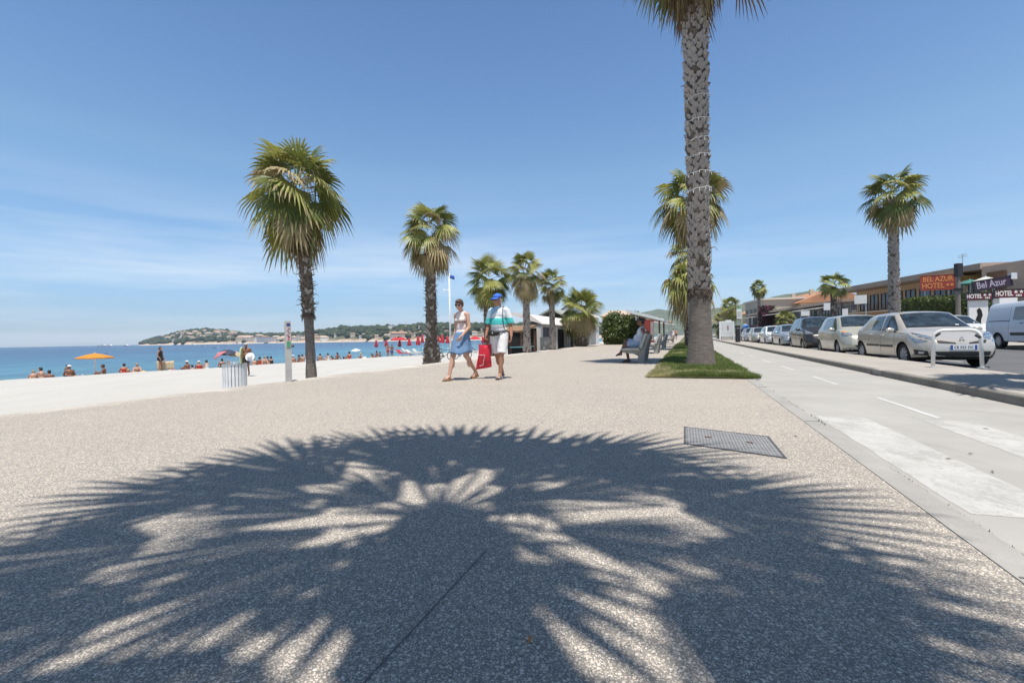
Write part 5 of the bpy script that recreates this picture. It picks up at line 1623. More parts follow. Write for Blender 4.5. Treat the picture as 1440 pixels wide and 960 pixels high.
mb = MB(); mb.tube([(w_ * .1, .14, 0), (w_ * .1, .14, (zt + zb_) / 2)], .07, 8); mb.build('post', STEEL, s)
mb = MB(); mb.box((w_ * .56, 0, zt + .12), (.3, .3, .4)); mb.build('lamp_box', mat('lamp_glass', (.6, .63, .66), .3), s)
def two_star(label, x0, x1, y0, y1, d, rz):
    s, w_, zt, zb_ = hotel_sign(label, 0, d, x0, x1, y0, y1, MAR, rz)
    hh = zt - zb_
    lettering('HOTEL', hh * .85, LETW, s, (-w_ * .2, -.085, (zt + zb_) / 2), bold=.01, sx=w_ * .56 / (hh * .85 * 2.95))
    for k in (0.2, .38):
        q = MB(); star(q, (w_ * k, zb_ + hh * .68), hh * .24, -.075); q.build('star_mark', LETW, s)
    lettering('NN', hh * .36, LETW, s, (w_ * .29, -.085, zb_ + hh * .23), bold=.006)
    return s, w_, zt, zb_
s, w_, zt, zb_ = two_star('smaller maroon two-star sign on the white statue panel', 1363, 1391, 412, 421.5, 30, R(-18))
mb = MB(); mb.box((.0, .1, zb_ / 2), (w_ * .72, .16, zb_ - .02)); mb.build('support_panel', WHITE, s)
# a dark standing figure printed on the panel
mb = MB(); mb.prism([(-.1, .9), (.08, .9), (.12, 1.5), (.2, 1.75), (.14, 2.1), (.02, 2.25), (-.1, 2.1), (-.05, 1.8), (-.16, 1.5)], .018, .0, 0); mb.build('figure_mark', DARK, s)
s, w_, zt, zb_ = two_star('larger maroon two-star sign on the white pillar by the van', 1404, 1435, 407, 418.5, 27.5, R(-18))
mb = MB(); mb.box((-.1, .12, zb_ / 2), (w_ * .6, .5, zb_ - .02)); mb.build('pillar', WHITE, s)
# terrace parasols
def canopy_mesh(r, drop, n=8, scallop=.0):
    mb = MB(); rings = 5
    vs = [(0, 0, 0)]
    for k in range(1, rings + 1):
        q = k / rings
        for j in range(n * 2):
            a = math.pi * j / n
            rr = r * q * (1.0 if j % 2 == 0 else .965)
            vs.append((rr * math.cos(a), rr * math.sin(a), -drop * (q ** 1.35) - (.02 * r * q if j % 2 else 0)))
    m = n * 2
    fs = [(0, 1 + j, 1 + (j + 1) % m) for j in range(m)]
    for k in range(rings - 1):
        o = 1 + k * m
        fs += [(o + j, o + m + j, o + m + (j + 1) % m, o + (j + 1) % m) for j in range(m)]
    o = 1 + (rings - 1) * m
    base = len(vs)
    vs += [(x * .995, y * .995, z - .07 * r) for x, y, z in vs[o:o + m]]
    fs += [(o + j, base + j, base + (j + 1) % m, o + (j + 1) % m) for j in range(m)]
    mb.add(vs, fs)
    return mb.mesh('canopy', True, 40)
def parasol(label, loc, r, drop, top, m, tilt=(0, 0), group=None, cat='parasol', pole=WHITE, low=0.0):
    p = thing('parasol', label, cat, loc, 0, group)
    c = link('canopy', canopy_mesh(r, drop), m, p, (0, 0, top)); c.rotation_euler = (tilt[0], tilt[1], 0)
    mb = MB(); mb.tube([(0, 0, low), (0, 0, top + .06)], .022 + r * .008, 6); mb.build('pole', pole, p)
    for k in range(8):
        a = math.pi * k / 4
        q = MB(); q.tube([(0, 0, -.04), (r * .95 * math.cos(a), r * .95 * math.sin(a), -drop * .97 - .02)], .008, 4); rb = q.build('rib', pole, p, loc=(0, 0, top)); rb.rotation_euler = (tilt[0], tilt[1], 0)
    return p
FABW = mat('canvas_white', (.70, .69, .65), .8, var=.05, trans=.3); FABG = mat('canvas_green', (.06, .22, .19), .8, var=.1, trans=.2)
parasol('white terrace parasol beside the utility pole at the hotel', at(1356, 38, 0), .5, .24, zat(1350, 396, 38), FABW, group='terrace parasols')
parasol('green and white terrace parasol right of the utility pole', at(1365, 37, 0), .78, .34, zat(1362, 393, 37), FABG, group='terrace parasols')
parasol('large white terrace parasol above the purple board', at(1387, 36, 0), .85, .38, zat(1386, 389, 36), FABW, group='terrace parasols')
# utility pole
up = thing('utility_pole', 'weathered utility pole rising before the hotel hedge', 'utility pole', at(1348, 31, 0))
mb = MB(); mb.tube([(0, 0, 0), (0, 0, zat(1348, 376, 31))], [.15, .125], 10); mb.build('pole', mat('weathered_wood', (.21, .19, .17), .9, var=.25, vs=6, stretch=(4, 4, .4)), up)
mb = MB(); mb.box((0, -.04, zat(1348, 380, 31)), (.34, .3, .9)); mb.build('junction_box', BLACKP, up)
mb = MB(); mb.box((0, -.02, zat(1348, 407, 31)), (.36, .36, .16)); mb.build('bracket', BLACKP, up)

# ================================================================== island furniture
def hoop():
    p = thing('hoop_barrier', 'white hoop barrier at the end of the island before the beige hatchback', 'barrier', (0, 0, 0))
    return p
a, b = at(1311.5, 9.15, .096), at(1381, 8.75, .096)
hb_ = thing('hoop_barrier', 'white metal hoop barrier in front of the beige hatchback', 'barrier', a, math.atan2((b - a).y, (b - a).x))
wd = (b - a).length; ht = .74; r = .16
pts = [(0, 0, -.02), (.015, 0, ht - r)] + [(.015 + r - r * math.cos(k * math.pi / 12), 0, ht - r + r * math.sin(k * math.pi / 12)) for k in range(1, 7)]
pts += [(wd - .015 - r + r * math.sin(k * math.pi / 12), 0, ht - r + r * math.cos(k * math.pi / 12)) for k in range(0, 7)] + [(wd, 0, -.02)]
mb = MB(); mb.tube(pts, .032, 12)
link('hoop', mb.mesh('hoop', True), mat('white_enamel', (.70, .69, .66), .45, var=.08, vs=8), hb_)
for x, z, an in ((.07, ht - .075, .8), (wd - .05, ht - .12, -1.0)):
    mb = MB(); mb.tube([(x - .035, 0, z - .03 * (1 if an > 0 else -1)), (x + .035, 0, z + .03 * (1 if an > 0 else -1))], .0345, 12); link('worn_band', mb.mesh('worn_band', True), mat('band_black', (.06, .06, .06), .7), hb_)
for x in (0, wd):
    mb = MB(); mb.lathe([(.075, 0), (.075, .012), (.04, .02)], 14); mb.build('foot_plate', STEEL, hb_, loc=(x, 0, .0))
# white notice board
nb = thing('notice_board', 'large white framed poster panel on the island under the bushy palm', 'notice board', at(1022, 54, .096), heading(.25, 1))
mb = MB(); mb.box((0, 0, 1.35), (1.5, .22, 1.75)); mb.build('panel', WHITE, nb)
mb = MB(); mb.box((0, -.115, 1.4), (1.3, .02, 1.45)); mb.build('poster', mat('poster_pale', (.66, .66, .64), .5, var=.06, vs=2), nb)
for x, w_, m in ((.12, .22, mat('poster_brown', (.36, .25, .2), .5, var=.4, vs=7)), (-.45, .1, mat('poster_rose', (.62, .52, .5), .5, var=.2, vs=7))):
    mb = MB(); mb.ell((x, -.128, 1.45), (w_ / 2, .006, .34), 12); mb.build('poster_print', m, nb)
mb = MB(); mb.box((.2, 0, 2.3), (.6, .2, .16)); mb.build('top_plate', WHITE, nb)
for x in (-.72, .72):
    mb = MB(); mb.box((x * 1.02, 0, 1.1), (.14, .3, 2.2)); mb.build('post', WHITE, nb)
mb = MB(); mb.box((0, 0, .24), (1.2, .3, .47)); mb.build('plinth', CONC, nb)
# stop sign on its pole with a black bin below
ss_ = thing('stop_sign', 'white and green bus stop sign on a slim pole above the black bin', 'sign', at(1039, 40, .096), heading(.4, 1))
mb = MB(); mb.tube([(.12, .1, 0), (.12, .1, 3.2)], .035, 8); mb.build('pole', STEEL, ss_)
mb = MB(); mb.box((.05, 0, 2.55), (.38, .06, 1.0)); mb.build('panel', WHITE, ss_)
mb = MB(); mb.box((.05, -.034, 2.98), (.34, .01, .12)); mb.build('green_band', mat('sign_green', (.08, .35, .15), .5), ss_)
mb = MB(); mb.box((.05, -.034, 2.45), (.28, .01, .5)); mb.build('timetable', mat('timetable_grey', (.5, .52, .5), .5, var=.2, vs=14), ss_)
bk = thing('litter_bin', 'tall black litter bin under the bus stop sign', 'bin', at(1037.5, 39.6, .096), 0)
mb = MB(); mb.lathe([(.19, 0), (.19, 1.25), (.21, 1.27), (.21, 1.42), (.15, 1.47), (0.01, 1.48)], 16); link('body', mb.mesh('body', True, 30), BLACKP, bk)
mb = MB(); mb.lathe([(.205, 1.18), (.205, 1.22)], 16); mb.build('rim', STEEL, bk)
# blue folded parasol roof on a far car: a kayak on a roof rack
ky = thing('roof_kayak', 'blue and white kayak strapped above the dark car roof', 'kayak', carloc(57) + Vector((0, 0, 1.66)), facing())
mb = MB(); mb.tube([(-1.9, 0, .1), (-1.3, 0, 0), (0, 0, -.02), (1.3, 0, 0), (1.9, 0, .12)], [.02, .2, .33, .22, .02], 12); link('hull', mb.mesh('hull', True), mat('kayak_blue', (.03, .2, .6), .35), ky)
mb = MB(); mb.ell((0, 0, .27), (.5, .22, .06), 12); mb.build('deck', WHITE, ky)
for x in (-.6, .6):
    mb = MB(); mb.box((x, 0, -.28), (.05, 1.1, .05)); mb.box((x, 0, -.16), (.08, .3, .22)); mb.build('rack_bar', BLACKP, ky)

# ================================================================== promenade furniture
# benches
WOODC = mat('weathered_concrete', (.30, .285, .25), .9, var=.2, vs=5, bump=.3, bs=60)
SLATS = mat('pale_bench_slab', (.46, .44, .395), .85, var=.12, vs=4, bump=.3, bs=60)
def make_bench(label):
    b_ = thing('bench', label, 'bench', (0, 0, 0), 0, 'promenade benches')
    # local x: towards the sea is -x, length along y
    mb = MB(); mb.prism([(-.52, .40), (-.50, .455), (.02, .47), (.07, .40)], -.95, .95, 0); mb.build('seat', SLATS, b_)
    mb = MB(); mb.prism([(.028, .475), (.115, .455), (.285, .90), (.215, .915)], -.95, .95, 0); mb.build('backrest', SLATS, b_)
    for y in (-.80, .80):
        mb = MB(); mb.prism([(-.46, .32), (-.47, .397), (.075, .397), (.13, .45), (.29, .86), (.33, .84), (.22, .44), (.16, 0), (-.02, 0), (.0, .22), (-.14, .29)], y - .075, y + .075, 0); mb.build('leg', WOODC, b_)
    return b_
bn = make_bench('pale concrete bench with the seated man, nearest of the row')
bn.location = road(15.2, -1.38, 0); bn.rotation_euler = (0, 0, YAW)
for k, (s, lb) in enumerate(((22.6, 'empty concrete bench directly behind the seated man'), (29.6, 'third concrete bench along the lawn'), (50.0, 'farthest bench along the lawn, beyond a gap in the row'))):
    dup(bn, road(s, -1.38, 0), YAW, lb)
# sign post on the edge
spst = thing('sign_post', 'pale grey square post with a strip of small pictograms by the sand', 'sign post', at(405, 9.75, 0), R(28))
mb = MB(); mb.box((0, 0, .625), (.125, .125, 1.33)); mb.build('post', mat('post_grey', (.42, .41, .385), .8, var=.1, vs=6, bump=.2), spst)
mb = MB(); mb.box((.012, -.0665, 1.0), (.09, .008, .52)); sp_ = mb.build('sign_strip', mat('strip_rose', (.50, .42, .41), .6, var=.12, vs=30), spst)
q = MB(); q.box((.012, -.0725, 1.215), (.07, .004, .065)); q.build('blue_pictogram', mat('picto_blue', (.03, .06, .2), .5), sp_)
for k in range(5):
    q = MB(); q.box((.012 + (-.01 if k % 2 else .012), -.0725, 1.13 - k * .045), (.034, .004, .017), rz=0); q.build('pictogram', mat('picto_dark', (.08, .03, .04), .5), sp_)
q = MB(); q.lathe([(0.001, 0), (.018, 0)], 12, 0, Matrix.Translation((.012, -.0735, .955)) @ Matrix.Rotation(math.pi / 2, 4, 'X'), cap=False); q.box((.012, -.0725, .90), (.03, .004, .03)); q.build('red_pictogram', mat('picto_red', (.45, .02, .03), .5), sp_)
q = MB(); q.box((.012, -.0725, .80), (.075, .004, .12)); q.build('green_pictogram', mat('picto_green', (.08, .3, .16), .5, var=.5, vs=60), sp_)
q = MB(); q.lathe([(.03, 0), (.036, .03), (.02, .05)], 10, 0, Matrix.Translation((.085, -.02, .735))); q.build('tap_knob', BLACKP, spst)
# slatted bin down on the sand
bi = thing('slatted_bin', 'round pale grey slatted litter bin at the edge of the sand', 'bin', at(329, 12.6, BEACH + .05))
for k in range(22):
    a = 2 * math.pi * k / 22
    q = MB(); q.box((.285 * math.cos(a), .285 * math.sin(a), .57), (.02, .066, 1.06), rz=a); q.build('slat', mat('slat_grey', (.70, .70, .69), .6, var=.12, vs=4), bi)
q = MB(); q.lathe([(.26, .05), (.262, 1.1), (.25, 1.1), (.25, .05)], 24, cap=False); link('liner', q.mesh('liner', True, 40), mat('liner_dark', (.14, .145, .15), .7), bi)
for z in (.2, .98):
    q = MB(); q.lathe([(.268, z), (.272, z), (.272, z + .05), (.268, z + .05)], 24); q.build('hoop', STEEL, bi)
q = MB(); q.lathe([(.24, 1.07), (.31, 1.085), (.31, 1.115), (.24, 1.115)], 24, cap=False); q.build('rim', STEEL, bi)
for k in range(3):
    q = MB(); a = k * 2.1; q.tube([(.07 * math.cos(a), .07 * math.sin(a), 1.0), (.09 * math.cos(a), .09 * math.sin(a), 1.18)], .035, 8); tag(link('bottle', q.mesh('bottle', True, 40), mat('bottle_clear', (.55, .62, .65), .1, 0, .1)), ['clear drink bottle poking out of the slatted bin, frontmost of three', 'clear drink bottle poking out of the slatted bin, middle of three', 'clear drink bottle poking out of the slatted bin, last of three'][k], 'bottle', 'bottles in the slatted bin').location = bi.location
# manhole cover
cor = [Vector((1.555, 4.16, 0)), Vector((2.08, 3.69, 0)), Vector((1.84, 3.08, 0)), Vector((1.33, 3.54, 0))]
ctr = sum(cor, Vector()) / 4
ux = ((cor[1] - cor[0]) + (cor[2] - cor[3])).normalized()
mc = thing('access_cover', 'square steel access cover with a raised pattern set in the paving', 'manhole cover', ctr + Vector((0, 0, .001)), 0)
mb = MB(); mb.box((0, 0, .001), (.665, .665, .006)); pl_ = mb.build('plate', mat('cast_steel', (.20, .195, .19), .65, .1, .2, 12), mc)
mb = MB()
for i in range(26):
    for j in range(26):
        x, y = -.31 + i * .0248, -.31 + j * .0248
        if (i + j) % 2: mb.box((x, y, .0052), (.019, .008, .0045), rz=R(45))
        else: mb.box((x, y, .0052), (.019, .008, .0045), rz=R(-45))
tag(mb.build('tread_pattern', mat('worn_steel', (.40, .39, .38), .6, .1, .15, 12), mc), kind='stuff')
mb = MB()
for c_, s_2 in (((0, .341, .002), (.70, .014, .008)), ((0, -.341, .002), (.70, .014, .008)), ((.341, 0, .002), (.014, .668, .008)), ((-.341, 0, .002), (.014, .668, .008))): mb.box(c_, s_2)
mb.build('frame', mat('frame_steel', (.10, .10, .105), .6, .3), mc)
for x in (-.15, .16):
    mb = MB(); mb.box((x, .0, .006), (.05, .035, .006)); mb.build('lifting_eye', mat('rust', (.10, .05, .03), .8), mc)
vx, vy = (cor[1] - cor[0] + cor[2] - cor[3]).normalized(), (cor[0] - cor[3] + cor[1] - cor[2]).normalized()
for ch in mc.children:   # the cover is a slightly skewed parallelogram
    ch.data.transform(Matrix(((vx.x, vy.x, 0, 0), (vx.y, vy.y, 0, 0), (0, 0, 1, 0), (0, 0, 0, 1))))
# cigarette end
mb = MB(); p0 = at(738, 1.27, .006)
mb.tube([(-.012, 0, 0), (.009, .002, 0)], .0042, 8); mb.tube([(.009, .002, 0), (.014, .0025, 0)], .0041, 8, 1)
o = mb.build('cigarette_end', [mat('filter_orange', (.42, .20, .06), .8, var=.2, vs=300), mat('ash_white', (.5, .48, .45), .9)], loc=p0, rz=R(70)); tag(o, 'orange brown cigarette end lying on the paving in the shade', 'cigarette end')
# small dry leaf bits on the ground
LB = mat('dry_bit', (.11, .07, .04), .9)
for k, (x, y, d_) in enumerate(((1117, 614, 3.75), (1332, 644, 3.12), (1394, 662, 2.8), (1385, 602, 3.9), (1363, 637, 3.2))):
    mb = MB(); zz = .004 if k == 0 else -.006
    L_ = .025
    mb.add([(-L_, 0, 0), (0, .006, .004), (L_, .001, .001), (0, -.005, .002), (0, 0, .008)], [(0, 3, 4), (3, 2, 4), (2, 1, 4), (1, 0, 4), (0, 1, 2, 3)])
    d2 = EYE * FPX / (y - hor(x))
    o = mb.build('dry_leaf', LB, loc=at(x, d2, zz), rz=k * 1.1 - 1.2)
    tag(o, ['curled dry leaf scrap on the paving right of the steel cover', 'dry leaf scrap on the bare lane between the two white bands', 'dry leaf scrap nearest the camera on the lane', 'dry leaf scrap beside the farther white band', 'second dry leaf scrap between the white bands'][k], 'dry leaf', 'dry leaf scraps')

# ================================================================== kiosk on the beach side
KW = mat('kiosk_white', (.62, .585, .54), .85, var=.1, vs=1.5)
kx = thing('beach_kiosk', 'low white beach restaurant with dark open bays behind the palms', 'building', road(31.3, -9.9, BEACH), YAW)
# local y runs along the road away from the camera, -x to the sea
KL = 18.0
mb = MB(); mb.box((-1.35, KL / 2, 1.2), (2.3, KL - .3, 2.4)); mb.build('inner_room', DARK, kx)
mb = MB(); mb.box((.05, KL / 2, 2.62), (.35, KL, .16)); mb.build('lintel', mat('grey_beam', (.36, .34, .32), .8), kx)
for y in (.15, 4.3, 7.8, 8.6, 11.4, 11.7, 15.5, 17.85):
    mb = MB(); mb.box((.02, y, 1.27), (.3, .32 if y != .15 else .55, 2.54)); mb.build('pillar', KW, kx)
mb = MB(); mb.add([(.35, -.2, 2.72), (.35, KL + .2, 2.72), (-.6, KL + .2, 3.4), (-2.6, KL + .2, 3.7), (-2.6, -.2, 3.7), (-.6, -.2, 3.4), (.35, -.2, 2.66), (.35, KL + .2, 2.66), (-2.6, KL + .2, 3.6), (-2.6, -.2, 3.6)], [(0, 1, 2, 5), (5, 2, 3, 4), (6, 9, 8, 7), (0, 6, 7, 1), (1, 7, 8, 3, 2), (0, 5, 4, 9, 6), (4, 3, 8, 9)])
o = mb.build('canvas_roof', mat('canvas_pinkish', (.72, .68, .64), .85, var=.08, vs=1), kx); fix_normals(o.data)
for k, (y, m) in enumerate(((1.0, mat('curtain_grey', (.12, .12, .14), .9)), (1.6, mat('curtain_grey', (.12, .12, .14), .9)), (2.3, mat('curtain_grey', (.12, .12, .14), .9)))):
    mb = MB(); mb.prism([(0, y), (.05, y + .1), (-.03, y + .2), (.05, y + .32), (0, y + .42), (-.06, y + .42), (-.06, y)], .05, 2.5, 0, 'XY'); mb.build('curtain', m, kx)
# pitched roof showing behind
rf_ = thing('gable_roof_hall', 'hall with a grey-green gabled roof behind the kiosk bays', 'building', road(47, -12.8, BEACH), YAW)
mb = MB(); mb.box((0, 3, 1.5), (5.2, 10, 3.0)); mb.build('wall', KW, rf_)
mb = MB(); mb.add([(-3.2, -2.5, 3.0), (3.2, -2.5, 3.0), (0, -2.5, 4.7), (-3.2, 8.6, 3.0), (3.2, 8.6, 3.0), (0, 8.6, 4.7), (-3.2, -2.5, 2.85), (3.2, -2.5, 2.85), (0, -2.5, 4.5), (-3.2, 8.6, 2.85), (3.2, 8.6, 2.85), (0, 8.6, 4.5)], [(0, 2, 5, 3), (2, 1, 4, 5), (6, 9, 11, 8), (8, 11, 10, 7), (0, 6, 8, 2), (2, 8, 7, 1), (3, 5, 11, 9), (5, 4, 10, 11), (1, 7, 10, 4), (0, 3, 9, 6)])
mb.build('roof', mat('roof_greygreen', (.30, .325, .29), .8, var=.1, vs=1), rf_)
ph_ = thing('sharp_gable', 'white pointed gable standing above the kiosk canvas roof', 'building', road(58, -14.0, BEACH), YAW)
mb = MB(); mb.prism([(-2.6, 0), (2.6, 0), (2.6, 4.3), (0, 5.9), (-2.6, 4.3)], 0, 6, 0); mb.build('wall', WHITE, ph_)
mb = MB(); mb.add([(-2.9, -.3, 4.25), (0, -.3, 6.1), (2.9, -.3, 4.25), (-2.9, 6.3, 4.25), (0, 6.3, 6.1), (2.9, 6.3, 4.25)], [(0, 1, 4, 3), (1, 2, 5, 4)]); mb.build('roof', KW, ph_)
oh = thing('ochre_house', 'pale ochre house above the bush beyond the kiosk', 'house', at(868, 95, -.3), heading(.2, 1))
mb = MB(); mb.box((0, 3, 2.7), (6.2, 6, 5.4)); mb.build('wall', mat('pale_ochre', (.62, .46, .26), .9), oh)
mb = MB(); mb.add([(-3.5, -.4, 5.3), (3.5, -.4, 5.3), (3.5, 6.4, 5.3), (-3.5, 6.4, 5.3), (-1.5, 3, 6.6), (1.5, 3, 6.6)], [(0, 1, 5, 4), (1, 2, 5), (2, 3, 4, 5), (3, 0, 4), (3, 2, 1, 0)]); mb.build('roof', TILE2, oh)
# pergola left of the bays
pg = thing('pergola', 'brown timber pergola roof left of the kiosk bays', 'pergola', road(29.2, -10.9, BEACH), YAW)
mb = MB(); mb.box((0, 0, 2.35), (2.0, 3.4, .12), rx=R(7)); mb.build('roof', mat('pergola_wood', (.24, .145, .08), .8, var=.3, vs=4), pg)
for x, y in ((-.9, -1.4), (.9, -1.4), (-.9, 1.4), (.9, 1.4)):
    mb = MB(); mb.box((x, y, 1.12), (.12, .12, 2.24)); mb.build('post', BRWN, pg)
cb = thing('white_block', 'square white block at the near corner of the kiosk', 'planter', road(30.6, -9.1, -.05), YAW)
mb = MB(); mb.box((0, 0, .42), (.75, .75, .84)); mb.build('box', CONC, cb); mb = MB(); mb.box((0, 0, .87), (.82, .82, .06)); mb.build('coping', CONC, cb)
bw = thing('bar_counter', 'dark counter with a teal front left of the kiosk bays', 'counter', road(28.6, -10.2, BEACH), YAW)
mb = MB(); mb.box((0, 0, .55), (.7, 2.2, 1.1)); mb.build('body', DARK, bw); mb = MB(); mb.box((0, 0, 1.13), (.9, 2.4, .06)); mb.build('top', mat('teal_top', (.12, .3, .32), .5), bw)

# snack stand behind the benches
sk = thing('snack_stand', 'open snack stand with a slanting white roof edge behind the benches', 'stall', road(44, -3.6, 0), YAW)
mb = MB(); mb.prism([(-1.2, 2.85), (-1.2, 3.1), (1.9, 2.2), (1.9, 1.98)], -4, 5, 0); mb.build('roof', mat('roof_white', (.62, .66, .66), .7), sk)
mb = MB(); mb.box((-.6, 3.5, .55), (1.4, 1.5, 1.1)); mb.build('counter', mat('stand_dark', (.10, .09, .08), .8), sk)
for y in (-3.6, 4.6):
    mb = MB(); mb.box((1.5, y, 1.2), (.14, .14, 2.4)); mb.build('post', BRWN, sk)
rp = thing('red_banner', 'tall red and pale banner panel under the snack stand roof', 'banner', road(40.5, -3.0, 0), YAW)
mb = MB(); mb.box((0, 0, 1.15), (.9, .08, 2.0)); mb.build('panel', mat('banner_red', (.5, .09, .07), .7, var=.2, vs=2), rp); mb = MB(); mb.box((.3, -.06, 1.2), (.25, .04, 1.6)); mb.build('stripe', mat('banner_pale', (.66, .55, .5), .7), rp)
for k, (s, lb) in enumerate(((58, 'orange striped awning beyond the snack stand'), (74, 'pale awning farthest along the seafront'))):
    aw = thing('awning_stall', lb, 'stall', road(s, -3.4, 0), YAW)
    mb = MB(); mb.prism([(-2, 2.9), (-2, 3.05), (1.8, 2.4), (1.8, 2.25)], -4, 4, 0); mb.build('roof', mat('awning_sand', (.55, .40, .27), .8) if k == 0 else AWN, aw)
    for x, y in ((-1.6, -3.6), (1.6, -3.6), (-1.6, 3.6), (1.6, 3.6)):
        mb = MB(); mb.tube([(x, y, 0), (x, y, 2.35)], .04, 6); mb.build('post', STEEL, aw)
for k, (u, d_) in enumerate(((934, 60), (941, 66), (948, 72), (938, 80))):
    tb = thing('cafe_table', ['cafe table nearest the snack stand', 'cafe table second from the snack stand', 'cafe table third from the snack stand', 'cafe table farthest from the snack stand'][k], 'table', at(u, d_, 0), 0, 'cafe tables')
    mb = MB(); mb.lathe([(.4, .72), (.4, .75)], 14); mb.build('tabletop', WHITE, tb); mb = MB(); mb.tube([(0, 0, 0), (0, 0, .72)], .04, 6); mb.lathe([(.25, 0), (.22, .03)], 12); mb.build('leg', STEEL, tb)
# ================================================================== people
def capsule(mb, p, q, r1, r2, n=12):
    p, q = Vector(p), Vector(q)
    mb.ell(p, r1, n); mb.ell(q, r2, n)
    d = q - p
    if d.length > 1e-5: mb.tube([p, q], [r1, r2], n)
def flesh(prims, voxel, it=4):
    """one continuous skin over a set of tapered limbs and ellipsoids"""
    mb = MB()
    for pr in prims:
        if pr[0] == 'c': capsule(mb, *pr[1:])
        elif pr[0] == 'e': mb.ell(pr[1], pr[2], 14, 0, pr[3] if len(pr) > 3 else None)
        elif pr[0] == 't': mb.tube(pr[1], pr[2], 16)
    me = mb.mesh('flesh'); fix_normals(me)
    me = evaluated(me, [('REMESH', dict(mode='VOXEL', voxel_size=voxel, use_smooth_shade=True)), ('SMOOTH', dict(factor=.5, iterations=it))])
    me.polygons.foreach_set('use_smooth', [True] * len(me.polygons))
    return me
def V3(*a): return Vector(a)
def hand(wrist, d, palm_n, side, curl=.35, k=1.0, thumb_out=1.0):
    """palm, four unequal bent fingers and a thumb leaving the side of the palm"""
    d = Vector(d).normalized(); n_ = Vector(palm_n); n_ = (n_ - d * n_.dot(d)).normalized(); s = d.cross(n_) * side
    w_ = Vector(wrist); out = []
    for i, (o, L, r) in enumerate(((-.028, .066, .0085), (-.0095, .074, .0088), (.0095, .070, .0085), (.027, .055, .0075))):
        b0 = w_ + d * .012 * k + s * o * .6 * k
        b1 = w_ + d * (.085 - abs(o) * .25) * k + s * o * k
        out.append(('c', b0, b1, .0135 * k, .0115 * k))
        c = curl * (1 + .12 * i)
        d1 = (d * math.cos(c) + n_ * math.sin(c)); d2 = (d * math.cos(c * 2.2) + n_ * math.sin(c * 2.2))
        m1 = b1 + d1 * L * .52 * k; m2 = m1 + d2 * L * .5 * k
        out += [('c', b1, m1, r * 1.1 * k, r * k), ('c', m1, m2, r * k, r * .85 * k)]
    t0 = w_ + d * .02 * k - s * .022 * k; t1 = w_ + d * .055 * k - s * .05 * k * thumb_out + n_ * .014 * k; t2 = t1 + (d * .75 - s * .2 + n_ * .35).normalized() * .034 * k
    out += [('c', t0, t1, .0135 * k, .0105 * k), ('c', t1, t2, .0105 * k, .0085 * k)]
    return out
def foot(ankle, toe, k=1.0):
    a, t = Vector(ankle), Vector(toe); d = (t - a); d.z = 0; d.normalize()
    heel = a - d * .045 * k; heel.z = max(.03, a.z - .05)
    side = Vector((-d.y, d.x, 0))
    return [('c', a, heel, .036 * k, .032 * k), ('c', a, t - d * .05, .036 * k, .026 * k), ('c', heel, t - d * .05 * k, .030 * k, .027 * k), ('c', t - d * .06 + side * .018, t + side * .012, .022 * k, .014 * k), ('c', t - d * .06 - side * .018, t - d * .01 - side * .014, .022 * k, .013 * k)]
def head_prims(c, rot, k=1.0, fat=1.0):
    """skull, jaw, nose, brow, lips, chin and ears, looking along local +Y"""
    M_ = rot.to_4x4(); C = Vector(c)
    P = lambda x, y, z: C + rot @ Vector((x * k, y * k, z * k))
    pr = [('e', P(0, -.008, .028), (.075 * k * fat, .092 * k, .082 * k), M_), ('e', P(0, .022, -.035), (.060 * k * fat, .066 * k, .075 * k), M_), ('e', P(0, .062, -.085), (.032 * k, .03 * k, .026 * k), M_)]
    pr += [('c', P(0, .082, .022), P(0, .108, -.022), .011 * k, .016 * k), ('c', P(-.03, .078, .03), P(.03, .078, .03), .016 * k, .016 * k), ('c', P(-.02, .084, -.056), P(.02, .084, -.056), .0105 * k, .0105 * k)]
    pr += [('c', P(-.036, .066, -.02), P(-.05, .04, -.05), .024 * k, .02 * k), ('c', P(.036, .066, -.02), P(.05, .04, -.05), .024 * k, .02 * k)]
    for s in (-1, 1): pr.append(('e', P(s * .077 * fat, -.008, -.005), (.012 * k, .022 * k, .034 * k), M_))
    return pr, P
SKIN_P = mat('skin_fair', (.50, .285, .195), .55, 0, .10, 9)
SKIN_T = mat('skin_tan', (.36, .175, .10), .5, 0, .10, 9)
SKIN_B = mat('skin_brown', (.22, .095, .05), .5, 0, .12, 9)
HAIR_B = mat('hair_brown', (.085, .045, .025), .6, 0, .35, 60)
HAIR_D = mat('hair_dark', (.016, .012, .011), .5, 0, .3, 60)
HAIR_F = mat('hair_fair', (.34, .24, .13), .6, 0, .25, 60)
HAIR_G = mat('hair_grey', (.42, .40, .38), .6, 0, .2, 60)
SHADES = mat('sunglasses', (.008, .008, .01), .08, 0, 0, spec=.8)
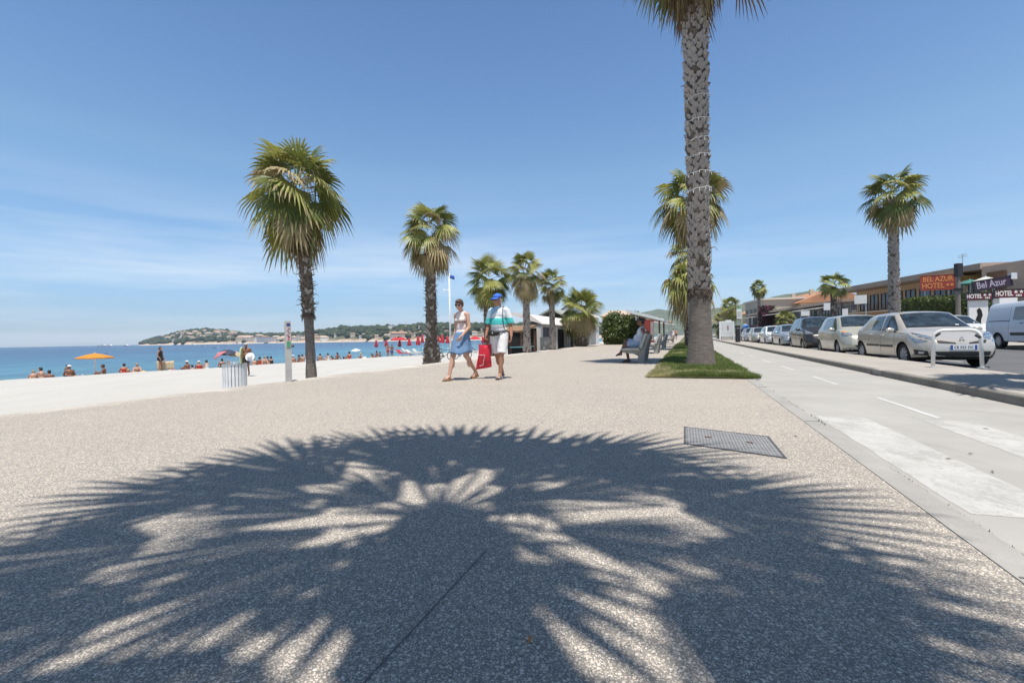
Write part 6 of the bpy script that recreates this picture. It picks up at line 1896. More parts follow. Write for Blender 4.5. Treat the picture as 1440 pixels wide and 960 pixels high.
def cloth_z(name, stops, rough=.85, axis=2, fold=.5, diag=None):
    """cloth with woven-in bands of colour at given heights (object space)"""
    m, nt, b = new_mat(name)
    tc_ = nt.n('ShaderNodeTexCoord'); sp = nt.n('ShaderNodeSeparateXYZ'); nt.l(tc_.outputs['Object'], sp.inputs[0])
    v = sp.outputs[axis]
    c = nt.ramp(nt.math('DIVIDE', v, 2.0), [(p / 2.0, c_) for p, c_ in stops], 'CONSTANT')
    if diag:
        dsum = nt.math('ADD', nt.math('MULTIPLY', sp.outputs[0], diag[0]), nt.math('MULTIPLY', v, diag[1]))
        c = nt.mix(nt.math('MULTIPLY', nt.math('GREATER_THAN', dsum, diag[2]), nt.math('GREATER_THAN', v, diag[3])), c, diag[4])
    nt.l(c, b.inputs['Base Color']); b.inputs['Roughness'].default_value = rough
    bp = nt.n('ShaderNodeBump'); bp.inputs['Strength'].default_value = fold; bp.inputs['Distance'].default_value = .03
    nt.l(nt.noise(nt.scaled(tc_.outputs['Object'], (1, 1, .55), (.3, .2, 0)), 9, 3, .5), bp.inputs['Height']); nt.l(bp.outputs[0], b.inputs['Normal'])
    return m
def cut_below(me, z0=None, z1=None):
    import bmesh
    bm = bmesh.new(); bm.from_mesh(me)
    for z, no in ((z0, (0, 0, -1)), (z1, (0, 0, 1))):
        if z is None: continue
        bmesh.ops.bisect_plane(bm, geom=bm.verts[:] + bm.edges[:] + bm.faces[:], plane_co=(0, 0, z), plane_no=no, clear_outer=True)
    bm.to_mesh(me); bm.free(); me.update(); return me

# ---------------------------------------------------------------- woman walking
wm = thing('person', 'walking woman in a pale tank top, blue denim skirt and sunglasses', 'person', at(649.5, 9.45, 0), heading(-.52, -.85))
hr = Matrix.Rotation(R(14), 3, 'Z') @ Matrix.Rotation(R(-16), 3, 'X')
hp, HP = head_prims((0, .065, 1.548), hr, .95)
pr = hp + [('c', (0, .0, 1.41), (0, .045, 1.50), .050, .047),
      ('e', (0, .0, 1.27), (.135, .088, .15)), ('e', (0, -.005, 1.08), (.118, .085, .16)), ('e', (0, -.01, .93), (.155, .108, .13)), ('c', (-.12, -.005, 1.345), (.12, -.005, 1.345), .052, .052),
      ('e', (-.062, .066, 1.235), (.052, .05, .052)), ('e', (.062, .066, 1.235), (.052, .05, .052)),
      ('c', (.152, -.005, 1.345), (.188, -.06, 1.085), .046, .037), ('c', (.188, -.06, 1.085), (.185, .02, .865), .036, .025),
      ('c', (-.152, -.005, 1.345), (-.205, .015, 1.08), .046, .037), ('c', (-.205, .015, 1.08), (-.145, .19, .90), .036, .025),
      ('c', (.082, .0, .88), (.088, .20, .49), .083, .054), ('c', (.088, .20, .49), (.085, .33, .085), .052, .034), ('e', (.087, .215, .355), (.05, .055, .11)),
      ('c', (-.082, -.01, .88), (-.085, -.05, .47), .083, .054), ('c', (-.085, -.05, .47), (-.08, -.36, .14), .052, .034), ('e', (-.085, -.13, .36), (.05, .056, .11))]
pr += foot((.085, .33, .085), (.09, .49, .035), .92) + foot((-.08, -.36, .135), (-.075, -.21, .04), .92)
pr += hand((.185, .025, .862), (-.02, .22, -1), (-1, .1, 0), 1, .35, .95) + hand((-.142, .195, .897), (.25, .55, -.75), (.6, -.2, .2), -1, .4, .95)
link('body', flesh(pr, .0075), SKIN_P, wm)
pt = [('e', (0, .0, 1.27), (.143, .097, .155)), ('e', (0, -.005, 1.08), (.128, .095, .17)), ('e', (0, -.008, .97), (.150, .112, .10)), ('e', (-.062, .068, 1.235), (.058, .056, .058)), ('e', (.062, .068, 1.235), (.058, .056, .058)),
      ('c', (-.088, .03, 1.30), (-.098, -.005, 1.40), .018, .018), ('c', (.088, .03, 1.30), (.098, -.005, 1.40), .018, .018), ('c', (-.09, -.05, 1.3), (-.098, -.005, 1.40), .02, .018), ('c', (.09, -.05, 1.3), (.098, -.005, 1.40), .02, .018)]
mt = cut_below(flesh(pt, .0085), .905)
link('tank_top', mt, cloth_z('tank_cloth', [(0, (.72, .69, .65)), (1.0, (.74, .62, .58)), (1.08, (.72, .57, .53)), (1.165, (.36, .26, .22)), (1.205, (.76, .65, .61)), (1.33, (.76, .63, .59))], fold=.7), wm)
# skirt: a loft following the stride
mb = MB(); n = 40; rings = 12
for i in range(rings + 1):
    k = i / rings; z = .985 - .43 * k
    for j in range(n):
        a = 2 * math.pi * j / n
        rx = .148 + .062 * k ** .8; ry = .112 + .135 * k
        fl = .010 * k * math.sin(a * 7 + 1) + .006 * k * math.sin(a * 11)
        # hem sways over the leading knee
        mb.v.append(((rx + fl) * math.cos(a), -.005 + .035 * k + (ry + fl) * math.sin(a), z + .022 * k * math.sin(a * 2 + .6) + .012 * k * math.sin(a * 5)))
for i in range(rings):
    for j in range(n):
        a, b_ = i * n + j, i * n + (j + 1) % n
        mb.f.append((a, b_, b_ + n, a + n)); mb.m.append(0)
me = mb.mesh('skirt', True); me = evaluated(me, [('SOLIDIFY', dict(thickness=.006, offset=-1))]); me.polygons.foreach_set('use_smooth', [True] * len(me.polygons))
link('skirt', me, mat('denim', (.13, .22, .36), .85, var=.22, vs=5, bump=.4, bs=30), wm)
hb2 = flesh([('e', HP(0, -.022, .042), (.083, .098, .080), hr.to_4x4()), ('e', HP(0, -.055, .0), (.078, .068, .085), hr.to_4x4()), ('e', HP(0, .05, .088), (.058, .045, .03), hr.to_4x4()), ('c', HP(.075, -.005, .03), HP(.078, .01, -.015), .017, .011), ('c', HP(-.075, -.005, .03), HP(-.078, .01, -.015), .017, .011)], .008, 2)
link('hair', hb2, HAIR_B, wm)
mb = MB()
for s in (-1, 1):
    mb.ell(HP(s * .034, .093, .012), (.030, .012, .023), 12, 0, hr.to_4x4()); mb.tube([HP(s * .06, .085, .02), HP(s * .079, .0, .018)], .004, 5)
mb.tube([HP(-.012, .104, .016), HP(.012, .104, .016)], .004, 5)
link('sunglasses', mb.mesh('sunglasses', True), SHADES, wm)
SAND_ = mat('sandal_leather', (.24, .13, .06), .7, var=.2, vs=20)
def sandal(parent, ankle, toe, m, pitch=0.0, k=1.0, strap2=None):
    a, t = Vector(ankle), Vector(toe); d = Vector((t.x - a.x, t.y - a.y, 0)).normalized(); s = Vector((-d.y, d.x, 0))
    L = (Vector((t.x, t.y, 0)) - Vector((a.x, a.y, 0))).length
    T = Matrix((( s.x, d.x, 0, a.x), (s.y, d.y, 0, a.y), (0, 0, 1, 0), (0, 0, 0, 1)))
    hz = max(0, a.z - .095)
    mb = MB(); pts = [(-.036, -.07), (.036, -.07), (.04, 0), (.048, .1), (.044, L - .0), (.02, L + .03), (-.02, L + .03), (-.044, L), (-.046, .1), (-.04, 0)]
    n = len(pts)
    zz = lambda y: hz * max(0, 1 - max(0, y + .07) / (L + .02))
    mb.add([(x * k, y, zz(y) + .002) for x, y in pts] + [(x * k, y, zz(y) + .022) for x, y in pts], [tuple(range(n))[::-1], tuple(range(n, 2 * n))] + [(i, (i + 1) % n, n + (i + 1) % n, n + i) for i in range(n)], 0, T)
    for y, hgt in ((L - .035, .052), (.02, .085)):
        q = [(x_, y, zz(y) + z_) for x_, z_ in ((-.046 * k, .02), (-.038 * k, hgt * .8), (0, hgt + .012), (.038 * k, hgt * .8), (.046 * k, .02))]
        mb.tube(q, .009, 6, 1, T)
    return link('sandal', mb.mesh('sandal', False), [m, strap2 or m], parent)
sandal(wm, (.085, .33, .085), (.09, .49, .03), SAND_); sandal(wm, (-.08, -.36, .135), (-.075, -.21, .03), SAND_)

# ---------------------------------------------------------------- man walking
mn = thing('person', 'walking man in a blue cap, striped white and teal shirt and white shorts', 'person', at(702, 9.55, 0), heading(-.30, -.95))
hr = Matrix.Rotation(R(-32), 3, 'Z') @ Matrix.Rotation(R(-5), 3, 'X')
hr = Matrix.Rotation(R(-30), 3, 'Z') @ Matrix.Rotation(R(-4), 3, 'X')
hp, HP = head_prims((0, .055, 1.645), hr, 1.0, 1.05)
pr = hp + [('c', (0, .0, 1.49), (0, .035, 1.60), .062, .058),
      ('e', (0, -.005, 1.33), (.165, .105, .17)), ('e', (0, .02, 1.12), (.155, .12, .18)), ('e', (0, .0, .97), (.165, .115, .13)), ('c', (-.15, -.005, 1.42), (.15, -.005, 1.42), .062, .062),
      ('c', (.185, -.005, 1.42), (.235, -.02, 1.14), .054, .043), ('c', (.235, -.02, 1.14), (.262, .075, .915), .042, .03),
      ('c', (-.185, -.005, 1.42), (-.245, -.03, 1.13), .054, .043), ('c', (-.245, -.03, 1.13), (-.285, .05, .89), .042, .03),
      ('c', (.09, .0, .92), (.075, -.06, .50), .093, .06), ('c', (.075, -.06, .50), (.06, -.33, .13), .057, .038), ('e', (.072, -.135, .39), (.055, .062, .12)),
      ('c', (-.09, .0, .92), (-.085, .13, .50), .093, .06), ('c', (-.085, .13, .50), (-.065, .16, .095), .057, .038), ('e', (-.08, .115, .385), (.056, .062, .12))]
pr += foot((.06, -.33, .13), (.075, -.16, .04)) + foot((-.065, .16, .095), (-.06, .33, .035))
pr += hand((.264, .08, .91), (.03, .05, -1), (-1, .0, 0), 1, .75) + hand((-.286, .055, .885), (-.02, .18, -1), (1, .1, 0), -1, .45)
link('body', flesh(pr, .0075), SKIN_T, mn)
ps = [('e', (0, -.005, 1.33), (.18, .12, .175)), ('e', (0, .022, 1.14), (.175, .14, .19)), ('e', (0, .008, 1.02), (.18, .135, .12)), ('c', (-.155, -.005, 1.425), (.155, -.005, 1.425), .07, .07),
      ('t', [(.165, -.005, 1.435), (.215, -.014, 1.26), (.238, -.02, 1.15)], [.072, .070, .082]), ('t', [(-.165, -.005, 1.435), (-.22, -.02, 1.26), (-.248, -.028, 1.15)], [.072, .070, .082]), ('c', (0, -.01, 1.45), (0, .005, 1.50), .08, .068)]
link('shirt', cut_below(flesh(ps, .0085, 3), .93, 1.512), cloth_z('shirt_cloth', [(0, (.70, .62, .64)), (1.0, (.72, .70, .70)), (1.085, (.72, .72, .72)), (1.125, (.055, .42, .40)), (1.265, (.70, .72, .74)), (1.49, (.5, .6, .66))], diag=(.9, 1.0, 1.42, 1.268, (.36, .53, .64)), fold=.8), mn)
pq = [('e', (0, .0, .96), (.178, .132, .11)), ('t', [(.085, .0, .95), (.088, -.015, .80), (.082, -.045, .60), (.078, -.06, .545)], [.118, .118, .103, .103]), ('t', [(-.085, .0, .95), (-.092, .04, .80), (-.09, .095, .60), (-.088, .115, .53)], [.118, .118, .104, .104])]
link('shorts', flesh(pq, .0085, 3), mat('shorts_white', (.70, .675, .66), .85, var=.06, vs=6, bump=.8, bs=12), mn)
# cap
M4 = hr.to_4x4()
cp = cut_below  # shaped from a dome and a curved peak
mb = MB(); rr = 16; nn = 24
C0 = HP(0, -.008, .035)
for i in range(7):
    ph = i / 6 * math.pi / 2
    for j in range(nn):
        t = 2 * math.pi * j / nn
        mb.v.append(tuple(C0 + hr @ Vector((.092 * math.cos(ph) * math.cos(t), .108 * math.cos(ph) * math.sin(t), .012 + .088 * math.sin(ph)))))
for i in range(6):
    for j in range(nn):
        a, b_ = i * nn + j, i * nn + (j + 1) % nn; mb.f.append((a, b_, b_ + nn, a + nn)); mb.m.append(0)
o0 = len(mb.v); m_ = 12
for lvl in (0, 1, 2):
    for j in range(m_ + 1):
        t = math.pi * (.12 + .76 * j / m_); x = math.cos(t); y = math.sin(t)
        ext = (0, .05, .085)[lvl]
        mb.v.append(tuple(C0 + hr @ Vector((.092 * x, .105 * y + ext * (math.sin(t) ** .6), .014 - .012 * lvl - .018 * (x * x) * lvl))))
for lvl in range(2):
    for j in range(m_):
        a = o0 + lvl * (m_ + 1) + j; mb.f.append((a, a + 1, a + m_ + 2, a + m_ + 1)); mb.m.append(0)
me = mb.mesh('cap', True); me = evaluated(me, [('SOLIDIFY', dict(thickness=.005, offset=0))]); me.polygons.foreach_set('use_smooth', [True] * len(me.polygons))
link('cap', me, mat('cap_blue', (.03, .13, .52), .75, var=.1, vs=10), mn)
mb = MB()
for s in (-1, 1):
    mb.ell(HP(s * .036, .092, .012), (.032, .012, .02), 12, 0, M4); mb.tube([HP(s * .062, .085, .018), HP(s * .084, -.01, .016)], .005, 5)
mb.tube([HP(-.012, .104, .016), HP(.012, .104, .016)], .004, 5)
link('sunglasses', mb.mesh('sunglasses', True), SHADES, mn)
link('hair', flesh([('e', HP(0, -.05, -.01), (.08, .062, .06), M4), ('c', HP(.083, .0, .015), HP(.082, .008, -.015), .012, .008), ('c', HP(-.083, .0, .015), HP(-.082, .008, -.015), .012, .008)], .009, 2), HAIR_G, mn)
DSND = mat('sandal_dark', (.05, .045, .045), .7); LSTR = mat('sandal_strap_pale', (.5, .5, .5), .7)
sandal(mn, (.06, -.33, .13), (.075, -.16, .03), DSND, strap2=LSTR); sandal(mn, (-.065, .16, .095), (-.06, .33, .03), DSND, k=1.08, strap2=LSTR)
# belt bag worn at the waist: a thing he carries
bb = thing('waist_bag', 'black waist bag buckled round the walking man', 'bag', mn.location.copy(), mn.rotation_euler.z)
me = flesh([('e', (.075, .165, .955), (.115, .055, .068)), ('e', (.02, .16, .955), (.10, .05, .06)), ('e', (.13, .14, .955), (.07, .05, .06))], .009, 3)
link('pouch', me, mat('bag_black', (.012, .012, .014), .55, var=.2, vs=12, bump=.4, bs=30), bb)
mb = MB()
pts = [(.188 * math.cos(2 * math.pi * j / 32), .006 + .146 * math.sin(2 * math.pi * j / 32), .985 - .01 * math.sin(2 * math.pi * j / 32)) for j in range(33)]
mb.tube(pts, .012, 6); link('strap', mb.mesh('strap', True), BLACKP, bb)
mb = MB(); mb.box((.07, .222, .955), (.02, .006, .035)); mb.build('zip_pull', mat('zip_grey', (.5, .5, .5), .4), bb)
mb = MB(); mb.tube([(-.12, .075, 1.50), (-.125, .105, 1.42), (-.13, .125, 1.30), (-.15, .145, 1.1), (-.17, .1, 1.0)], .008, 6); mb.tube([(-.12, .07, 1.50), (-.115, -.06, 1.50), (-.1, -.12, 1.35)], .008, 6)
tag(link('shoulder_strap', mb.mesh('shoulder_strap', True), BLACKP, loc=mn.location, rz=mn.rotation_euler.z), "thin dark strap over the walking man's shoulder", 'strap')
# red carrier bag
rb = thing('carrier_bag', 'bright red carrier bag hanging from the walking man\'s hand', 'bag', mn.location + Matrix.Rotation(mn.rotation_euler.z, 3, 'Z') @ V3(.285, .09, 0), mn.rotation_euler.z + R(12))
mb = MB(); n = 24
for i in range(11):
    k = i / 10; z = .72 - .50 * k
    for j in range(n):
        a = 2 * math.pi * j / n; x, y = math.cos(a), math.sin(a)
        rx = .135 + .02 * k - .012 * math.sin(k * 5); ry = (.012 + .05 * math.sin(min(1, k * 1.15) * math.pi) ** .7 * .9 + .008)
        sx = abs(x) ** .6 * (1 if x > 0 else -1)
        mb.v.append((rx * sx + .035 * k, ry * y + .012 * math.sin(x * 9 + k * 6), z - .03 * x * k - .012 * math.cos(x * 3) * (1 - k)))
for i in range(10):
    for j in range(n):
        a, b_ = i * n + j, i * n + (j + 1) % n; mb.f.append((a, b_, b_ + n, a + n)); mb.m.append(0)
mb.f.append(tuple(range(10 * n, 11 * n))); mb.m.append(0)
link('pouch', mb.mesh('pouch', True), mat('bag_red', (.55, .012, .03), .45, var=.15, vs=7, bump=.8, bs=9), rb)
for y in (-.012, .012):
    mb = MB(); mb.tube([(-.06, y, .72), (-.03, y, .80), (0, y, .835), (.03, y, .80), (.06, y, .72)], .008, 6); link('handle', mb.mesh('handle', True), mat('bag_red', (.5,) * 3), rb)
BW = mat('print_white', (.70, .60, .60), .6, var=0)
mb = MB()
for a, b_ in (((-.02, .50), (.115, .505)), ((-.02, .50), (.02, .29)), ((.02, .29), (.10, .275))):
    mb.tube([(a[0] + .02, .075, a[1]), (b_[0] + .02, .073, b_[1])], .0045, 5)
link('print_mark', mb.mesh('print_mark'), BW, rb)

# ---------------------------------------------------------------- man sitting on the bench
sm = thing('person', 'heavy tanned man in a white vest and pale shorts sitting with crossed legs', 'person', road(15.05, -1.38, 0), heading(-RL.x, -RL.y))
# local +Y looks to the sea; the seat top is at z .46, the backrest behind at y -.1..-.25
hr = Matrix.Rotation(R(-4), 3, 'X'); hp, HP = head_prims((0, -.03, 1.275), hr, 1.06, 1.08)
pr = hp + [('c', (0, -.10, 1.09), (0, -.055, 1.21), .066, .062), ('e', (0, -.06, .92), (.19, .14, .20)), ('e', (0, .02, .74), (.185, .17, .18)), ('e', (0, .0, .575), (.19, .16, .115)), ('c', (-.165, -.10, 1.03), (.165, -.10, 1.03), .068, .068),
      ('c', (-.20, -.10, 1.03), (-.36, -.20, .88), .062, .05), ('c', (-.36, -.20, .88), (-.52, -.27, .965), .048, .034),
      ('c', (.20, -.10, 1.03), (.26, -.02, .77), .062, .05), ('c', (.26, -.02, .77), (.13, .20, .64), .048, .034),
      ('c', (-.10, .02, .56), (-.10, .44, .575), .10, .068), ('c', (-.10, .44, .575), (-.09, .36, .10), .062, .042), ('e', (-.1, .375, .40), (.06, .065, .12)),
      ('c', (.10, .02, .58), (.03, .44, .66), .10, .068), ('c', (.03, .44, .66), (-.10, .60, .30), .062, .042), ('e', (.0, .46, .50), (.058, .06, .11))]
pr += foot((-.09, .36, .10), (-.10, .53, .035)) + [('c', (-.10, .60, .30), (-.12, .57, .25), .036, .032), ('c', (-.10, .60, .30), (-.13, .74, .215), .034, .022), ('c', (-.12, .57, .25), (-.13, .74, .21), .03, .022)]
pr += hand((-.525, -.272, .968), (-1, -.25, -.35), (0, -.5, -1), -1, .5) + hand((.125, .205, .638), (-.5, .8, -.05), (0, -.1, -1), 1, .3)
link('body', flesh(pr, .009), SKIN_B, sm)
pt = [('e', (0, -.06, .92), (.202, .152, .205)), ('e', (0, .02, .74), (.197, .183, .19)), ('e', (0, .01, .60), (.20, .165, .10)), ('c', (-.10, -.09, 1.02), (-.115, -.10, 1.10), .04, .032), ('c', (.10, -.09, 1.02), (.115, -.10, 1.10), .04, .032)]
link('vest', cut_below(flesh(pt, .01, 3), .55), mat('vest_white', (.68, .68, .69), .85, var=.06, vs=5, bump=.8, bs=10), sm)
pq = [('e', (0, .0, .57), (.203, .175, .112)), ('t', [(-.10, .02, .57), (-.10, .22, .575), (-.10, .39, .58)], [.118, .112, .098]), ('t', [(.10, .02, .58), (.07, .22, .625), (.04, .38, .655)], [.118, .112, .098])]
link('shorts', flesh(pq, .01, 3), mat('shorts_pale_blue', (.48, .54, .62), .85, var=.08, vs=5, bump=.8, bs=10), sm)
link('hair', flesh([('e', HP(0, -.02, .045), (.088, .102, .08), hr.to_4x4()), ('e', HP(0, -.06, .0), (.08, .066, .08), hr.to_4x4())], .011, 2), HAIR_D, sm)
mb = MB()
for s in (-1, 1):
    mb.ell(HP(s * .036, .096, .014), (.03, .010, .018), 10, 0, hr.to_4x4()); mb.tube([HP(s * .062, .088, .02), HP(s * .084, -.01, .018)], .004, 5)
link('sunglasses', mb.mesh('sunglasses', True), SHADES, sm)
FLIP = mat('flip_flop', (.03, .03, .035), .8)
sandal(sm, (-.09, .36, .10), (-.10, .53, .03), FLIP)

# ---------------------------------------------------------------- people on the beach
def pose(kind):
    """skeleton of one beach pose -> flesh primitives, hair, swimwear"""
    I3 = Matrix.Identity(3)
    if kind == 'stand':
        hp, HP = head_prims((0, .03, 1.57), I3, .97)
        pr = hp + [('c', (0, 0, 1.42), (0, .02, 1.52), .052, .05), ('e', (0, 0, 1.26), (.145, .09, .16)), ('e', (0, 0, 1.07), (.125, .09, .15)), ('e', (0, 0, .92), (.155, .11, .12)), ('c', (-.13, 0, 1.36), (.13, 0, 1.36), .052, .052)]
        pr += [('c', (.16, 0, 1.36), (.22, -.02, 1.09), .045, .036), ('c', (.22, -.02, 1.09), (.20, .12, .88), .035, .026), ('c', (-.16, 0, 1.36), (-.22, -.02, 1.09), .045, .036), ('c', (-.22, -.02, 1.09), (-.20, .12, .88), .035, .026)]
        for s in (-1, 1): pr += [('c', (s * .08, 0, .88), (s * .085, .02, .48), .085, .054), ('c', (s * .085, .02, .48), (s * .09, -.02, .09), .052, .036)] + foot((s * .09, -.02, .09), (s * .11, .13, .035))
        pr += hand((.20, .125, .878), (0, .5, -1), (-1, 0, 0), 1, .4) + hand((-.20, .125, .878), (0, .5, -1), (1, 0, 0), -1, .4)
        suit = [('e', (0, 0, .93), (.165, .12, .11)), ('t', [(-.083, 0, .9), (-.086, .01, .70)], [.10, .092]), ('t', [(.083, 0, .9), (.086, .01, .70)], [.10, .092])]
        dress = [('e', (0, 0, 1.27), (.155, .10, .17)), ('e', (0, 0, 1.07), (.137, .102, .16)), ('t', [(0, 0, .98), (0, 0, .72)], [.165, .19])]
    elif kind == 'walk':
        hp, HP = head_prims((0, .05, 1.63), I3, 1.0)
        pr = hp + [('c', (0, 0, 1.48), (0, .03, 1.58), .06, .055), ('e', (0, 0, 1.32), (.17, .11, .17)), ('e', (0, .02, 1.11), (.155, .125, .17)), ('e', (0, 0, .96), (.16, .11, .12)), ('c', (-.15, 0, 1.42), (.15, 0, 1.42), .06, .06)]
        pr += [('c', (.185, 0, 1.42), (.26, -.02, 1.15), .052, .04), ('c', (.26, -.02, 1.15), (.18, .17, 1.02), .04, .028), ('c', (-.185, 0, 1.42), (-.26, -.02, 1.15), .052, .04), ('c', (-.26, -.02, 1.15), (-.19, .17, 1.0), .04, .028)]
        pr += [('c', (.085, 0, .92), (.08, .12, .50), .088, .056), ('c', (.08, .12, .50), (.06, .16, .09), .054, .037), ('c', (-.085, 0, .92), (-.08, .0, .50), .088, .056), ('c', (-.08, .0, .50), (-.05, -.22, .13), .054, .037)] + foot((.06, .16, .09), (.07, .32, .035)) + foot((-.05, -.22, .13), (-.05, -.07, .035))
        pr += hand((.175, .175, 1.02), (-.6, .6, 0), (-.5, -.5, 0), 1, .5) + hand((-.185, .175, 1.0), (.6, .6, 0), (.5, -.5, 0), -1, .5)
        suit = [('e', (0, 0, .97), (.17, .12, .11)), ('t', [(.085, 0, .93), (.085, .05, .72)], [.105, .098]), ('t', [(-.085, 0, .93), (-.083, .0, .72)], [.105, .098])]
        dress = suit
    elif kind == 'sit':       # knees drawn up, seen from behind
        hp, HP = head_prims((0, .05, .80), I3, 1.0)
        pr = hp + [('c', (0, -.01, .66), (0, .03, .76), .055, .052), ('e', (0, -.02, .50), (.165, .11, .18)), ('e', (0, -.02, .28), (.15, .12, .17)), ('e', (0, -.01, .12), (.175, .14, .115)), ('c', (-.14, 0, .59), (.14, 0, .59), .058, .058)]
        for s in (-1, 1): pr += [('c', (s * .17, 0, .59), (s * .23, .15, .38), .05, .04), ('c', (s * .23, .15, .38), (s * .10, .36, .36), .038, .028), ('c', (s * .09, .02, .12), (s * .11, .36, .42), .09, .058), ('c', (s * .11, .36, .42), (s * .10, .58, .08), .054, .037)] + foot((s * .10, .58, .08), (s * .11, .74, .03))
        pr += hand((.10, .365, .36), (-1, .1, -.2), (0, -1, 0), 1, .4) + hand((-.10, .365, .36), (1, .1, -.2), (0, -1, 0), -1, .4)
        suit = [('e', (0, -.01, .12), (.187, .152, .112)), ('t', [(-.09, .02, .12), (-.1, .2, .28)], [.104, .09]), ('t', [(.09, .02, .12), (.1, .2, .28)], [.104, .09])]
        dress = [('e', (0, -.02, .48), (.172, .118, .15)), ('e', (0, -.02, .28), (.162, .132, .18)), ('e', (0, -.01, .12), (.187, .152, .112))]
    elif kind == 'lean':      # sitting back on straight arms, legs out
        hp, HP = head_prims((0, -.13, .80), Matrix.Rotation(R(8), 3, 'X'), 1.0)
        pr = hp + [('c', (0, -.16, .66), (0, -.14, .76), .055, .052), ('e', (0, -.15, .50), (.165, .11, .18)), ('e', (0, -.08, .28), (.15, .12, .17)), ('e', (0, -.01, .12), (.175, .14, .115)), ('c', (-.14, -.17, .59), (.14, -.17, .59), .058, .058)]
        for s in (-1, 1): pr += [('c', (s * .17, -.17, .59), (s * .22, -.33, .32), .05, .04), ('c', (s * .22, -.33, .32), (s * .22, -.42, .05), .038, .028), ('c', (s * .09, .02, .12), (s * .12, .44, .17 + .12 * (s > 0)), .09, .058), ('c', (s * .12, .44, .17 + .12 * (s > 0)), (s * .12, .84, .06), .054, .037), ('c', (s * .12, .84, .06), (s * .14, .88, .17), .036, .022)]
        pr += hand((.22, -.42, .045), (.2, -1, -.1), (0, -.1, -1), 1, .1) + hand((-.22, -.42, .045), (-.2, -1, -.1), (0, -.1, -1), -1, .1)
        suit = [('e', (0, -.01, .12), (.187, .152, .112)), ('t', [(-.09, .02, .12), (-.105, .25, .15)], [.104, .09]), ('t', [(.09, .02, .12), (.105, .25, .18)], [.104, .09])]
        dress = [('e', (0, -.13, .46), (.172, .118, .15)), ('e', (0, -.08, .28), (.162, .132, .18)), ('e', (0, -.01, .12), (.187, .152, .112))]
    else:                     # lying face down, propped on elbows
        hp, HP = head_prims((0, .98, .30), Matrix.Rotation(R(-10), 3, 'X'), 1.0)
        pr = hp + [('c', (0, .80, .19), (0, .95, .27), .055, .052), ('e', (0, .62, .15), (.165, .19, .105)), ('e', (0, .38, .115), (.145, .18, .095)), ('e', (0, .16, .13), (.175, .14, .12)), ('c', (-.14, .72, .17), (.14, .72, .17), .058, .055)]
        for s in (-1, 1): pr += [('c', (s * .17, .72, .17), (s * .23, .86, .05), .05, .04), ('c', (s * .23, .86, .05), (s * .08, 1.02, .05), .038, .028), ('c', (s * .09, .12, .11), (s * .11, -.33, .075), .088, .056), ('c', (s * .11, -.33, .075), (s * .12, -.74, .06), .054, .036), ('c', (s * .12, -.74, .06), (s * .13, -.90, .04), .034, .024)]
        pr += hand((.08, 1.02, .045), (-.8, .6, 0), (0, 0, -1), 1, .1) + hand((-.08, 1.02, .045), (.8, .6, 0), (0, 0, -1), -1, .1)
        suit = [('e', (0, .15, .13), (.187, .155, .128)), ('t', [(-.09, .12, .11), (-.1, -.12, .095)], [.10, .088]), ('t', [(.09, .12, .11), (.1, -.12, .095)], [.10, .088])]
        dress = [('e', (0, .55, .148), (.17, .10, .112)), ('e', (0, .15, .13), (.187, .155, .128))]
    hair = [('e', HP(0, -.02, .043), (.086, .10, .08)), ('e', HP(0, -.055, -.01), (.078, .064, .085))]
    bun = hair + [('e', HP(0, -.10, .02), (.04, .045, .045)), ('c', HP(0, -.07, -.02), HP(0, -.09, -.11), .055, .03)]
    hat = [('e', HP(0, -.005, .07), (.092, .105, .07)), ('t', [HP(0, -.005, .055), HP(0, -.005, .068)], [.155, .15])]
    return dict(body=flesh(pr, .0125, 3), suit=flesh(suit, .014, 2), dress=flesh(dress, .014, 2), hair=flesh(hair, .014, 2), bun=flesh(bun, .014, 2), hat=flesh(hat, .014, 1))
POSES = {k: pose(k) for k in ('stand', 'walk', 'sit', 'lean', 'lie')}
def sw(name, c): return mat('swim_' + name, c, .7, var=.12, vs=6)
S_RED = sw('red', (.45, .03, .03)); S_BLK = sw('black', (.012, .012, .014)); S_BLU = sw('blue', (.04, .10, .32)); S_WHT = sw('white', (.66, .66, .66)); S_GRN = sw('green', (.06, .22, .14)); S_PNK = sw('pink', (.55, .12, .22)); S_TEA = sw('teal', (.05, .28, .32)); S_YEL = sw('yellow', (.6, .42, .1))
def bather(label, kind, loc, face, skin, hair=HAIR_D, wear='suit', wm_=S_BLU, hat=None, style='hair', scale=1.0, group='bathers on the beach'):
    P = POSES[kind]; p = thing('person', label, 'person', loc, face, group); p.scale = (scale,) * 3
    def add(nm, me, m):
        o = bpy.data.objects.new(nm, me); COL.objects.link(o); o.parent = p
        if len(me.materials) == 0: me.materials.append(m)
        o.material_slots[0].link = 'OBJECT'; o.material_slots[0].material = m
    add('body', P['body'], skin); add('swimsuit' if wear == 'suit' else 'dress', P[wear], wm_)
    add('hat' if hat else 'hair', P['hat'] if hat else P[style], hat or hair)
    return p
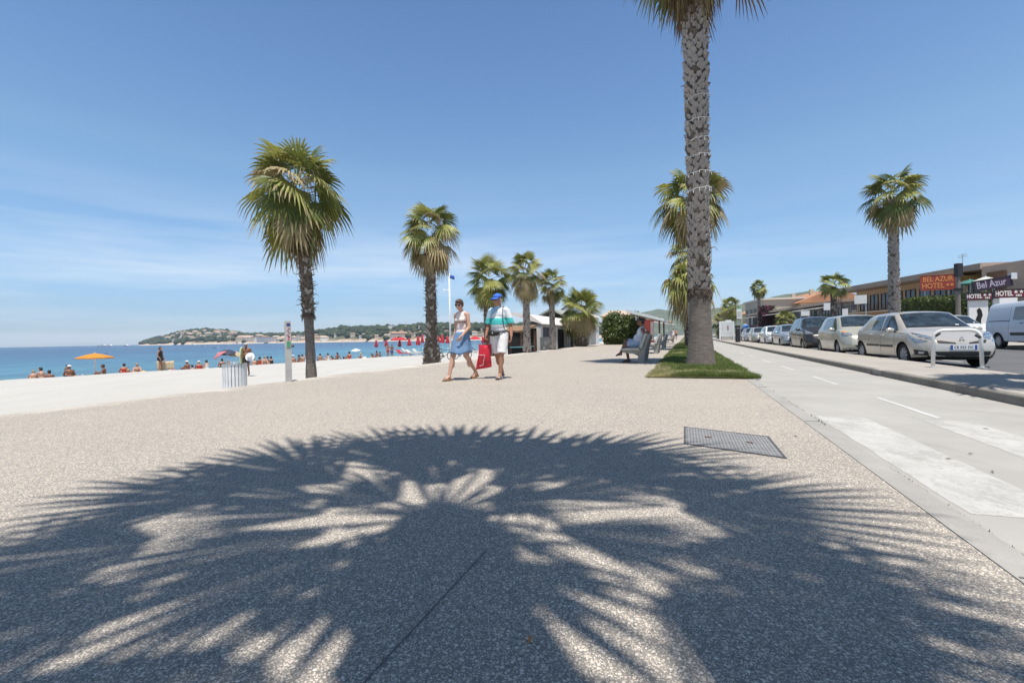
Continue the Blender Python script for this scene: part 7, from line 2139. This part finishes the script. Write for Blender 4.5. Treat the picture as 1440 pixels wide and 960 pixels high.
# the beach surface seen in a photo column, m metres beyond its brow
def brow(u, beyond=0.0):
    """walk out along the photo column until the brow of the beach"""
    d = 10.0
    while d < 120:
        x, y, _ = at(u, d); s, t = st(x, y)
        if t <= tcrest(s) - beyond: break
        d += .1
    dd = max(0, beyond)
    z = BEACH - .05 - 1.15 * (1 - math.exp(-dd / 5.5)) - .06 * dd
    return at(u, d, z)
TOSEA = heading(-RL.x, -RL.y)
B_ = 4.6
def beachman(label, u, kind, beyond, turn, *a, lift=0.0, **k):
    q = brow(u, beyond); q.z += lift
    return bather(label, kind, q, TOSEA + R(turn), *a, **k)
beachman('bather lying on a deep pink towel at the far left edge', 6, 'lie', 1.2, 95, SKIN_T, HAIR_D, 'suit', S_BLK)
beachman('dark-haired fair bather sitting hunched, left of the white-capped man', 57, 'sit', 1.5, 20, SKIN_P, HAIR_D, 'suit', S_BLU)
beachman('fair-haired child bather beside the hunched dark-haired one', 46, 'sit', 1.5, -10, SKIN_P, HAIR_F, 'suit', S_RED, scale=.85)
beachman('broad brown-backed man in a white sun hat sitting alone', 97, 'sit', 1.5, -8, SKIN_B, HAIR_D, 'suit', S_BLU, hat=S_WHT, scale=1.05)
beachman('brown man sitting sideways under the orange parasol', 145, 'sit', 1.5, 62, SKIN_B, HAIR_D, 'suit', S_GRN)
beachman('dark-haired bather in red sitting right of the orange parasol', 174, 'sit', 1.5, -15, SKIN_T, HAIR_D, 'dress', S_RED)
beachman('tanned bather lying curled beside the woman in black', 205, 'lie', 1.0, 60, SKIN_T, HAIR_F, 'suit', S_YEL)
beachman('standing woman in a short black dress holding a beige towel', 225, 'stand', .2, -160, SKIN_T, HAIR_D, 'dress', S_BLK, style='bun')
beachman('brown-backed bather in a white sun hat, left of a seated pair', 263, 'sit', 1.5, 10, SKIN_B, HAIR_D, 'suit', S_BLU, hat=S_WHT)
beachman('seated dark-haired bather in a white cap, middle of three', 279, 'sit', 1.5, -30, SKIN_T, HAIR_D, 'dress', S_RED, hat=S_WHT, scale=.95)
beachman('seated bather in a white top, last before the pink parasol', 290, 'sit', 1.5, 5, SKIN_P, HAIR_D, 'dress', S_WHT)
beachman('bather in black sitting under the dark blue parasol', 312, 'sit', 1.2, -20, SKIN_T, HAIR_D, 'dress', S_BLK, style='bun')
beachman('small bather sitting below the pink parasol', 321, 'sit', 1.5, 15, SKIN_P, HAIR_F, 'suit', S_PNK, scale=.85)
q = at(346, 24.3, BEACH - .02)
bather('old tanned man walking up the sand carrying a green board and a white hat', 'walk', q, heading(.25, -1), SKIN_B, HAIR_G, 'suit', S_BLK, group=None)
for i, (u, kind, lb, sk, hr_, wr2, cm, ht_, sc2) in enumerate((
        (357, 'sit', 'fair small bather sitting just right of the old man with the board', SKIN_P, HAIR_F, 'suit', S_WHT, None, .9),
        (365, 'sit', 'tanned bather in red sitting second right of the old man', SKIN_B, HAIR_D, 'dress', S_RED, None, 1),
        (371, 'lean', 'pale bather leaning back, third right of the old man', SKIN_P, HAIR_F, 'suit', S_TEA, None, 1),
        (381, 'sit', 'bather in black sitting left of the grey sign post', SKIN_T, HAIR_D, 'dress', S_BLK, None, 1),
        (412, 'sit', 'bather with a white hat sitting just right of the sign post', SKIN_T, HAIR_D, 'suit', S_WHT, S_WHT, 1),
        (425, 'sit', 'rosy bather sitting left of the bare palm trunk', SKIN_P, HAIR_B, 'suit', S_PNK, None, 1.05),
        (450, 'sit', 'tanned bather sitting alone right of the bare palm trunk', SKIN_T, HAIR_D, 'suit', S_BLU, None, 1),
        (461, 'sit', 'dark-haired bather in a white top right of the bare palm trunk', SKIN_P, HAIR_D, 'dress', S_WHT, None, 1),
        (473, 'lean', 'brown bather leaning back before the red-clad standing one', SKIN_B, HAIR_D, 'suit', S_BLK, None, 1),
        (481, 'lie', 'bather lying flat beside the leaning brown one', SKIN_T, HAIR_B, 'suit', S_BLU, None, 1),
        (491, 'sit', 'bather in deep red sitting under the white parasol', SKIN_T, HAIR_D, 'dress', S_RED, None, 1.1),
        (519, 'lie', 'dark-haired bather lying first of the reclining row', SKIN_T, HAIR_D, 'suit', S_BLK, None, 1),
        (528, 'lean', 'tanned bather leaning back in the reclining row', SKIN_B, HAIR_D, 'suit', S_RED, None, 1),
        (537, 'lie', 'bather lying last in the reclining row', SKIN_T, HAIR_D, 'suit', S_BLU, None, 1))):
    beachman(lb, u, kind, 1.3 if kind == 'sit' else 1.0, (i * 37) % 70 - 35, sk, hr_, wr2, cm, hat=ht_, scale=sc2)
beachman('fair man in a white shirt standing left of the bare palm trunk', 430, 'stand', 6.0, 0, SKIN_P, HAIR_D, 'dress', S_WHT)
beachman('tanned bather standing with a towel between the red parasols', 545, 'stand', 1.0, 160, SKIN_T, HAIR_D, 'suit', S_RED)
beachman('lean bather standing beside the one with the towel', 551, 'stand', 1.2, 120, SKIN_B, HAIR_B, 'suit', S_BLU, scale=.95)
for i, (u, kind, by, lb, sk, hr_, wr2, cm, ht_, sc2) in enumerate((
        (68, 'sit', 2.6, 'bather in teal sitting a little behind the hunched pair', SKIN_B, HAIR_D, 'suit', S_TEA, None, 1),
        (119, 'lie', 1.4, 'bather lying down just right of the broad man in the white hat', SKIN_T, HAIR_D, 'suit', S_RED, None, 1),
        (192, 'lean', 1.6, 'bather leaning back between the bather in red and the woman in black', SKIN_P, HAIR_F, 'suit', S_BLK, None, 1),
        (270, 'sit', 3.2, 'half-hidden bather between the two nearest white hats', SKIN_P, HAIR_D, 'suit', S_GRN, None, .95),
        (361, 'sit', 3.0, 'bather in pink behind the small fair one right of the old man', SKIN_T, HAIR_D, 'dress', S_PNK, None, 1),
        (376, 'stand', 7.5, 'bather wading to the knees left of the grey sign post', SKIN_B, HAIR_D, 'suit', S_BLU, None, 1),
        (418, 'lean', 1.2, 'bather leaning back between the sign post and the bare palm trunk', SKIN_B, HAIR_D, 'suit', S_YEL, None, 1),
        (466, 'sit', 2.8, 'bather in blue behind the dark-haired one in a white top', SKIN_T, HAIR_B, 'dress', S_BLU, None, 1),
        (496, 'lie', 1.0, 'bather lying in front of the white parasol', SKIN_B, HAIR_D, 'suit', S_GRN, None, 1),
        (507, 'sit', 2.0, 'bather with a straw-yellow hat sitting right of the white parasol', SKIN_P, HAIR_D, 'suit', S_WHT, S_YEL, 1),
        (523, 'sit', 2.6, 'bather in teal sitting behind the reclining row', SKIN_T, HAIR_D, 'dress', S_TEA, None, 1),
        (534, 'stand', 8.0, 'bather wading beyond the reclining row', SKIN_T, HAIR_D, 'suit', S_RED, None, 1))):
    beachman(lb, u, kind, by, (i * 53) % 90 - 45, sk, hr_, wr2, cm, hat=ht_, scale=sc2)
# swimmers: standing in the shallows
for u, d_, lb, sk in ((93, 52, 'swimmer standing chest-deep in the sea left of the orange parasol', SKIN_T), (472, 64, 'swimmer standing waist-deep beyond the bare palm trunk', SKIN_P)):
    bather(lb, 'stand', at(u, d_, SEA - 1.05), 0, sk, HAIR_D, 'suit', S_BLU, group='swimmers')
# strollers by the snack stand
for i, (u, d_, lb, sk, cm) in enumerate(((947, 62, 'person in white walking beyond the snack stand', SKIN_T, S_WHT), (951, 70, 'person in dark clothes walking near the cafe tables', SKIN_P, S_BLK), (944, 84, 'person in blue farthest along the seafront', SKIN_T, S_BLU))):
    bather(lb, 'walk' if i % 2 else 'stand', at(u, d_, 0), heading(-.3, -1), sk, HAIR_D, 'dress', cm, group='strollers')

# ---------------------------------------------------------------- things on the sand
def towel(label, u, beyond, m, w_=.9, l_=1.8, turn=0, group='towels'):
    q = brow(u, beyond)
    mb = MB(); n = 8
    for i in range(n + 1):
        for j in range(5): mb.v.append((-w_ / 2 + w_ * j / 4, -l_ / 2 + l_ * i / n, .04 + .02 * math.sin(i * 2.1 + j)))
    mb.f = [(i * 5 + j, i * 5 + j + 1, (i + 1) * 5 + j + 1, (i + 1) * 5 + j) for i in range(n) for j in range(4)]; mb.m = [0] * len(mb.f)
    me = evaluated(mb.mesh('towel'), [('SOLIDIFY', dict(thickness=.02))])
    return tag(link('towel', me, m, None, q, TOSEA + R(turn)), label, 'towel', group)
towel('deep pink towel at the far left edge of the beach', 14, 1.9, S_PNK, 1.0, 2.0, 60)
towel('white towel beside the deep pink one', 31, 1.8, S_WHT, .9, 1.7, 70)
towel('red towel under the bather right of the orange parasol', 180, 1.6, S_RED, 1, 1.9, 70)
towel('magenta towel left of the first white-hatted bather of the pair', 251, 1.2, S_PNK, .9, 1.6, 80)
def holdall(label, u, beyond, m, k=1.0):
    q = brow(u, beyond); b_ = thing('beach_bag', label, 'bag', q, u * .7, 'beach bags')
    link('pouch', flesh([('e', (0, 0, .17 * k), (.26 * k, .15 * k, .17 * k)), ('c', (-.15 * k, 0, .12 * k), (.15 * k, 0, .12 * k), .12 * k, .12 * k)], .02, 2), m, b_)
    mb = MB(); mb.tube([(-.12 * k, 0, .3 * k), (-.07 * k, 0, .42 * k), (.07 * k, 0, .42 * k), (.12 * k, 0, .3 * k)], .012, 5); mb.build('handle', m, b_)
for lb, u, m, k, by in (('white beach bag between the white-hatted man and the parasol', 118, S_WHT, 1.3, 2.4), ('pale yellow beach bag below the orange parasol', 131, S_YEL, 1.2, 2.6), ('pink beach bag right of the woman in black', 243, S_PNK, 1.0, 1.6), ('white beach bag by the magenta towel', 239, S_WHT, 1.1, 1.8), ('teal beach bag under the dark parasol', 335, S_TEA, 1.3, 2.2), ('dark beach bag left of the old man', 326, S_BLK, 1.0, 2.0), ('white beach bag among the reclining row', 512, S_WHT, 1.2, 1.5)):
    holdall(lb, u, by, m, k)
# the beige towel the standing woman holds behind her
q = brow(225, .0) + V3(.05, .35, 0)
mb = MB(); n = 14
for i in range(5):
    for j in range(n + 1):
        x = -.56 + 1.12 * j / n
        mb.v.append((x, .12 * math.cos(x * 2.2) + .04 * math.sin(j * 1.7), .02 + .68 * i / 4 - .16 * math.cos(x * 1.5) * (i / 4) * .6))
mb.f = [(i * (n + 1) + j, i * (n + 1) + j + 1, (i + 1) * (n + 1) + j + 1, (i + 1) * (n + 1) + j) for i in range(4) for j in range(n)]; mb.m = [0] * len(mb.f)
me = evaluated(mb.mesh('windbreak', True), [('SOLIDIFY', dict(thickness=.02))])
tag(link('beach_windbreak', me, mat('beige_towel', (.52, .42, .28), .9, var=.12, vs=4), None, q, .1), 'beige cloth windbreak behind the standing woman in black', 'windbreak')
# board and hat the old man carries
mb = MB(); mb.prism([(-.2, -.45), (.2, -.45), (.24, .1), (.16, .45), (0, .55), (-.16, .45), (-.24, .1)], -.025, .025, 0)
bd = mb.build('bodyboard', mat('board_green', (.50, .55, .30), .6, var=.1, vs=3), loc=at(340, 24.2, BEACH + .98), rz=R(95)); tag(bd, 'pale green bodyboard under the arm of the old man', 'bodyboard')
wh = link('sun_hat', flesh([('e', (0, 0, .05), (.12, .12, .09)), ('t', [(0, 0, -.02), (0, 0, .0)], [.24, .23])], .014, 1), S_WHT, None, at(351, 23.95, BEACH + 1.0)); wh.rotation_euler = (R(75), 0, R(10)); tag(wh, 'white sun hat held in front by the old man', 'hat')
# parasols on the sand
OR = mat('canvas_orange', (.72, .31, .045), .8, var=.06, trans=.35)
q = brow(133, 2.6); parasol('orange parasol open over the sitting brown man', q, .98, .28, zat(133, 496.5, q.y) - q.z, OR, low=0)
q = brow(306, 2.2); parasol('pink parasol tilted to the left', q, .55, .22, zat(305, 496, q.y) - q.z, mat('canvas_pink', (.62, .22, .24), .8, var=.1, trans=.3), (R(18), R(-32)))
q = brow(319, 2.4); parasol('dark navy parasol between the pink one and the old man', q, .62, .28, zat(319, 491, q.y) - q.z, mat('canvas_navy', (.035, .045, .075), .8, var=.1), (R(14), R(6)))
q = brow(331, 2.6); parasol('beige and blue parasol half hidden behind the old man', q, .55, .25, zat(331, 494, q.y) - q.z, mat('canvas_beige', (.55, .44, .31), .8, var=.1, trans=.3), (R(12), R(12)))
q = brow(500, 1.5); parasol('low white parasol over the bather in deep red', q, .5, .2, zat(500, 490, q.y) - q.z, FABW, (R(8), 0))
RC = mat('canvas_red', (.50, .035, .05), .8, var=.12, trans=.15)
def closed_parasol(label, u, d, y0, y1, wpx=5):
    zt = zat(u, y0, d); q = at(u, d, BEACH - .05); h = zt - q.z
    p = thing('closed_parasol', label, 'parasol', q, 0, 'closed red parasols')
    L = (y1 - y0) / FPX * d; r = wpx / 2 / FPX * d
    mb = MB(); n = 16; prof = [(.015, h), (.06 + r * .2, h - .12 * L), (r * .7, h - .5 * L), (r, h - .85 * L), (r * .85, h - L)]
    vs = []
    for (rr2, z) in prof:
        for j in range(n):
            a = 2 * math.pi * j / n; k = 1 + (.22 if j % 2 else -.1); vs.append((rr2 * k * math.cos(a), rr2 * k * math.sin(a), z))
    mb.add(vs, [(i * n + j, i * n + (j + 1) % n, (i + 1) * n + (j + 1) % n, (i + 1) * n + j) for i in range(len(prof) - 1) for j in range(n)] + [tuple(range(n)), tuple(range((len(prof) - 1) * n, len(prof) * n))])
    me = mb.mesh('folded_canopy', True, 60); fix_normals(me); link('folded_canopy', me, RC, p)
    mb = MB(); mb.tube([(0, 0, 0), (0, 0, h + .05)], .03, 6); mb.build('pole', WHITE, p)
CP = [(529, 62, 478, 488, 4.2), (543, 60, 478, 487, 4.4), (562, 62, 478, 487.5, 4.4), (575.5, 60, 475, 486, 5), (588, 58, 472, 485, 5.5), (594, 64, 470, 482, 4), (616, 60, 472, 481, 5), (622, 56, 470, 482, 5.5), (629.5, 62, 472, 482.5, 5), (679, 60, 473, 482, 4)]
CL = ['first closed red parasol, standing alone at the left of the row', 'closed red parasol behind the standing bathers', 'closed red parasol between the bathers and the shaggy palm', 'closed red parasol right below the open red ones', 'tall closed red parasol left of the shaggy palm', 'slim closed red parasol touching the shaggy palm', 'closed red parasol just right of the shaggy palm', 'fat closed red parasol left of the white mast', 'closed red parasol touching the white mast', 'closed red parasol beside the red carrier bag']
for (u, d_, y0, y1, w2), lb in zip(CP, CL): closed_parasol(lb, u, d_, y0, y1, w2)
for u, d_, y0, r_, lb in ((557, 66, 474, .8, 'open red parasol, left of the overlapping pair'), (564, 62, 473.5, .85, 'open red parasol, right of the overlapping pair'), (668, 58, 472, .75, 'open red parasol between the woman and the red bag')):
    q = at(u, d_, BEACH - .05); parasol(lb, q, r_, .42, zat(u, y0, d_) - q.z, RC, group='open red parasols')
# sun beds
def sunbed(label, u, d, m, rz=0.0):
    p = thing('sun_bed', label, 'sun bed', at(u, d, BEACH - .05), rz, 'sun beds')
    mb = MB(); mb.box((0, 0, .30), (1.25, .62, .07)); mb.add([(.6, -.31, .30), (.6, .31, .30), (1.05, .31, .72), (1.05, -.31, .72), (.6, -.31, .25), (.6, .31, .25), (1.09, .31, .68), (1.09, -.31, .68)], [(0, 1, 2, 3), (7, 6, 5, 4), (0, 4, 5, 1), (1, 5, 6, 2), (2, 6, 7, 3), (3, 7, 4, 0)]); mb.build('cushion', m, p)
    mb = MB()
    for x in (-.5, .55):
        for y in (-.25, .25): mb.box((x, y, .13), (.05, .05, .28))
    mb.build('frame', WHITE, p)
SB = [('white sun bed left of the shaggy palm, front one', 583, 50, FABW), ('white sun bed left of the shaggy palm, behind the front one', 592, 54, FABW), ('white sun bed nearest the closed parasol row', 576, 58, FABW), ('red-covered sun bed before the row of closed parasols', 570, 50, RC), ('white sun bed far behind the standing bathers', 560, 60, FABW), ('white sun bed behind the bicycle', 612, 56, FABW), ('white sun bed right of the bicycle', 642, 58, FABW), ('white sun bed showing between the walkers, left one', 664, 54, FABW), ('white sun bed showing between the walkers, right one', 674, 58, FABW)]
for lb, u, d_, m in SB: sunbed(lb, u, d_, m, R(160 + (u * 7) % 30))
# white mast with a lamp arm and a blue flag
ms = thing('white_mast', 'slim white mast with lamp arm and blue flag, left of the walking woman', 'mast', at(633.5, 34, BEACH + .05))
ht = zat(632, 386, 34) - BEACH
mb = MB(); mb.tube([(0, 0, 0), (0, 0, ht)], [.075, .05], 10); link('pole', mb.mesh('pole', True), WHITE, ms)
mb = MB(); zl = zat(632, 409, 34) - BEACH; mb.tube([(0, 0, zl), (-.30, 0, zl + .03)], .025, 6); mb.ell((-.38, 0, zl + .02), (.17, .09, .055), 10); link('lamp_arm', mb.mesh('lamp_arm', True), WHITE, ms)
mb = MB()
for i in range(7):
    x = .05 + i * .055
    for z in (0, .28): mb.v.append((x, .05 * math.sin(i * 1.3), ht - .05 - z - .02 * i))
mb.f = [(2 * i, 2 * i + 2, 2 * i + 3, 2 * i + 1) for i in range(6)]; mb.m = [0] * 6
me = evaluated(mb.mesh('flag', True), [('SOLIDIFY', dict(thickness=.008))]); link('flag', me, mat('flag_blue', (.04, .10, .4), .8), ms)
# bicycles
def bicycle(label, loc, rz, m, lean=0.1):
    b_ = thing('bicycle', label, 'bicycle', loc, rz, 'bicycles by the mast')
    b_.rotation_euler = (lean, 0, rz)
    r = .335
    for x in (-.52, .52):
        q = MB(); q.tube([(r * math.cos(2 * math.pi * k / 28), 0, r * math.sin(2 * math.pi * k / 28)) for k in range(29)], .022, 6); wv = q.build('wheel', RUBBER, b_, loc=(x, 0, r + .02))
        q = MB(); q.tube([((r - .03) * math.cos(2 * math.pi * k / 24), 0, (r - .03) * math.sin(2 * math.pi * k / 24)) for k in range(25)], .010, 5)
        for k in range(10): a = math.pi * k / 5; q.tube([(0, 0, 0), ((r - .03) * math.cos(a), 0, (r - .03) * math.sin(a))], .003, 3)
        q.build('rim', ALLOY, wv)
    q = MB()
    bb0, st0, hd0_, hd1_ = (-.08, 0, .30), (-.22, 0, .80), (.38, 0, .82), (.42, 0, .66)
    for a, c in ((bb0, st0), (st0, hd0_), (bb0, hd1_), ((-.52, 0, .355), bb0), ((-.52, 0, .355), st0), (hd0_, hd1_), (hd1_, (.52, 0, .355))): q.tube([a, c], .02, 6)
    q.build('frame', m, b_)
    q = MB(); q.ell((-.25, 0, .92), (.13, .07, .03), 10); q.tube([st0, (-.245, 0, .91)], .015, 6); link('saddle', q.mesh('saddle', True), BLACKP, b_)
    q = MB(); q.tube([(.32, -.28, .98), (.38, -.2, 1.0), (.37, 0, .97), (.38, .2, 1.0), (.32, .28, .98)], .014, 6); q.tube([hd0_, (.37, 0, .97)], .016, 6); link('handlebar', q.mesh('handlebar', True), BLACKP, b_)
    q = MB(); q.tube([(-.08, .06, .30), (-.08, .06, .14)], .01, 5); q.tube([(-.08, -.06, .30), (-.08, -.06, .46)], .01, 5); q.lathe([(.09, -.005), (.09, .005)], 16, 0, Matrix.Translation((-.08, .03, .3)) @ Matrix.Rotation(math.pi / 2, 4, 'X')); q.build('crankset', STEEL, b_)
bicycle('dark bicycle parked on the sand beside the white mast, left one', at(625, 35, BEACH + .1), R(20), mat('frame_dark', (.03, .035, .04), .4))
bicycle('grey bicycle parked on the sand behind the walking woman', at(648, 36.5, BEACH + .1), R(14), mat('frame_grey', (.25, .26, .28), .4), -.08)
# boats far out
HULL = mat('boat_white', (.78, .78, .77), .4, var=.04)
def boat(label, u, d, L, cabin=True, kind='motor boat', mast=0.0):
    b_ = thing('motor_boat' if not mast else 'sailing_boat', label, 'boat', at(u, d, SEA), (u * 13 % 100) / 100 * .8 - .4, 'boats on the bay')
    k = L / 10
    q = MB(); P = []
    for x, wv, z0, z1 in ((-5, 1.5, -.3, 1.1), (-2, 1.7, -.5, 1.15), (2, 1.5, -.5, 1.35), (4.2, .7, -.2, 1.6), (5.2, .05, .5, 1.8)):
        P += [(x * k, -wv * k, z1 * k), (x * k, -wv * .6 * k, z0 * k), (x * k, wv * .6 * k, z0 * k), (x * k, wv * k, z1 * k)]
    F = [(i * 4 + j, i * 4 + (j + 1) % 4, (i + 1) * 4 + (j + 1) % 4, (i + 1) * 4 + j) for i in range(4) for j in range(4)] + [(0, 1, 2, 3), (16, 19, 18, 17)]
    q.add(P, F); me = q.mesh('hull'); fix_normals(me); link('hull', me, HULL, b_)
    if cabin:
        q = MB(); q.prism([(-2.5 * k, 1.1 * k), (-2.3 * k, 2.7 * k), (.6 * k, 2.7 * k), (2.2 * k, 1.3 * k)], -1.1 * k, 1.1 * k); link('cabin', q.mesh('cabin'), HULL, b_)
        q = MB(); q.prism([(-2.0 * k, 1.8 * k), (-2.0 * k, 2.4 * k), (.5 * k, 2.4 * k), (1.2 * k, 1.8 * k)], -1.12 * k, 1.12 * k); link('cabin_window', q.mesh('cabin_window'), GLASS, b_)
    if mast:
        q = MB(); q.tube([(0, 0, 1), (0, 0, mast)], .09, 6); q.build('mast', WHITE, b_)
for lb, u, d, L in (('long white motor boat on the horizon above the orange parasol, left of two', 145, 900, 17), ('white motor boat close behind the long one on the horizon', 155, 930, 15), ('white motor boat between the orange parasol and the headland', 178, 900, 13), ('small white boat at anchor left of the headland tip', 182, 1100, 9), ('white boat moored before the rocks of the headland', 272, 700, 9), ('small white boat before the middle of the headland', 286, 420, 4.5), ('tiny white boat nearer on the bay above the pink parasol', 303, 260, 3.2), ('tiny white boat above the old man, left', 318, 420, 4), ('small white boat off the long grey block', 432, 520, 5), ('tiny white buoy boat in front of the far beach', 480, 300, 2.6), ('little dark-hulled boat near the orange parasol tip', 151, 160, 1.6)):
    boat(lb, u, d, L, L > 8)
# ================================================================== haze
if HAZE > 0:
    mb = MB(); mb.box((-1600, 1400, 140), (5000, 4600, 300))
    # the box: bottom under the sea, top above the hills
    hm = bpy.data.materials.new('haze_air'); hm.use_nodes = True
    nt = hm.node_tree
    nt.nodes.remove(nt.nodes['Principled BSDF'])
    pv = nt.nodes.new('ShaderNodeVolumePrincipled')
    pv.inputs['Color'].default_value = (.84, .91, 1.0, 1); pv.inputs['Density'].default_value = HAZE; pv.inputs['Anisotropy'].default_value = .2
    nt.links.new(pv.outputs[0], nt.nodes['Material Output'].inputs['Volume'])
    o = mb.build('haze', hm); tag(o, kind='stuff')
